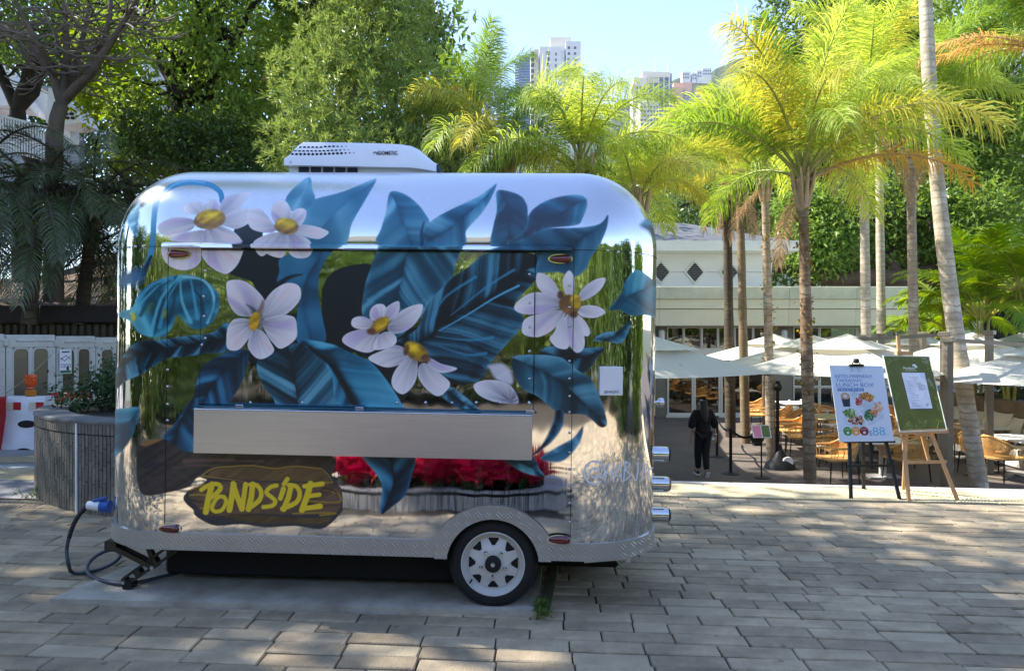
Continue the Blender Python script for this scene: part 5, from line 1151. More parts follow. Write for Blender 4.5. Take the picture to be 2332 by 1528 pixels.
    for k in range(12): win(t, 1536, 222+k*9, 3, 5, D, -.4)
    D = 700; t = tower('low beige tower with rows of small windows in front', D)
    blk(t, 'main_block', 1458, 1500, 233, D, 0, 26, CRM); blk(t, 'roof_block', 1468, 1494, 226, D, 4, 20, CRM, 236)
    for k in range(12):
        for x in range(1462, 1500, 7): win(t, x, 244+k*10, 2.8, 4, D, -.4)
    D = 640; t = tower('pale far tower peeping out over the tufted tree', D); blk(t, 'main_block', 980, 1012, 152, D, 0, 20, CRM)
    for k in range(8):
        for x in (986, 995, 1004): win(t, x, 165+k*12, 4, 5, D, -.4)
    D = 1350
    for k, (a, b, top) in enumerate(((1554, 1573, 164), (1576, 1586, 166), (1587, 1600, 161), (1600, 1620, 156))):
        t = thing('hilltop_house', ['white hilltop house, leftmost of the row on the ridge', 'small white hilltop house second from the left on the ridge', 'white hilltop house third from the left on the ridge', 'tallest white hilltop house at the right end of the row'][k], 'house', (0, D, 0), group='white houses on the ridge')
        blk(t, 'wall', a, b, top, D, 0, 15, GRY_, 190)
        for j in range(2):
            for x in np.arange(a+3, b-1, 5): win(t, float(x), top+6+j*7, 2.4, 3.4, D, -.5)
far()

def cable():
    c = thing('power_cable', 'dark grey power cable with blue and white plug at the left end of the trailer', 'cable')
    G = lambda x, y, D: at(x, y, D)
    D = 4.72; W2 = WHITE; BL = mat('plug_blue', (40, 88, 170), .4, 0, .1, 5)
    a = G(200, 1150, D); b = G(243, 1153, D)
    pl = MB(); pl.tube([a, a*.55+b*.45, a*.3+b*.7], [.026, .03, .034], 14); o = pl.build('plug', W2, c, 40)
    pl = MB(); pl.tube([a*.3+b*.7, b+Vector((.02, 0, 0))], .038, 14); pl.build('collar', BL, o, 40)
    pl = MB(); pl.box(a*.35+b*.65+Vector((0, 0, .045)), (.085, .04, .016), Matrix.Rotation(-.22, 3, 'Y'), .004); pl.build('lid', BL, o)
    P = [G(201, 1150, D), G(186, 1165, D), G(172, 1185, D), G(160, 1215, D), G(152, 1250, D), G(156, 1285, D-.02)]
    gz2 = lambda x, y, z: PM @ PL(x, y, z)
    P += [gz2(165, 1303, .02), gz2(195, 1303, .018), gz2(232, 1294, .02), gz2(262, 1279, .05), gz2(273, 1262, .08), gz2(258, 1252, .09), gz2(232, 1258, .08), gz2(207, 1276, .05), gz2(198, 1298, .035), gz2(215, 1315, .03), gz2(250, 1325, .045), gz2(285, 1329, .045), gz2(330, 1322, .045), gz2(400, 1305, .045), gz2(470, 1288, .045), gz2(560, 1276, .045)]
    P = [Vector(p) for p in smooth_loop([tuple(p) for p in P], 6, False)] if False else P
    pts = np.array([tuple(p) for p in P]); sp = []
    for i in range(len(pts)-1):
        q0, q1, q2, q3 = pts[max(i-1, 0)], pts[i], pts[i+1], pts[min(i+2, len(pts)-1)]
        for k in range(6):
            t = k/6; sp.append(Vector(.5*(2*q1+(q2-q0)*t+(2*q0-5*q1+4*q2-q3)*t*t+(3*q1-q0-3*q2+q3)*t**3)))
    mb = MB(); mb.tube(sp, .0115, 8); mb.build('cord', mat('cable_grey', (62, 68, 82), .5, 0, .2, 10), c, 60)
    mb = MB()
    for i in range(2, 20): mb.tube([sp[i], sp[i]+(sp[i+1]-sp[i])*.5], .0145, 8)
    mb.build('spiral_guard', BLACK, c, kind='stuff')
cable()
# ================================================================== RESTAURANT BUILDING
DB = 25.8
def BX(px, D=DB): return (px-CX)/F*D
def BZ(py, D=DB): return EYE-(py-CY)/F*D
CREAM = mat('cream_fascia', (228, 221, 192), .7, 0, .05, 1.2, .03, 20); STONE = mat('parapet_stone', (208, 205, 178), .85, 0, .16, 1.6, .1, 30)
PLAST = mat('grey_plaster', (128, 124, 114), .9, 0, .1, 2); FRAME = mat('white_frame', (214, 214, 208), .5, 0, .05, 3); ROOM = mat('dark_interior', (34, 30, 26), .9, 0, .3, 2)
def glass():
    m = bpy.data.materials.new('window_glass'); m.use_nodes = True; nt = m.node_tree; L = nt.links.new
    t = N(nt, 'ShaderNodeBsdfTransparent'); t.inputs[0].default_value = (.62, .64, .6, 1); g = N(nt, 'ShaderNodeBsdfGlossy', Roughness=.02); fr = N(nt, 'ShaderNodeFresnel', IOR=1.5)
    ad = N(nt, 'ShaderNodeMath', operation='ADD'); ad.inputs[1].default_value = .06; L(fr.outputs[0], ad.inputs[0])
    mx = N(nt, 'ShaderNodeMixShader'); L(ad.outputs[0], mx.inputs[0]); L(t.outputs[0], mx.inputs[1]); L(g.outputs[0], mx.inputs[2]); L(mx.outputs[0], nt.nodes['Material Output'].inputs[0]); return m
GLASS = glass()
def bbox(t, name, px0, px1, py0, py1, y0, y1, m, D=DB, ch=0):
    x0, x1, z1, z0 = BX(px0, D), BX(px1, D), BZ(py0, D), BZ(py1, D); mb = MB(); mb.box((0, 0, 0), (x1-x0, y1-y0, z1-z0), None, ch)
    return mb.build(name, m, t, loc=((x0+x1)/2, (y0+y1)/2, (z0+z1)/2))
def restaurant():
    t = thing('restaurant_building', 'low cream restaurant with white framed glass doors behind the parasols', 'building', (0, DB, 0))
    xs = [1180, 1385, 1495, 1645, 1785, 1935, 2062]
    for a, b in zip(xs[:-1], xs[1:]):
        bbox(t, 'parapet_slab', a+.3, b-.3, 655, 683, -.55, .3, STONE, ch=.01); bbox(t, 'fascia_panel', a+.3, b-.3, 683.4, 704, -.5, .1, CREAM); bbox(t, 'fascia_panel', a+.3, b-.3, 705.4, 742, -.46, .1, CREAM)
    bbox(t, 'fascia_back', 1180, 2062, 660, 741, -.3, .35, PLAST)
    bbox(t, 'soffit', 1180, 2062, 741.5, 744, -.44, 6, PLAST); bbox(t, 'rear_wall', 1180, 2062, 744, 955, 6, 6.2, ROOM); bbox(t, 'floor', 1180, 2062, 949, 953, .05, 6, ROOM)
    bbox(t, 'roof_slab', 1180, 2062, 668, 672, .36, 8, STONE)
    # walls and glazing
    for a, b in ((1180, 1260), (1494, 1518), (1757, 1805), (2042, 2062)): bbox(t, 'wall_pier', a, b, 744, 951, -.02, .25, PLAST)
    bbox(t, 'door_head', 1518, 1757, 795, 804, -.03, .08, FRAME); bbox(t, 'threshold', 1516, 1757, 944, 951, -.12, .1, FRAME)
    def window(a, b, y0, y1, fw=3.2, y=0.):
        o = None; mb = MB()
        x0, x1, z1, z0 = BX(a), BX(b), BZ(y0), BZ(y1); f = fw*DB/F
        mb.box(((x0+x1)/2, y, z1-f/2), (x1-x0, .09, f)); mb.box(((x0+x1)/2, y, z0+f/2), (x1-x0, .09, f))
        for x in (x0+f/2, x1-f/2): mb.box((x, y, (z0+z1)/2), (f, .089, z1-z0-2*f))
        o = mb.build('window', FRAME, t); mb = MB(); mb.box(((x0+x1)/2, y+.01, (z0+z1)/2), (x1-x0-2*f, .012, z1-z0-2*f)); mb.build('pane', GLASS, o); return o
    for a, b in ((1519, 1556), (1557, 1597), (1598, 1634), (1635, 1672), (1673, 1714), (1715, 1756)): window(a, b, 745, 795, 2.)
    for a, b in ((1519, 1579), (1580, 1640), (1641, 1700), (1701, 1756)): window(a, b, 804, 944, 4.)
    for a, b in ((1806, 1865), (1866, 1950), (1951, 2041)): window(a, b, 745, 800, 2.2); window(a, b, 861, 880, 2.2) if a < 1860 else window(a, b, 845, 880, 2.2); window(a, b, 881, 946, 2.2)
    for a, b in ((1806, 1865), (1866, 1950), (1951, 2041)): window(a, b, 801, 860 if a < 1860 else 844, 2.2)
    for a, b in ((1262, 1375), (1376, 1492)): window(a, b, 745, 800, 2.2); window(a, b, 801, 946, 2.6)
    # glow of the lit counter, curtains
    LIT = bpy.data.materials.new('lit_shelf'); LIT.use_nodes = True; b = LIT.node_tree.nodes['Principled BSDF']; b.inputs['Base Color'].default_value = lin((200, 160, 60))+(1,); b.inputs['Emission Color'].default_value = lin((236, 186, 76))+(1,); b.inputs['Emission Strength'].default_value = .55
    for y in (828, 846, 864): bbox(t, 'lit_shelf', 1535, 1652, y, y+11, 4.2, 4.5, LIT)
    bbox(t, 'counter', 1532, 1660, 880, 938, 3.6, 4.4, mat('counter_front', (150, 138, 104), .6))
    CUR = mat('dark_curtain', (58, 46, 36), .9, 0, .3, 4)
    for k, x in enumerate(range(1526, 1750, 14)): bbox(t, 'curtain', x, x+5, 746, 794, .5, .6, CUR)
    SH = mat('shelf_steel', (120, 116, 108), .4, .4)
    for y in (835, 858, 880, 905): bbox(t, 'rack_shelf', 1665, 1750, y, y+2.5, 2, 2.5, SH)
    for x in (1545, 1500): pass
    for px in (1545,):                                              # bar stool and figure-like coat just inside the left door
        x = BX(px, 27.6); s = MB()
        for sx in (-.17, .17):
            for sy in (-.15, .15): s.beam((x+sx, 1.8+sy, ZT2+.04), (x+sx*.7, 1.8+sy*.7, ZT2+.78), .035, .035)
        s.box((x, 1.8, ZT2+.8), (.4, .36, .06), None, .02); s.box((x, 1.98, ZT2+1.05), (.4, .05, .3), None, .02); s.build('bar_stool', mat('stool_brown', (46, 30, 20), .6), t)
    # small lamps glowing inside on the right
    for (x, y) in ((1872, 752), (1879, 757)):
        mb = MB(); mb.lathe([(0, -.05), (.04, -.03), (.05, 0), (.04, .03), (0, .05)], (BX(x), 2.2, BZ(y)), 'Z', 10); mb.build('ceiling_spot', LIT, t)
    for px in (1504, 1781):
        mb = MB(); x = BX(px); z0, z1 = BZ(775), BZ(752); r = .105; mb.lathe([(r, z0), (r, z1-.05), (r*.7, z1), (0, z1+.02)], (x, -.2, 0), 'Z', 16); mb.build('wall_capsule', FRAME, t, 40)
    # upper pavilion
    D = 27.6; p = thing('roof_pavilion', 'pale upper pavilion with diamond louvre vents above the restaurant roof', 'building', (0, D, 0)); WHP = mat('pavilion_white', (222, 221, 222), .6, 0, .05, 1); SLT = mat('roof_slate', (92, 94, 98), .7, 0, .2, 3)
    z0, z1 = BZ(664, D), BZ(578, D); xr0, xr1 = BX(1752, D), BX(1762, D); xl = BX(1260, D); mb = MB()
    mb.add([(xl, 0, z0), (xr0, 0, z0), (xr1, 0, z1), (xl, 0, z1), (xl, 6, z0), (xr0, 6, z0), (xr1, 6, z1), (xl, 6, z1)], [(0, 1, 2, 3), (1, 5, 6, 2), (7, 6, 5, 4), (4, 0, 3, 7)]); mb.build('wall', WHP, p)
    for y in (620,): mb = MB(); mb.box(((xl+xr0)/2, -.006, BZ(y, D)), (xr0-xl, .012, .02)); mb.build('wall_joint', mat('joint_grey', (150, 152, 158), .8), p)
    ze0, ze1 = BZ(578, D), BZ(555, D); xe = BX(1803, D); mb = MB()
    mb.add([(xl, -.9, ze1), (xe, -.9, ze1), (xe, -.9, ze1-.36), (xl, -.9, ze1-.36), (xl, 7, ze1), (xe, 7, ze1), (xe, 7, ze1-.36), (xl, 7, ze1-.36), (xr1, -.0, ze0-.02), (xl, 0, ze0-.02), (xr1, 6.5, ze0-.02)], [(3, 2, 1, 0), (2, 6, 5, 1), (3, 9, 8, 2), (2, 8, 10, 6), (4, 0, 1, 5)]); mb.build('eaves', FRAME, p)
    xa, za = BX(1590, D), BZ(486, D); mb = MB(); e = .18
    mb.add([(xl, -.9+e, ze1+.01), (xe-e, -.9+e, ze1+.01), (xe-e, 7, ze1+.01), (xl, 7, ze1+.01), (xa, 2.4, za), (xl, 2.4, za)], [(0, 1, 4, 5), (1, 2, 4), (2, 3, 5, 4)]); mb.build('roof', SLT, p)
    for px in (1470, 1505, 1582, 1661):
        x, z = BX(px, D), BZ(620, D); w, h = BX(24, D)-BX(0, D), BZ(0, D)-BZ(28, D); o = [(x-w, z), (x, z+h), (x+w, z), (x, z-h)]; i = [(x-w*.8, z), (x, z+h*.8), (x+w*.8, z), (x, z-h*.8)]
        mb = MB(); vs = [Vector((a, -.05, b_)) for a, b_ in o]+[Vector((a, -.05, b_)) for a, b_ in i]+[Vector((a, 0, b_)) for a, b_ in o]
        fs = []
        for k in range(4): m = (k+1) % 4; fs += [(k, k+4, m+4, m)[::-1], (k, m, m+8, k+8)[::-1]]
        mb.add(vs, fs); v = mb.build('louvre_vent', FRAME, p); mb = MB(); mb.prism(i, -.012, -.002); mb.build('vent_back', DARK, v)
        for k in range(-4, 5):
            zz = k*h*.165; ww = w*.8*(1-abs(zz)/(h*.8))
            if ww > .03: mb = MB(); mb.box((0, 0, 0), (2*ww, .05, h*.055), Matrix.Rotation(.5, 3, 'X')); mb.build('louvre_slat', mat('louvre_grey', (120, 120, 124), .6), v, loc=(x, -.03, z+zz))
restaurant()
# retaining wall on the right
RW = thing('retaining_wall', 'low weathered concrete wall behind the cushioned bench on the right', 'wall', (0, 0, 0))
mb = MB(); a = at(2150, 905, 20.); b = at(2420, 965, 15.5); a.z = b.z = 0
d = (b-a).normalized(); ang = math.atan2(d.y, d.x); zt = EYE-141/F*18
mb.box(((a+b)/2+Vector((0, 0, (zt+ZT2)/2))), ((b-a).length+.4, .3, zt-ZT2), Matrix.Rotation(ang, 3, 'Z')); mb.build('wall_body', mat('weathered_wall', (128, 110, 88), .95, 0, .35, 1.2, .4, 20), RW)
bed = MB(); nrm = Vector((-d.y, d.x, 0)); bed.add([a+Vector((0, 0, zt-.1)), b+Vector((3, 0, zt-.1)), b+nrm*9+Vector((6, 0, zt+.5)), a+nrm*7+Vector((0, 0, zt+.4))], [(0, 1, 2, 3)]); bed.build('planting_bed', mat('planting_soil', 0), kind='structure')
WALLD, WALLA, WALLB, WALLN = d, a, b, nrm
# ================================================================== TERRACE FURNITURE
RAT = mat('rattan', (210, 160, 92), .55, 0, .2, 14, .1, 90, objr=.08); LEG = mat('black_metal', (26, 26, 27), .5, .3, .1, 10); TOPM = mat('table_white', (226, 223, 214), .5, 0, .06, 4); PALE = mat('pale_leg', (176, 174, 168), .5, .2)
def armchair():
    t = thing('rattan_armchair', '', 'armchair'); w, dp, hs, ha, hb = .33, .31, .42, .62, .80
    rail = []
    for k in range(25):                                             # arms run round into a raised back
        a = math.pi*(k/24)*1.0; x = w*math.cos(a)*1.02; y = dp*.25+dp*.85*math.sin(a)**.8; z = ha+(hb-ha)*math.sin(a)**1.3; rail.append(Vector((x, y, z)))
    rail = [Vector((w*.98, -dp*.9, ha-.02)), Vector((w*1.02, -dp*.5, ha))]+rail+[Vector((-w*1.02, -dp*.5, ha)), Vector((-w*.98, -dp*.9, ha-.02))]
    low = [Vector((p.x*.84, p.y*.86-.01, hs)) for p in rail]
    mb = MB(); mb.tube(rail, .02, 7); mb.build('arm_rail', RAT, t, 50)
    mb = MB(); mb.tube(low, .014, 6); mb.tube([low[0], low[-1]], .014, 6); mb.build('seat_rail', RAT, t, 50)
    mb = MB(); m = len(rail)
    for i in range(m-1):
        for f in (0., .5):
            p = rail[i].lerp(rail[i+1], f); q = low[i].lerp(low[i+1], f); mid = p.lerp(q, .5)+Vector((p.x*.05, .02, 0)); mb.tube([p, mid, q], .0062, 4, False)
    mb.build('woven_strands', RAT, t, kind='stuff')
    mb = MB(); sp = [(p.x, p.y) for p in low]; mb.add([Vector((x, y, hs+.004)) for x, y in sp]+[Vector((x, y, hs-.03)) for x, y in sp], [tuple(range(m))[::-1], tuple(range(m, 2*m))]+[(i, (i+1) % m, m+(i+1) % m, m+i) for i in range(m)]); mb.build('seat', RAT, t)
    for sx in (-1, 1):
        for sy in (-1, 1): mb = MB(); mb.tube([(sx*.25, sy*.24+.02, hs-.02), (sx*.275, sy*.27+.02, 0)], [.016, .011], 6); mb.build('leg', LEG, t, 50)
    return t
chair0 = armchair(); first = [True]
def chair(px, D, rz, label, sc=1.1, py=None):
    global chair0
    loc = ((px-CX)/F*D, D, ZT2); 
    if first[0]: first[0] = False; c = chair0; c.location = loc; c.rotation_euler = (0, 0, rz); c['label'] = label
    else: c = dup(chair0, loc, (0, 0, rz), label)
    c.scale = (sc,)*3; c['group'] = 'rattan armchairs on the terrace'
H = math.pi/2
for px, D, rz, lab in (
    (1903, 14.5, -H+.1, 'rattan armchair nearest the camera left of the black easel, arms toward the tables'),
    (1908, 15.6, -H, 'second rattan armchair back from the kerb, left of the black easel'),
    (1895, 16.7, -H+.05, 'third rattan armchair back from the kerb, left of the black easel'),
    (1822, 17.6, -H-.2, 'rattan armchair nearest the camera in the row between the two palm trunks'),
    (1806, 18.6, -H-.1, 'second rattan armchair in the row between the two palm trunks'),
    (1792, 19.7, -H, 'third rattan armchair in the row between the two palm trunks'),
    (1772, 21.0, -H-.1, 'rattan armchair just right of the palm trunk with the black lamp post'),
    (1728, 22.4, -H-.2, 'rattan armchair left of the lamp post, in front of the others there'),
    (1716, 23.6, -H, 'farthest rattan armchair by the restaurant doors'),
    (1873, 21.2, .5, 'rattan armchair showing its back beyond the khaki table, left of two'),
    (1898, 20.4, .4, 'rattan armchair showing its back beyond the khaki table, right of two'),
    (2062, 14.55, math.pi+.25, 'rattan armchair with its woven back to the camera under the green board'),
    (2035, 16.1, H+.3, 'rattan armchair behind the pale wooden easel legs, on the left'),
    (2010, 17.6, H+.2, 'rattan armchair half hidden between the two easels'),
    (2062, 18.2, H, 'rattan armchair behind the middle leg of the wooden easel'),
    (2098, 18.9, H-.2, 'rattan armchair just left of the parasol post, far row'),
    (2188, 16.8, H+.5, 'rattan armchair between the parasol post and the leaning palm'),
    (2236, 15.3, H+.4, 'rattan armchair in front of the leaning palm trunk foot'),
    (2282, 14.6, H+.3, 'rattan armchair nearest the camera at the far right table'),
    (2040, 20.6, .2, 'rattan armchair seen through the gap between poster and green board')):
    chair(px, D, rz, lab)
def table0():
    t = thing('dining_table', '', 'table'); mb = MB(); mb.box((0, 0, .735), (.8, 1.1, .03), None, .006); mb.build('table_top', TOPM, t)
    mb = MB(); mb.box((0, 0, .38), (.09, .09, .68), None, .006); mb.build('column', PALE, t); mb = MB(); mb.box((0, 0, .02), (.5, .5, .03), None, .006); mb.build('base', PALE, t); return t
tb = table0(); ft = True; KH = mat('khaki_top', (172, 166, 132), .6, 0, .06, 4)
TABS = []
for px, D, sc, lab in ((2010, 14.9, (1.35, .9, 1), 'white table directly behind the black easel'), (1952, 17.0, (1.3, 1.2, 1), 'long white table left of the poster, second row'), (1880, 19.2, (1.3, 1.2, 1), 'khaki topped table beyond the thick ivy-clad trunk'), (1835, 21.3, (1.3, 1.1, 1), 'white table with folded napkins beside the lamp post'), (1812, 23.2, (1.2, 1, 1), 'farthest white table near the restaurant window'),
                          (2345, 15.2, (1.5, 1.1, 1), 'white table cut by the right edge of the photo'), (2222, 17.2, (1.6, 1.1, 1), 'white table between leaning palm and the cushions'), (2168, 19.2, (1.5, 1., 1), 'white table behind the leaning palm trunk')):
    o = tb if ft else dup(tb); ft = False
    o.location = ((px-CX)/F*D, D, ZT2); o.scale = sc; o['label'] = lab; o['group'] = 'tables on the terrace'; TABS.append(o)
for ch in TABS[2].children:
    if ch.name.startswith('table_top'): ch.data = ch.data.copy(); ch.data.materials[0] = KH
# small things laid on the tables
GL = mat('glassware', (206, 214, 214), .08, 0, .05, 9, spec=.8); NAP = mat('napkin', (216, 214, 206), .9)
tum = MB().lathe([(.026, 0), (.033, .09), (.030, .09), (.024, .008), (0, .008)], (0, 0, 0), 'Z', 10).mesh('tumbler', GL, 40)
napm = MB().box((0, 0, 0), (.16, .1, .02), None, .006).mesh('folded_napkin', NAP)
k = 0
for ti, (dx, dy) in ((1, (-.3, -.2)), (1, (.25, .3)), (2, (-.3, -.1)), (2, (.2, .35)), (3, (-.2, -.2)), (3, (.3, .2)), (4, (-.2, 0)), (4, (.25, .2)), (7, (-.3, 0)), (6, (.2, .2))):
    T_ = TABS[ti]; base = T_.location+Vector((dx, dy, .751)); nm = ['', 'long white table left of the poster', 'khaki topped table', 'white table beside the lamp post', 'farthest white table', '', 'white table by the cushions', 'white table behind the leaning palm'][ti]; pos = 'near left' if dx < 0 else 'far right'
    o = newobj('tumbler', tum, None, base); tag(o, 'clear glass tumbler at the %s of the %s' % (pos, nm), 'glass', 'glasses on the terrace tables')
    o = newobj('folded_napkin', napm, None, base+Vector((.02, .17, .010)), (0, 0, dx)); tag(o, 'white folded napkin at the %s of the %s' % (pos, nm), 'napkin', 'napkins on the terrace tables')
# bench and cushions
bench = thing('cushioned_bench', 'pale grey upholstered bench along the retaining wall', 'bench'); UPH = mat('bench_fabric', (206, 200, 186), .95, 0, .08, 5, .1, 120)
c0 = WALLA.lerp(WALLB, .05)-WALLN*.5; c1 = WALLB-WALLN*.5; rot = Matrix.Rotation(math.atan2(WALLD.y, WALLD.x), 3, 'Z'); Lb = (c1-c0).length
mb = MB(); mb.box((c0+c1)/2+Vector((0, 0, ZT2+.22)), (Lb, .62, .4), rot, .03); mb.build('seat_base', UPH, bench); mb = MB(); mb.box((c0+c1)/2+WALLN*.28+Vector((0, 0, ZT2+.6)), (Lb, .12, .4), rot, .03); mb.build('back_rest', UPH, bench)
def pillow():
    mb = MB(); n = 9; rows = []
    for s in (1, -1):
        rows = []
        for i in range(n):
            r = []
            for j in range(n):
                u, v = -1+2*i/(n-1), -1+2*j/(n-1); b = (max(0, (1-u*u)*(1-v*v)))**.45; pin = 1-.10*(1-abs(v))*abs(u)**4-.10*(1-abs(u))*abs(v)**4
                r.append(Vector((u*.27*(1-.09*(1-v*v)), s*.09*b, .27+v*.27*(1-.09*(1-u*u)))))
            rows.append(r)
        mb.grid(rows if s < 0 else rows[::-1])
    return mb.mesh('cushion', mat('cushion_linen', (212, 203, 180), .95, 0, .07, 6, .15, 80, objr=.06), 80)
pm = pillow()
for k, (f, dz, rz, lab) in enumerate(((.10, 0, .1, 'pale linen cushion at the far left end of the bench'), (.24, .02, -.15, 'white linen cushion leaning beside the leaning palm trunk'), (.40, 0, .2, 'pale linen cushion right of the palm trunk'), (.52, -.01, -.1, 'linen cushion in the middle of the bench'), (.62, .03, .1, 'linen cushion tilted behind its neighbour'), (.74, -.02, -.2, 'large linen cushion nearest the camera on the bench'))):
    p = c0.lerp(c1, f)+WALLN*.13; o = newobj('cushion', pm, None, p+Vector((0, 0, ZT2+.43+max(0, dz))), (-.28, 0, math.atan2(WALLD.y, WALLD.x)+rz), 1.15+dz); tag(o, lab, 'cushion', 'linen cushions on the bench')
# ---- parasols
CAN = mat('parasol_canvas', (232, 228, 212), .85, 0, .05, 2, .05, 60); ALM = mat('parasol_post', (122, 112, 98), .45, .5, .06, 6)
def canopy_mat():
    m = CAN; nt = m.node_tree; b = nt.nodes['Principled BSDF']; L = nt.links.new; t = N(nt, 'ShaderNodeBsdfTranslucent'); t.inputs[0].default_value = (.75, .72, .62, 1); mx = N(nt, 'ShaderNodeMixShader'); mx.inputs[0].default_value = .32
    L(b.outputs[0], mx.inputs[1]); L(t.outputs[0], mx.inputs[2]); L(mx.outputs[0], nt.nodes['Material Output'].inputs[0])
canopy_mat()
def parasol0():
    t = thing('parasol', '', 'parasol'); a, zt, ze = 1.6, .62, 0.
    def roof(a, z0, z1, n=10, r0=.0, sag=.10, name='canopy'):
        mb = MB()
        for q in range(4):
            M = Matrix.Rotation(q*H, 3, 'Z'); rows = []
            for i in range(n+1):
                f = r0+(1-r0)*i/n; row = []
                for j in range(n+1):
                    v = -1+2*j/n; z = z1+(z0-z1)*f; s = sag*(math.sin(math.pi*f)*.8+f*.35)*(1-abs(v)**1.8); row.append(M @ Vector((a*f*(1-.05*f*(1-v*v)), a*f*v*(1), z-s)))
                rows.append(row)
            mb.grid(rows)
        return mb.build(name, CAN, t, 28)
    roof(a, ze, zt, 10, .15); roof(a*.42, zt*.80-.06, zt+.10, 6, .02, .03, 'vent_cap')
    for q in range(4):
        for k, v in enumerate((1, 0)):
            M = Matrix.Rotation(q*H, 3, 'Z'); e = M @ Vector((a*.99, a*.99*v, ze-.05 if v else ze-.12)); mb = MB(); mb.beam((0, 0, zt-.12), e, .025, .03); mb.build('rib', ALM, t)
    mb = MB(); mb.lathe([(.05, -.25), (.06, -.2), (.06, -.05), (.03, .0)], (0, 0, zt), 'Z', 14); mb.build('hub', ALM, t)
    return t
par = parasol0(); PARS = [par]+[dup(par) for _ in range(7)]
def parasol(px, py, D, rz, sc, label, post=None):
    o = PARS.pop(0); p = at(px, py, D); o.location = (p.x, p.y, p.z-.72*sc); o.rotation_euler = (0, 0, rz); o.scale = (sc,)*3; o['label'] = label; o['group'] = 'off-white parasols over the terrace'
    # post with its cantilever arm, built at each parasol's own place
    R3 = Matrix.Rotation(-rz, 3, 'Z'); dx = post if post else Vector((2.3, .4, 0)); dx = Vector((dx.x, dx.y, 0)); loc = R3 @ dx/sc
    zb = (ZT2-o.location.z)/sc; mb = MB(); mb.box((loc.x, loc.y, (zb+.72)/2), (.12/sc, .12/sc, .72-zb), Matrix.Rotation(-rz, 3, 'Z'), .008); mb.build('post', ALM, o)
    mb = MB(); mb.beam((loc.x, loc.y, .70), (0, 0, .60), .045, .07); mb.build('arm', ALM, o); mb = MB(); mb.box((loc.x, loc.y, .71), (.2, .2, .09), None, .01); mb.build('arm_joint', ALM, o)
    mb = MB(); mb.box((loc.x, loc.y, zb+.03), (.7, .7, .06), None, .01); mb.build('base_plate', ALM, o)
parasol(1930, 760, 13.9, .82, .98, 'large off-white parasol in the middle, right above the poster', at(2152, 0, 13.4)-at(1930, 0, 13.9)+Vector((0, 0, 0)))
parasol(1478, 762, 13.6, .5, .95, 'off-white parasol sticking out from behind the trailer', Vector((-2.2, .6, 0)))
parasol(1848, 762, 17.0, .75, 1.0, 'off-white parasol behind the ivy-clad trunk', Vector((2.2, 1.2, 0)))
parasol(1762, 760, 20.4, .7, .95, 'farthest off-white parasol on the left, in front of the glass', Vector((.5, 2.2, 0)))
parasol(2092, 760, 19.2, .8, .98, 'off-white parasol behind the top of the wooden easel', Vector((-1.0, -2.0, 0)))
parasol(2214, 757, 17.0, .7, 1.0, 'off-white parasol behind the leaning palm trunk', Vector((-.9, -2.0, 0)))
parasol(2345, 752, 19.0, .75, .95, 'off-white parasol peeping in at the right edge, farthest back', Vector((1.5, 1.5, 0)))
parasol(2390, 772, 13.6, .78, 1.05, 'large off-white parasol cut by the right edge of the photo', at(2160, 0, 13.2)-at(2390, 0, 13.6))
# ---- easels
def easel(label, px_l, px_r, D, top, board, wood, bw, lean=.16, boardfn=None):
    pass
BLKW = mat('black_easel_wood', (20, 20, 21), .5, 0, .2, 9); BEE = mat('beech_wood', (196, 152, 104), .5, 0, .14, 5, .06, 60, stretch=(6, 6, 1))
DE = 7.55
def EP(px, py, D=DE): return at(px, py, D)
def gz(px, D): 
    p = PMi @ Vector(((px-CX)/F*D, D, 0)); return (PM @ Vector((p.x, p.y, 0))).z
def easel_black():
    t = thing('easel', 'black wooden easel with a bulldog clip holding the lunch box poster', 'easel')
    B = lambda a, b, w=.032, h=.022, nm='leg': MB().beam(a, b, w, h, (0, 1, 0)).build(nm, BLKW, t)
    lf, rf, bf = EP(1938, 1128, 7.45), EP(2049, 1128, 7.45), EP(1967, 1112, 7.95)
    for p in (lf, rf, bf): p.z = gz(CX+p.x/p.y*F, p.y)+.0
    B(lf, EP(1934, 1000, 7.62)); B(rf, EP(2016, 1000, 7.62)); B(bf, EP(1963, 860, 7.72)); B(EP(1934, 1000, 7.625), EP(1940, 860, 7.7)); B(EP(2016, 1000, 7.625), EP(1985, 860, 7.7)); B(EP(1985, 1068, 7.55), EP(1982, 1005, 7.6), .03, .02, 'strut')
    B(EP(1930, 1060, 7.54), EP(2036, 1060, 7.54), .022, .02, 'cross_bar'); B(EP(1922, 1006, 7.57), EP(2036, 1005, 7.57), .02, .05, 'tray')
    B(EP(1942, 1058, 7.6), EP(1962, 1010, 7.75), .008, .008, 'stay')
    c = MB(); c.box(EP(1950, 832, 7.66), (.155, .05, .03), None, .012); c.box(EP(1950, 822, 7.66), (.05, .05, .05), None, .01); c.tube([EP(1944, 832, 7.63), EP(1941, 826, 7.62), EP(1950, 823, 7.62), EP(1959, 826, 7.62), EP(1957, 832, 7.63)], .007, 6); c.build('clip', BLKW, t, 40)
easel_black()
def board_frame(tl, tr, bl, br):
    """matrix from board units (x 0..1 across, y 0..1 down) to world"""
    return lambda x, y, d=0.: (tl*(1-x)*(1-y)+tr*x*(1-y)+bl*(1-x)*y+br*x*y)+nrmv(tl, tr, bl)*d
def nrmv(tl, tr, bl): return (bl-tl).cross(tr-tl).normalized()*1.0
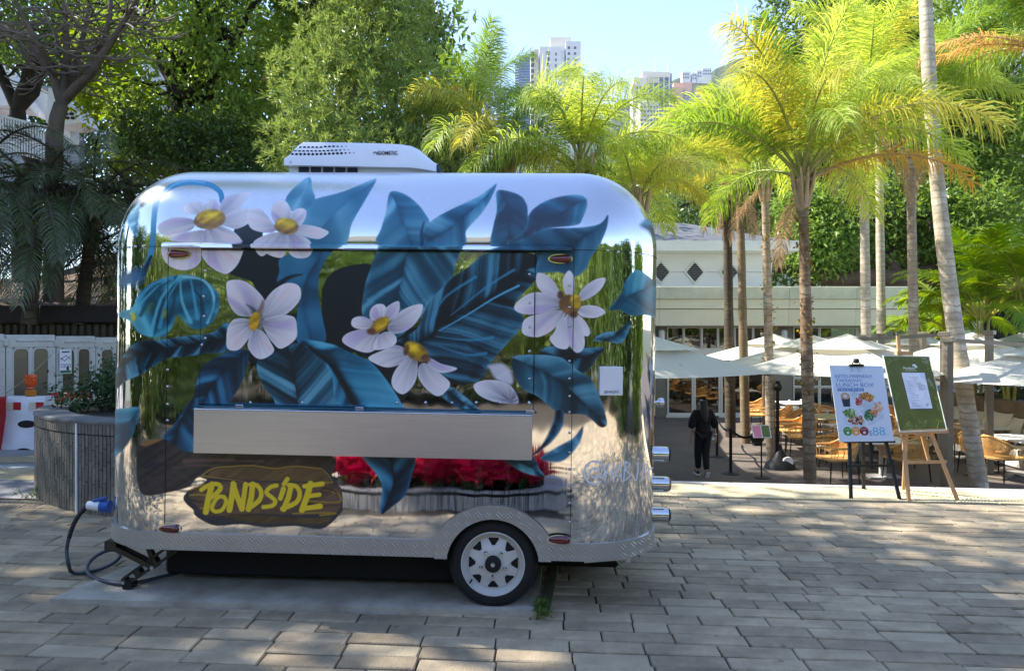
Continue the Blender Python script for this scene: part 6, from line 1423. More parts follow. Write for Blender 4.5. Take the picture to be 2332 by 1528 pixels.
def panel_thing(name, label, cat, tl, tr, bl, br, m, th=.008):
    t = thing(name, label, cat); n = nrmv(tl, tr, bl)
    if n.y > 0: n = -n
    mb = MB(); f = [tl, tr, br, bl]; mb.add(f+[p-n*th for p in f], [(0, 3, 2, 1), (4, 5, 6, 7), (0, 1, 5, 4), (1, 2, 6, 5), (2, 3, 7, 6), (3, 0, 4, 7)]); 
    o = mb.build('board', m, t); P = lambda x, y, d=.0012: (tl*(1-x)*(1-y)+tr*x*(1-y)+bl*(1-x)*y+br*x*y)+n*d
    return t, P, n
def flat(t, P, pts, m, name, d=.0012, kind=None):
    mb = MB(); mb.add([P(x, y, d) for x, y in pts], [tuple(range(len(pts)))]); o = mb.build(name, m, t, kind=kind); return o
def textfit(t, P, s, x, y, w, h, m, d=.0018, name='lettering', bold=0.):
    """line of text in board units: left x, baseline y, width w, cap height h"""
    me = text_mesh(s, 1., 0., 0., bold); n = len(me.vertices); co = np.empty(n*3, np.float32); me.vertices.foreach_get('co', co); co = co.reshape(-1, 3)
    x0, x1 = co[:, 0].min(), co[:, 0].max(); ch = .73
    v = [tuple(P(x+w*(a-x0)/(x1-x0), y-h*b/ch, d)) for a, b, _ in co]; me.vertices.foreach_set('co', np.array(v, np.float32).ravel()); me.materials.clear(); me.materials.append(m); me.update()
    o = bpy.data.objects.new(name, me); COL.objects.link(o); o.parent = t; return o
def ell(cx, cy, rx, ry, n=18): return [(cx+rx*math.cos(a), cy+ry*math.sin(a)) for a in np.linspace(0, 2*math.pi, n, endpoint=False)]
def poster():
    tl, tr, bl, br = EP(1889, 832, 7.66), EP(2010, 833, 7.66), EP(1912, 1006, 7.52), EP(2036, 1004, 7.52)
    PW = mat('poster_paper', (222, 226, 234), .55, 0, .05, 6, col2=(206, 218, 234)); t, P, n = panel_thing('poster', 'white lunch box poster with food photos and a blue price', 'poster', tl, tr, bl, br, PW)
    BLU = mat('print_blue', (52, 116, 186), .5, 0, .04); LB = mat('print_sky', (84, 166, 206), .5, 0, .04); PBL = mat('print_pale_blue', (176, 200, 226), .5, 0, .08)
    textfit(t, P, 'KETO-FRIENDLY', .075, .165, .70, .045, BLU); textfit(t, P, 'TAKEAWAY', .085, .22, .49, .042, BLU); textfit(t, P, 'LUNCH BOX', .08, .285, .70, .055, BLU)
    flat(t, P, [(.09, .30), (.58, .30), (.58, .343), (.09, .343)], BLU, 'text_band')
    textfit(t, P, '生酮友善外賣午餐盒', .10, .336, .46, .028, PW, .0022)
    textfit(t, P, '$', .565, .925, .055, .07, LB); textfit(t, P, '8', .635, .925, .105, .115, LB, bold=-.01); textfit(t, P, '8', .755, .925, .105, .115, LB, bold=-.01); textfit(t, P, '/Box', .875, .925, .075, .022, PBL)
    textfit(t, P, 'Available', .40, .973, .2, .008, PBL)
    flat(t, P, [(.38, .025), (.42, .03), (.43, .08), (.39, .085)], PBL, 'emblem', kind='stuff'); flat(t, P, [(.5, .02), (.52, .02), (.56, .06), (.57, .085), (.52, .085)], PBL, 'emblem')
    for cx, c in ((.175, (72, 142, 52)), (.325, (224, 160, 52)), (.478, (140, 40, 42))):
        flat(t, P, ell(cx, .865, .083, .058), mat('badge_%d' % c[0], c, .5, 0, .04), 'badge', .0014 if cx < .4 else .0017); textfit(t, P, {.175: 'salad', .325: 'veggie', .478: 'protein'}[cx], cx-.05, .845, .10, .016, PW, .003)
        flat(t, P, ell(cx, .885, .025, .018, 10), PW, 'badge_mark', .003)
    # pale box shapes and printed food photos
    GRB = mat('print_box_grey', (196, 206, 218), .5); flat(t, P, [(.30, .355), (.42, .34), (.72, .46), (.80, .52), (.52, .56), (.44, .56)], GRB, 'printed_box', .0013); flat(t, P, [(.45, .60), (.72, .50), (.86, .56), (.88, .70), (.60, .80)], GRB, 'printed_box', .00135); flat(t, P, [(.16, .60), (.38, .58), (.52, .74), (.50, .82), (.30, .86), (.14, .74)], GRB, 'printed_box', .00132)
    rr = random.Random(11)
    def food(cx, cy, rx, ry, cols, n, rot=0):
        for k in range(n):
            a, q = rr.random()*6.283, rr.random()**.5; x = cx+rx*q*math.cos(a)*math.cos(rot)-ry*q*math.sin(a)*math.sin(rot); y = cy+(rx*q*math.cos(a)*math.sin(rot)+ry*q*math.sin(a)*math.cos(rot))*.72
            c = rr.choice(cols); mm = mat('print_food_%d_%d_%d' % c, c, .5, 0, .12, 30); s = rr.uniform(.012, .032); m_ = rr.randrange(5, 8)
            FO.setdefault(mm, MB()).add([P(x+s*rr.uniform(.6, 1.3)*math.cos(b), y+s*.7*rr.uniform(.6, 1.3)*math.sin(b), .0015+.0006*k/n+rr.random()*.0001) for b in np.linspace(0, 6.283, m_, endpoint=False)], [tuple(range(m_))])
    FO = {}
    food(.62, .42, .13, .07, [(86, 116, 42), (190, 106, 46), (214, 168, 74), (150, 60, 40)], 60, .2); food(.46, .48, .07, .06, [(186, 50, 50), (200, 110, 104), (150, 40, 48)], 30)
    food(.25, .63, .10, .08, [(116, 150, 60), (170, 190, 96), (84, 118, 44)], 45); food(.36, .72, .14, .08, [(120, 62, 36), (168, 100, 60), (84, 44, 34), (206, 160, 130)], 60)
    food(.62, .66, .09, .10, [(42, 90, 50), (60, 116, 60), (92, 136, 84)], 55, .6); food(.72, .62, .07, .10, [(206, 56, 44), (226, 150, 100)], 25, .5); food(.80, .55, .08, .09, [(224, 184, 156), (236, 206, 180), (206, 160, 126)], 45)
    for mm, b in FO.items(): b.build('food_print', mm, t, kind='stuff')
    flat(t, P, [(.135, .41), (.30, .41), (.285, .545), (.16, .545)], mat('print_cup_navy', (36, 44, 66), .5), 'printed_cup', .0016); flat(t, P, ell(.215, .405, .085, .045), mat('print_crema', (196, 160, 124), .5, 0, .2, 40), 'printed_coffee', .0019); flat(t, P, ell(.215, .405, .035, .018), PW, 'printed_foam', .0022)
poster()
def easel_wood():
    t = thing('easel', 'pale beech easel holding the green menu board', 'easel'); D = 7.6
    B = lambda a, b, w=.03, h=.02, nm='leg': MB().beam(a, b, w, h, (0, 1, 0)).build(nm, BEE, t)
    lf, rf, bf = EP(2070, 1132, 7.4), EP(2181, 1127, 7.45), EP(2057, 1108, 7.95)
    for p in (lf, rf, bf): p.z = gz(CX+p.x/p.y*F, p.y)
    B(lf, EP(2056, 985, 7.62), .035); B(rf, EP(2120, 985, 7.62), .035); B(bf, EP(2064, 985, 7.8)); B(EP(2056, 985, 7.625), EP(2050, 815, 7.83), .03); B(EP(2120, 985, 7.625), EP(2052, 815, 7.835), .03)
    B(EP(2117, 1055, 7.72), EP(2098, 985, 7.72), .03, .02, 'strut'); B(EP(2045, 765, 7.88), EP(2060, 990, 7.7), .035, .02, 'mast'); B(EP(2062, 1053, 7.55), EP(2155, 1051, 7.55), .03, .02, 'cross_bar')
    B(EP(2036, 984, 7.58), EP(2158, 980, 7.58), .05, .035, 'tray'); c = MB(); c.beam(EP(2040, 804, 7.8), EP(2076, 805, 7.8), .04, .06, (0, 1, 0)); c.build('top_clamp', BEE, t); c = MB(); c.beam(EP(2084, 990, 7.6), EP(2116, 990, 7.6), .03, .04, (0, 1, 0)); c.build('lower_clamp', BEE, t)
easel_wood()
def menu_board():
    tl, tr, bl, br = EP(2011, 810, 7.78), EP(2116, 812, 7.78), EP(2049, 983, 7.56), EP(2156, 979, 7.56)
    GRN = mat('board_green', (98, 102, 28), .5, 0, .07, 4); t, P, n = panel_thing('menu_board', 'olive green menu board with white plant drawings and a pinned menu sheet', 'menu board', tl, tr, bl, br, GRN, .01)
    WL = mat('print_white', (216, 220, 206), .5); PG = mat('print_sage', (150, 166, 96), .5)
    ed = MB(); [ed.beam(a, b, .006, .012) for a, b in ((tl, tr), (tr, br), (br, bl), (bl, tl))]; ed.build('white_edge', WL, t)
    textfit(t, P, 'Pondside', .38, .182, .25, .038, WL, .002, bold=.012); flat(t, P, ell(.63, .125, .045, .018, 10), WL, 'emblem'); flat(t, P, ell(.66, .147, .03, .016, 10), WL, 'emblem', .0014); flat(t, P, [(.40, .196), (.66, .196), (.66, .201), (.40, .201)], WL, 'emblem_rule')
    s = flat(t, P, [(.30, .225), (.815, .225), (.805, .72), (.315, .72)], mat('clip_board', (60, 66, 80), .4), 'sheet_backing', .004); flat(t, P, [(.31, .228), (.81, .228), (.80, .71), (.325, .71)], mat('menu_paper', (216, 220, 232), .7), 'menu_sheet', .006)
    INK = mat('menu_ink', (120, 124, 150), .7); ink = MB(); rr = random.Random(4)
    def bar(x, y, w): ink.add([P(a, b, .0068) for a, b in ((x, y), (x+w, y), (x+w, y+.004), (x, y+.004))], [(0, 1, 2, 3)])
    bar(.47, .29, .18); bar(.54, .31, .06)
    for y in (.345, .375, .40, .44, .47, .50, .53, .56, .60, .63, .65): bar(.37+(y-.3)*.02, y, rr.uniform(.08, .2))
    for k in range(8): bar(.58+rr.uniform(0, .03), .365+k*.014, rr.uniform(.08, .16))
    bar(.385, .67, .2); [bar(.66+rr.uniform(0, .06), .64+k*.008, .05) for k in range(5)]; ink.build('menu_text', INK, t, kind='stuff')
    def line(pts, m, name, w=.0035):
        mb = MB(); q = [P(x, y, .0016) for x, y in pts]
        for a, b in zip(q[:-1], q[1:]): mb.beam(a, b, .0012, w, n)
        mb.build(name, m, t)
    def sprig(x, y, ang, L, nl, ls, m=PG, name='plant_drawing'):
        mb = MB(); asp = 1.62
        def seg(pts):
            q = [P(a, b, .0016) for a, b in pts]
            for u, v in zip(q[:-1], q[1:]): mb.beam(u, v, .0012, .0034, n)
        dx, dy = math.cos(ang)*L, math.sin(ang)*L/asp; seg([(x, y), (x+dx, y+dy)])
        for k in range(nl):
            f = (k+1)/(nl+.3); cx, cy = x+dx*f, y+dy*f
            for sd in (-1, 1):
                a = ang+sd*.8; tx, ty = cx+ls*math.cos(a), cy+ls*math.sin(a)/asp; ox, oy = -math.sin(a)*ls*.28, math.cos(a)*ls*.28/asp; seg([(cx, cy), ((cx+tx)/2+ox, (cy+ty)/2+oy), (tx, ty), ((cx+tx)/2-ox, (cy+ty)/2-oy), (cx, cy)])
        mb.build(name, m, t, kind='stuff')
    def bloom(x, y, r, k, m=PG):
        mb = MB()
        for j in range(k):
            a = 2*math.pi*j/k; pts = [(x+.3*r*math.cos(a), y+.3*r*math.sin(a)/1.62), (x+r*math.cos(a-.3), y+r*math.sin(a-.3)/1.62), (x+r*1.15*math.cos(a), y+r*1.15*math.sin(a)/1.62), (x+r*math.cos(a+.3), y+r*math.sin(a+.3)/1.62), (x+.3*r*math.cos(a), y+.3*r*math.sin(a)/1.62)]
            q = [P(min(.985, u), max(.012, v), .0016) for u, v in pts]
            for u, v in zip(q[:-1], q[1:]): mb.beam(u, v, .0012, .0034, n)
        mb.build('flower_drawing', m, t, kind='stuff')
    bloom(.90, .05, .075, 5, WL); bloom(.46, .03, .06, 7); bloom(.69, .04, .07, 8); bloom(.47, .92, .09, 9); bloom(.08, .25, .05, 6); bloom(.93, .58, .04, 5); bloom(.24, .94, .055, 6)
    sprig(.04, .14, -.9, .16, 3, .07); sprig(.2, .08, -.6, .16, 3, .07); sprig(.06, .42, 1.2, .16, 3, .06); sprig(.93, .22, -1.9, .2, 3, .05); sprig(.94, .44, -2.0, .2, 3, .06, WL); sprig(.06, .62, -1.2, .16, 3, .05); sprig(.04, .86, -1.0, .2, 1, .1); sprig(.04, .98, -.5, .22, 3, .08); sprig(.70, .98, -2.3, .2, 1, .08); sprig(.8, .98, -1.1, .2, 1, .08); sprig(.94, .76, -1.7, .16, 4, .05)
menu_board()
# ---- queue posts, belts, sign, lamp post
def stanchion(px, D, label):
    t = thing('queue_post', label, 'queue post', ((px-CX)/F*D, D, ZT2), group='black belt queue posts'); mb = MB(); mb.lathe([(.18, 0), (.18, .012), (.06, .03), (.032, .045), (.032, .9), (.036, .905), (.036, .95), (.02, .97), (0, .972)], (0, 0, 0), 'Z', 20, caps=False); mb.build('post', LEG, t, 40)
    mb = MB(); mb.box((0, -.03, .9), (.05, .03, .05), None, .005); mb.build('belt_head', LEG, t); return Vector(((px-CX)/F*D, D, ZT2+.9))
s1 = stanchion(1633, 17.4, 'black queue post nearer the restaurant door, right of the woman'); s2 = stanchion(1664, 15.25, 'black queue post nearer the camera, left of the little sign')
s3 = at(1720, 990, 15.2); s0 = at(1607, 925, 19.5)
for a, b, lab in ((s0, s1, 'black queue belt running back toward the glass doors'), (s1, s2, 'black queue belt slung between the two queue posts'), (s2, s3, 'black queue belt running from the near post toward the little sign')):
    mb = MB(); n = 8; P = [a.lerp(b, k/n)-Vector((0, 0, .10*math.sin(math.pi*k/n))) for k in range(n+1)]
    for u, v in zip(P[:-1], P[1:]): mb.beam(u, v, .006, .05)
    tag(mb.build('queue_belt', LEG), lab, 'belt', 'black queue belts')
t = thing('sign_stand', 'small pink and green sign on a thin dark stand', 'sign', ((1734-CX)/F*14.8, 14.8, ZT2)); mb = MB(); mb.cyl((0, 0, 0), (0, 0, .82), .016, n=8); mb.lathe([(.15, 0), (.15, .015), (0, .02)], (0, 0, 0), 'Z', 18); mb.build('stand', LEG, t)
M = Matrix.Rotation(-.5, 3, 'X'); mb = MB(); mb.box((.0, 0, .93), (.36, .02, .27), M); mb.build('sign_face', WHITE, t)
for x, nm, c in ((-.09, 'pink_half', (214, 134, 170)), (.085, 'green_half', (84, 112, 70))): mb = MB(); mb.box(Vector((x, 0, .93))+M @ Vector((0, -.012, 0)), (.155, .004, .24), M); mb.build(nm, mat(nm, c, .5), t)
D = 15.9; t = thing('lamp_post', 'thin black lamp post with a weighted foot beside the palm trunk', 'lamp post', ((1771-CX)/F*D, D, ZT2)); mb = MB(); mb.tube([(0, 0, .0), (0, 0, 1.72)], .035, 10); mb.build('post', LEG, t, 40); mb = MB(); mb.lathe([(0, -.1), (.07, -.07), (.09, 0), (.075, .06), (.045, .09), (.05, .13), (0, .14)], (0, 0, 1.74), 'Z', 16); mb.build('head', LEG, t, 50)
mb = MB(); mb.lathe([(.33, 0), (.3, .1), (.18, .24), (.06, .38), (.035, .5)], (.05, 0, 0), 'Z', 14); mb.build('sandbag', LEG, t, 50)
t = thing('floodlight', 'small round floodlight on the ground at the foot of the lamp post', 'floodlight', ((1794-CX)/F*15.7, 15.7, ZT2)); mb = MB(); mb.lathe([(.05, -.08), (.12, 0), (.11, .02), (0, .01)], (0, 0, .16), 'Y', 16); mb.build('head', WHITE, t, 40); mb = MB(); mb.box((0, 0, .03), (.1, .1, .06)); mb.build('foot', LEG, t)
t = thing('floodlight', 'black floodlight on the ground beside the second palm trunk', 'floodlight', ((1724-CX)/F*19.2, 19.2, ZT2)); mb = MB(); mb.lathe([(.1, -.12), (.2, 0), (.18, .04), (0, .02)], (0, 0, .22), 'Y', 16); mb.build('head', LEG, t, 40); mb = MB(); mb.box((0, 0, .04), (.2, .2, .08)); mb.build('foot', LEG, t)
# ---- woman walking away
def person():
    D = 15.0; x0 = (1601-CX)/F*D; t = thing('person', 'woman with long dark hair in loose black clothes walking away to the doors', 'person', (x0, D, ZT2), (0, 0, .05))
    def skin(name, verts, edges, radii, m, root=0, sub=2, parent=None):
        me = bpy.data.meshes.new(name); me.from_pydata(verts, edges, []); o = bpy.data.objects.new(name, me); COL.objects.link(o); md = o.modifiers.new('skin', 'SKIN'); me.skin_vertices
        for i, r in enumerate(radii): v = me.skin_vertices[0].data[i]; v.radius = (r, r) if isinstance(r, (int, float)) else r; v.use_root = i == root
        o.modifiers.new('sub', 'SUBSURF').render_levels = sub; o.modifiers['sub'].levels = sub
        dg = bpy.context.evaluated_depsgraph_get(); me2 = bpy.data.meshes.new_from_object(o.evaluated_get(dg)); bpy.data.objects.remove(o); me2.name = name; me2.materials.clear(); me2.materials.append(m); me2.polygons.foreach_set('use_smooth', [True]*len(me2.polygons))
        return newobj(name, me2, parent)
    SK = mat('skin', (186, 138, 112), .55, 0, .05, 8); CL = mat('black_cloth', (15, 15, 16), .9, 0, .25, 9, .2, 40); HR = mat('dark_hair', (20, 15, 13), .45, 0, .2, 30)
    s = .955
    J = {'pel': (0, 0, .92), 'wai': (0, .0, 1.05), 'che': (0, .01, 1.24), 'nck': (0, .02, 1.39), 'hd0': (0, .03, 1.47), 'hd1': (.0, .035, 1.55), 'top': (0, .03, 1.60),
         'lsh': (-.155, .01, 1.33), 'lel': (-.235, -.03, 1.08), 'lwr': (-.25, .03, .86), 'rsh': (.155, .01, 1.33), 'rel': (.24, -.0, 1.08), 'rwr': (.275, .03, .85),
         'lhi': (-.085, 0, .88), 'lkn': (-.085, .08, .48), 'lan': (-.065, .12, .10), 'lto': (-.07, .24, .035), 'rhi': (.085, 0, .88), 'rkn': (.05, -.0, .47), 'ran': (.02, -.20, .12), 'rto': (.02, -.10, .03)}
    E = [('pel', 'wai'), ('wai', 'che'), ('che', 'nck'), ('nck', 'hd0'), ('hd0', 'hd1'), ('hd1', 'top'), ('che', 'lsh'), ('lsh', 'lel'), ('lel', 'lwr'), ('che', 'rsh'), ('rsh', 'rel'), ('rel', 'rwr'), ('pel', 'lhi'), ('lhi', 'lkn'), ('lkn', 'lan'), ('lan', 'lto'), ('pel', 'rhi'), ('rhi', 'rkn'), ('rkn', 'ran'), ('ran', 'rto')]
    Rr = dict(pel=.115, wai=.1, che=.12, nck=.048, hd0=.075, hd1=.085, top=.06, lsh=.052, lel=.036, lwr=.025, rsh=.052, rel=.036, rwr=.025, lhi=.085, lkn=.052, lan=.034, lto=.028, rhi=.085, rkn=.052, ran=.034, rto=.028)
    names = list(J); V = [J[k] for k in names]; Ed = [(names.index(a), names.index(b)) for a, b in E]; RR = [Rr[k] for k in names]
    for sd, wr in ((-1, 'lwr'), (1, 'rwr')):                       # palms with five fingers
        b = Vector(J[wr]); k = len(V); V.append(tuple(b+Vector((sd*.008, .0, -.075)))); RR.append(.024); Ed.append((names.index(wr), k))
        for j, (dy, L) in enumerate(((-.03, .065), (-.010, .075), (.010, .07), (.028, .055))):
            i0 = len(V); V += [tuple(b+Vector((sd*.008, dy, -.10))), tuple(b+Vector((sd*.002, dy*1.1, -.10-L*.5))), tuple(b+Vector((-sd*.014, dy*1.1, -.10-L)))]; RR += [.010, .009, .008]; Ed += [(k, i0), (i0, i0+1), (i0+1, i0+2)]
        i0 = len(V); V += [tuple(b+Vector((-sd*.012, -.035, -.06))), tuple(b+Vector((-sd*.022, -.055, -.095)))]; RR += [.011, .009]; Ed += [(k, i0), (i0, i0+1)]
    body = skin('body', V, Ed, RR, SK, 0, 1, t)
    # face is turned away; nose and ears still shape the head
    mb = MB(); mb.lathe([(0, -.02), (.018, -.01), (.02, .01), (0, .02)], (-.082, .03, 1.52), 'X', 8); mb.lathe([(0, -.02), (.018, -.01), (.02, .01), (0, .02)], (.082, .03, 1.52), 'X', 8); mb.lathe([(.016, 0), (.012, .015), (0, .022)], (0, .115, 1.52), 'Z', 8); mb.build('ears', SK, body, 50)
    tp = [(0, 0, .86), (0, .0, .98), (0, .0, 1.12), (0, .01, 1.27), (0, .02, 1.37), (-.16, .01, 1.32), (-.235, -.02, 1.14), (-.255, .0, .98), (.16, .01, 1.32), (.235, .0, 1.14), (.265, .01, .98)]
    skin('loose_top', tp, [(0, 1), (1, 2), (2, 3), (3, 4), (3, 5), (5, 6), (6, 7), (3, 8), (8, 9), (9, 10)], [(.185, .14), (.175, .14), (.165, .135), (.16, .125), (.07, .06), .085, .09, .082, .085, .09, .082], CL, 0, 2, t)
    skin('trousers', [(0, 0, .93), (-.085, 0, .86), (-.088, .08, .48), (-.065, .12, .13), (.085, 0, .86), (.052, .0, .47), (.02, -.19, .15)], [(0, 1), (1, 2), (2, 3), (0, 4), (4, 5), (5, 6)], [(.14, .12), .105, .085, .065, .105, .085, .065], CL, 0, 2, t)
    skin('hair', [(0, .02, 1.58), (0, -.02, 1.52), (0, -.075, 1.40), (.005, -.11, 1.26), (.01, -.12, 1.12)], [(0, 1), (1, 2), (2, 3), (3, 4)], [(.09, .09), (.105, .10), (.10, .055), (.09, .035), (.045, .02)], HR, 0, 2, t)
    SO = mat('white_sole', (206, 200, 190), .7, 0, .1, 10); SH = mat('dark_shoe', (44, 44, 46), .6)
    mb = MB(); mb.box((-.07, .2, .015), (.085, .25, .03), None, .01); s_ = mb.build('shoe_sole', SO, t); mb = MB(); mb.box((-.07, .19, .06), (.08, .22, .07), None, .025); mb.build('shoe', SH, t)
    M = Matrix.Rotation(-.95, 3, 'X'); c = Vector((.02, -.20, .105)); mb = MB(); mb.box(c+M @ Vector((0, .05, -.055)), (.085, .25, .03), M, .01); mb.build('shoe_sole', SO, t); mb = MB(); mb.box(c+M @ Vector((0, .05, -.01)), (.08, .22, .07), M, .025); mb.build('shoe', SH, t)
    mb = MB(); mb.tube([Vector((.275+.032*math.cos(a), .03+.032*math.sin(a), .875)) for a in np.linspace(0, 6.283, 12)], .006, 5); mb.build('bracelet', WHITE, t)
    mb = MB(); mb.box((.175, -.13, .80), (.05, .02, .05), None, .005); mb.build('white_tissue', WHITE, t)
    t.scale = (.97,)*3
person()
# ================================================================== VEGETATION
vr = np.random.default_rng(21)
def unit(a): return a/np.maximum(np.linalg.norm(a, axis=-1, keepdims=True), 1e-9)
def leaf_cloud(name, cen, out, n_per, spread, L, Wd, mats, parent=None, mode='leaf', fold=.25, kind=None, up=.35, loc=(0, 0, 0)):
    """many leaf blades round clump centres (world positions relative to loc)"""
    cen = np.repeat(cen, n_per, 0); out = np.repeat(out, n_per, 0); n = len(cen)
    if mode == 'tuft':                                             # whorls: blades spring from one twig tip
        d = unit(out*.9+vr.normal(0, .75, (n, 3))+np.array([0, 0, .45])); p = cen+vr.normal(0, spread*.18, (n, 3))
    else:
        p = cen+vr.normal(0, spread, (n, 3)); d = unit(out*.6+vr.normal(0, .8, (n, 3))+np.array([0, 0, -.25]))
    l = L*vr.uniform(.6, 1.25, (n, 1)); w = Wd*vr.uniform(.7, 1.2, (n, 1))
    s = unit(np.cross(d, np.array([0, 0, 1.])+vr.normal(0, .55, (n, 3)))); nn = np.cross(s, d)
    a = p; b = p+d*l*.45+s*w*.5+nn*w*fold*.5; c = p+d*l-nn*l*.08; e = p+d*l*.45-s*w*.5+nn*w*fold*.5
    V = np.stack([a, b, c, e], 1).reshape(-1, 3); Fq = np.arange(4*n).reshape(-1, 4)
    me = np_mesh(name, V, Fq, mats); o = newobj(name, me, parent, loc)
    if kind: o['kind'] = kind
    return o
def clumps(blobs, total, shell=.55):
    """clump centres through a crown made of overlapping ellipsoids"""
    vol = np.array([b[3]*b[4]*b[5] for b in blobs])**.8; num = (vol/vol.sum()*total).astype(int)+1; C_, O_ = [], []
    for b, k in zip(blobs, num):
        d = unit(vr.normal(0, 1, (k, 3))); r = (shell**3+(1-shell**3)*vr.random((k, 1)))**(1/3); r *= 1+.12*np.sin(d[:, :1]*7+b[0])*np.cos(d[:, 2:]*6+b[1])
        C_.append(np.array(b[:3])+d*r*np.array(b[3:6])); O_.append(unit(d/np.array(b[3:6])))
    return np.concatenate(C_), np.concatenate(O_)
BARK = mat('dark_bark', (52, 44, 36), .95, 0, .35, 5, .7, 24); BARKG = mat('grey_bark', (92, 80, 68), .95, 0, .3, 4, .6, 26)
LV_DARK = leafmat('leaf_dark', (50, 72, 36), (94, 120, 56), .38, .42, spec=.45); LV_MID = leafmat('leaf_mid', (76, 104, 44), (136, 160, 70), .42, .42, spec=.4); LV_LIME = leafmat('leaf_lime', (84, 112, 26), (138, 158, 40), .5, .5)
LV_OLIVE = leafmat('leaf_olive', (98, 124, 58), (164, 178, 100), .32, .4, spec=.5); LV_BUSH = leafmat('leaf_bush', (36, 60, 32), (70, 104, 52), .3, .4, spec=.5)
def limb_path(a, b, n=7, wob=.12):
    a, b = Vector(a), Vector(b); L = (b-a).length; P = []
    for k in range(n+1):
        f = k/n; P.append(a.lerp(b, f)+Vector((random.gauss(0, wob), random.gauss(0, wob), random.gauss(0, wob*.6)))*L*.25*math.sin(math.pi*f)+Vector((0, 0, L*.06*math.sin(math.pi*f))))
    return P
def tree(label, base, fork, r0, blobs, n_cl, n_per, spread, L, Wd, m, name='broadleaf_tree', group=None, limbs=5, bark=BARK, mode='leaf', shell=.55, extra=None):
    base = Vector(base); t = thing(name, label, 'tree', base, group=group); rel = lambda p: Vector(p)-base
    fork = Vector(fork); mb = MB(); P = [rel(base)-Vector((0, 0, .3))]+limb_path(rel(base), rel(fork), 6, .08)[1:]; n = len(P); mb.tube(P, [r0*(1.25-.6*k/n) for k in range(n)], 10); mb.build('trunk', bark, t, 60)
    for k in range(limbs):
        b = blobs[k % len(blobs)]; d = unit(vr.normal(0, 1, (1, 3)))[0]; e = np.array(b[:3])+d*np.array(b[3:6])*.7; mb = MB()
        P = limb_path(rel(fork), rel(e), 7, .16); mb.tube(P, [r0*(.6-.5*i/7) for i in range(8)], 7)
        for q in range(3): i = random.randrange(2, 6); e2 = Vector(P[i])+Vector(unit(vr.normal(0, 1, (1, 3)))[0])*min(b[3], b[4], b[5])*.8; mb.tube(limb_path(P[i], e2, 4, .2), [r0*.25, r0*.2, r0*.14, r0*.1, r0*.04], 5)
        mb.build('limb', bark, t, 60)
    C_, O_ = clumps([tuple(np.array(b[:3])-np.array(base))+tuple(b[3:6]) for b in blobs], n_cl, shell); leaf_cloud('crown', C_, O_, n_per, spread, L, Wd, m, t, mode)
    if extra: extra(t, C_, O_)
    return t
def blob_at(px, py, D, rx, ry, rz): p = at(px, py, D); return (p.x, p.y, p.z, rx, ry, rz)
# ---- left mass
tree('big dark broadleaf tree with a slanting bough at upper left', at(470, 740, 17.5)*1.0, at(400, 260, 16.8), .28,
     [blob_at(330, -60, 16, 2.2, 2., 1.6), blob_at(560, 60, 16, 1.7, 1.8, 1.8), blob_at(450, -180, 16.5, 2.6, 2.2, 1.5), blob_at(430, 250, 16.5, 1.6, 1.6, 1.2), blob_at(620, 300, 16, 1.2, 1.4, 1.0), blob_at(700, 40, 16.5, 1.3, 1.5, 1.6)], 780, 30, .18, .17, .085, LV_MID, limbs=9)
tree('dark leafy tree at the far upper left behind the bare tree', at(60, 700, 20), at(40, 250, 20), .26,
     [blob_at(40, 20, 20, 2.2, 1.6, 1.5), blob_at(200, 60, 20.5, 1.6, 1.5, 1.6), blob_at(-120, -60, 20, 2.4, 2, 2)], 420, 28, .26, .17, .09, LV_MID, limbs=4)
tree('young lime green tree lit by the sun behind the bare tree', at(300, 700, 18.5), at(280, 300, 18), .12,
     [blob_at(230, 190, 18, .9, .9, .8), blob_at(300, 270, 17.6, .8, .8, .7), blob_at(330, 350, 17.4, .8, .7, .5), blob_at(250, 100, 18.5, .8, .8, .6)], 240, 24, .16, .15, .09, LV_LIME, limbs=4)
def red_tips(t, C_, O_):
    RT_ = mat('reddish_new_leaf', (150, 92, 66), .6, 0, .3, 20); k = vr.choice(len(C_), 26, False); leaf_cloud('red_tips', C_[k]+O_[k]*.08, O_[k], 5, .03, .1, .022, RT_, t, 'tuft', kind='stuff')
tree('tall tufted shrub tree with narrow sunlit leaves behind the trailer roof', at(880, 760, 12.5), at(870, 420, 12), .12,
     [blob_at(860, 60, 11.6, .95, .9, .95), blob_at(790, 220, 11.4, .95, .9, .9), blob_at(930, 230, 11.8, .9, .9, .9), blob_at(850, 370, 11.2, 1.6, .9, .55), blob_at(1010, 330, 11.8, .75, .8, .6), blob_at(700, 330, 11.6, .8, .8, .6), blob_at(760, 110, 12, .6, .7, .6), blob_at(1080, 350, 12, .5, .6, .35), blob_at(700, 190, 12, .7, .7, .7), blob_at(780, -20, 12, .9, .8, .6), blob_at(920, -10, 12, .55, .7, .5), blob_at(960, 380, 11.6, .8, .7, .4)], 3300, 13, .09, .115, .024, LV_OLIVE, 'tufted_tree', limbs=6, mode='tuft', shell=.5, extra=red_tips)
tree('dark spreading tree top reaching in above the tufted tree', at(820, 720, 15), at(800, 200, 15), .16,
     [blob_at(860, -10, 14.5, 1.1, 1., .8), blob_at(960, 70, 14.5, .55, .7, .45), blob_at(720, -60, 15, 1.2, 1., .8)], 260, 26, .15, .12, .06, LV_DARK, limbs=4)
tree('low dark understorey tree between the palms and the trailer roof', at(480, 740, 15), at(480, 420, 15), .1,
     [blob_at(480, 330, 14.8, 1.3, .8, .5), blob_at(350, 310, 15.4, .8, .8, .5), blob_at(580, 390, 14.2, 1.1, .7, .4)], 330, 26, .16, .13, .06, LV_DARK, limbs=3)
p = at(1040, 203, 11.6); mb = MB()
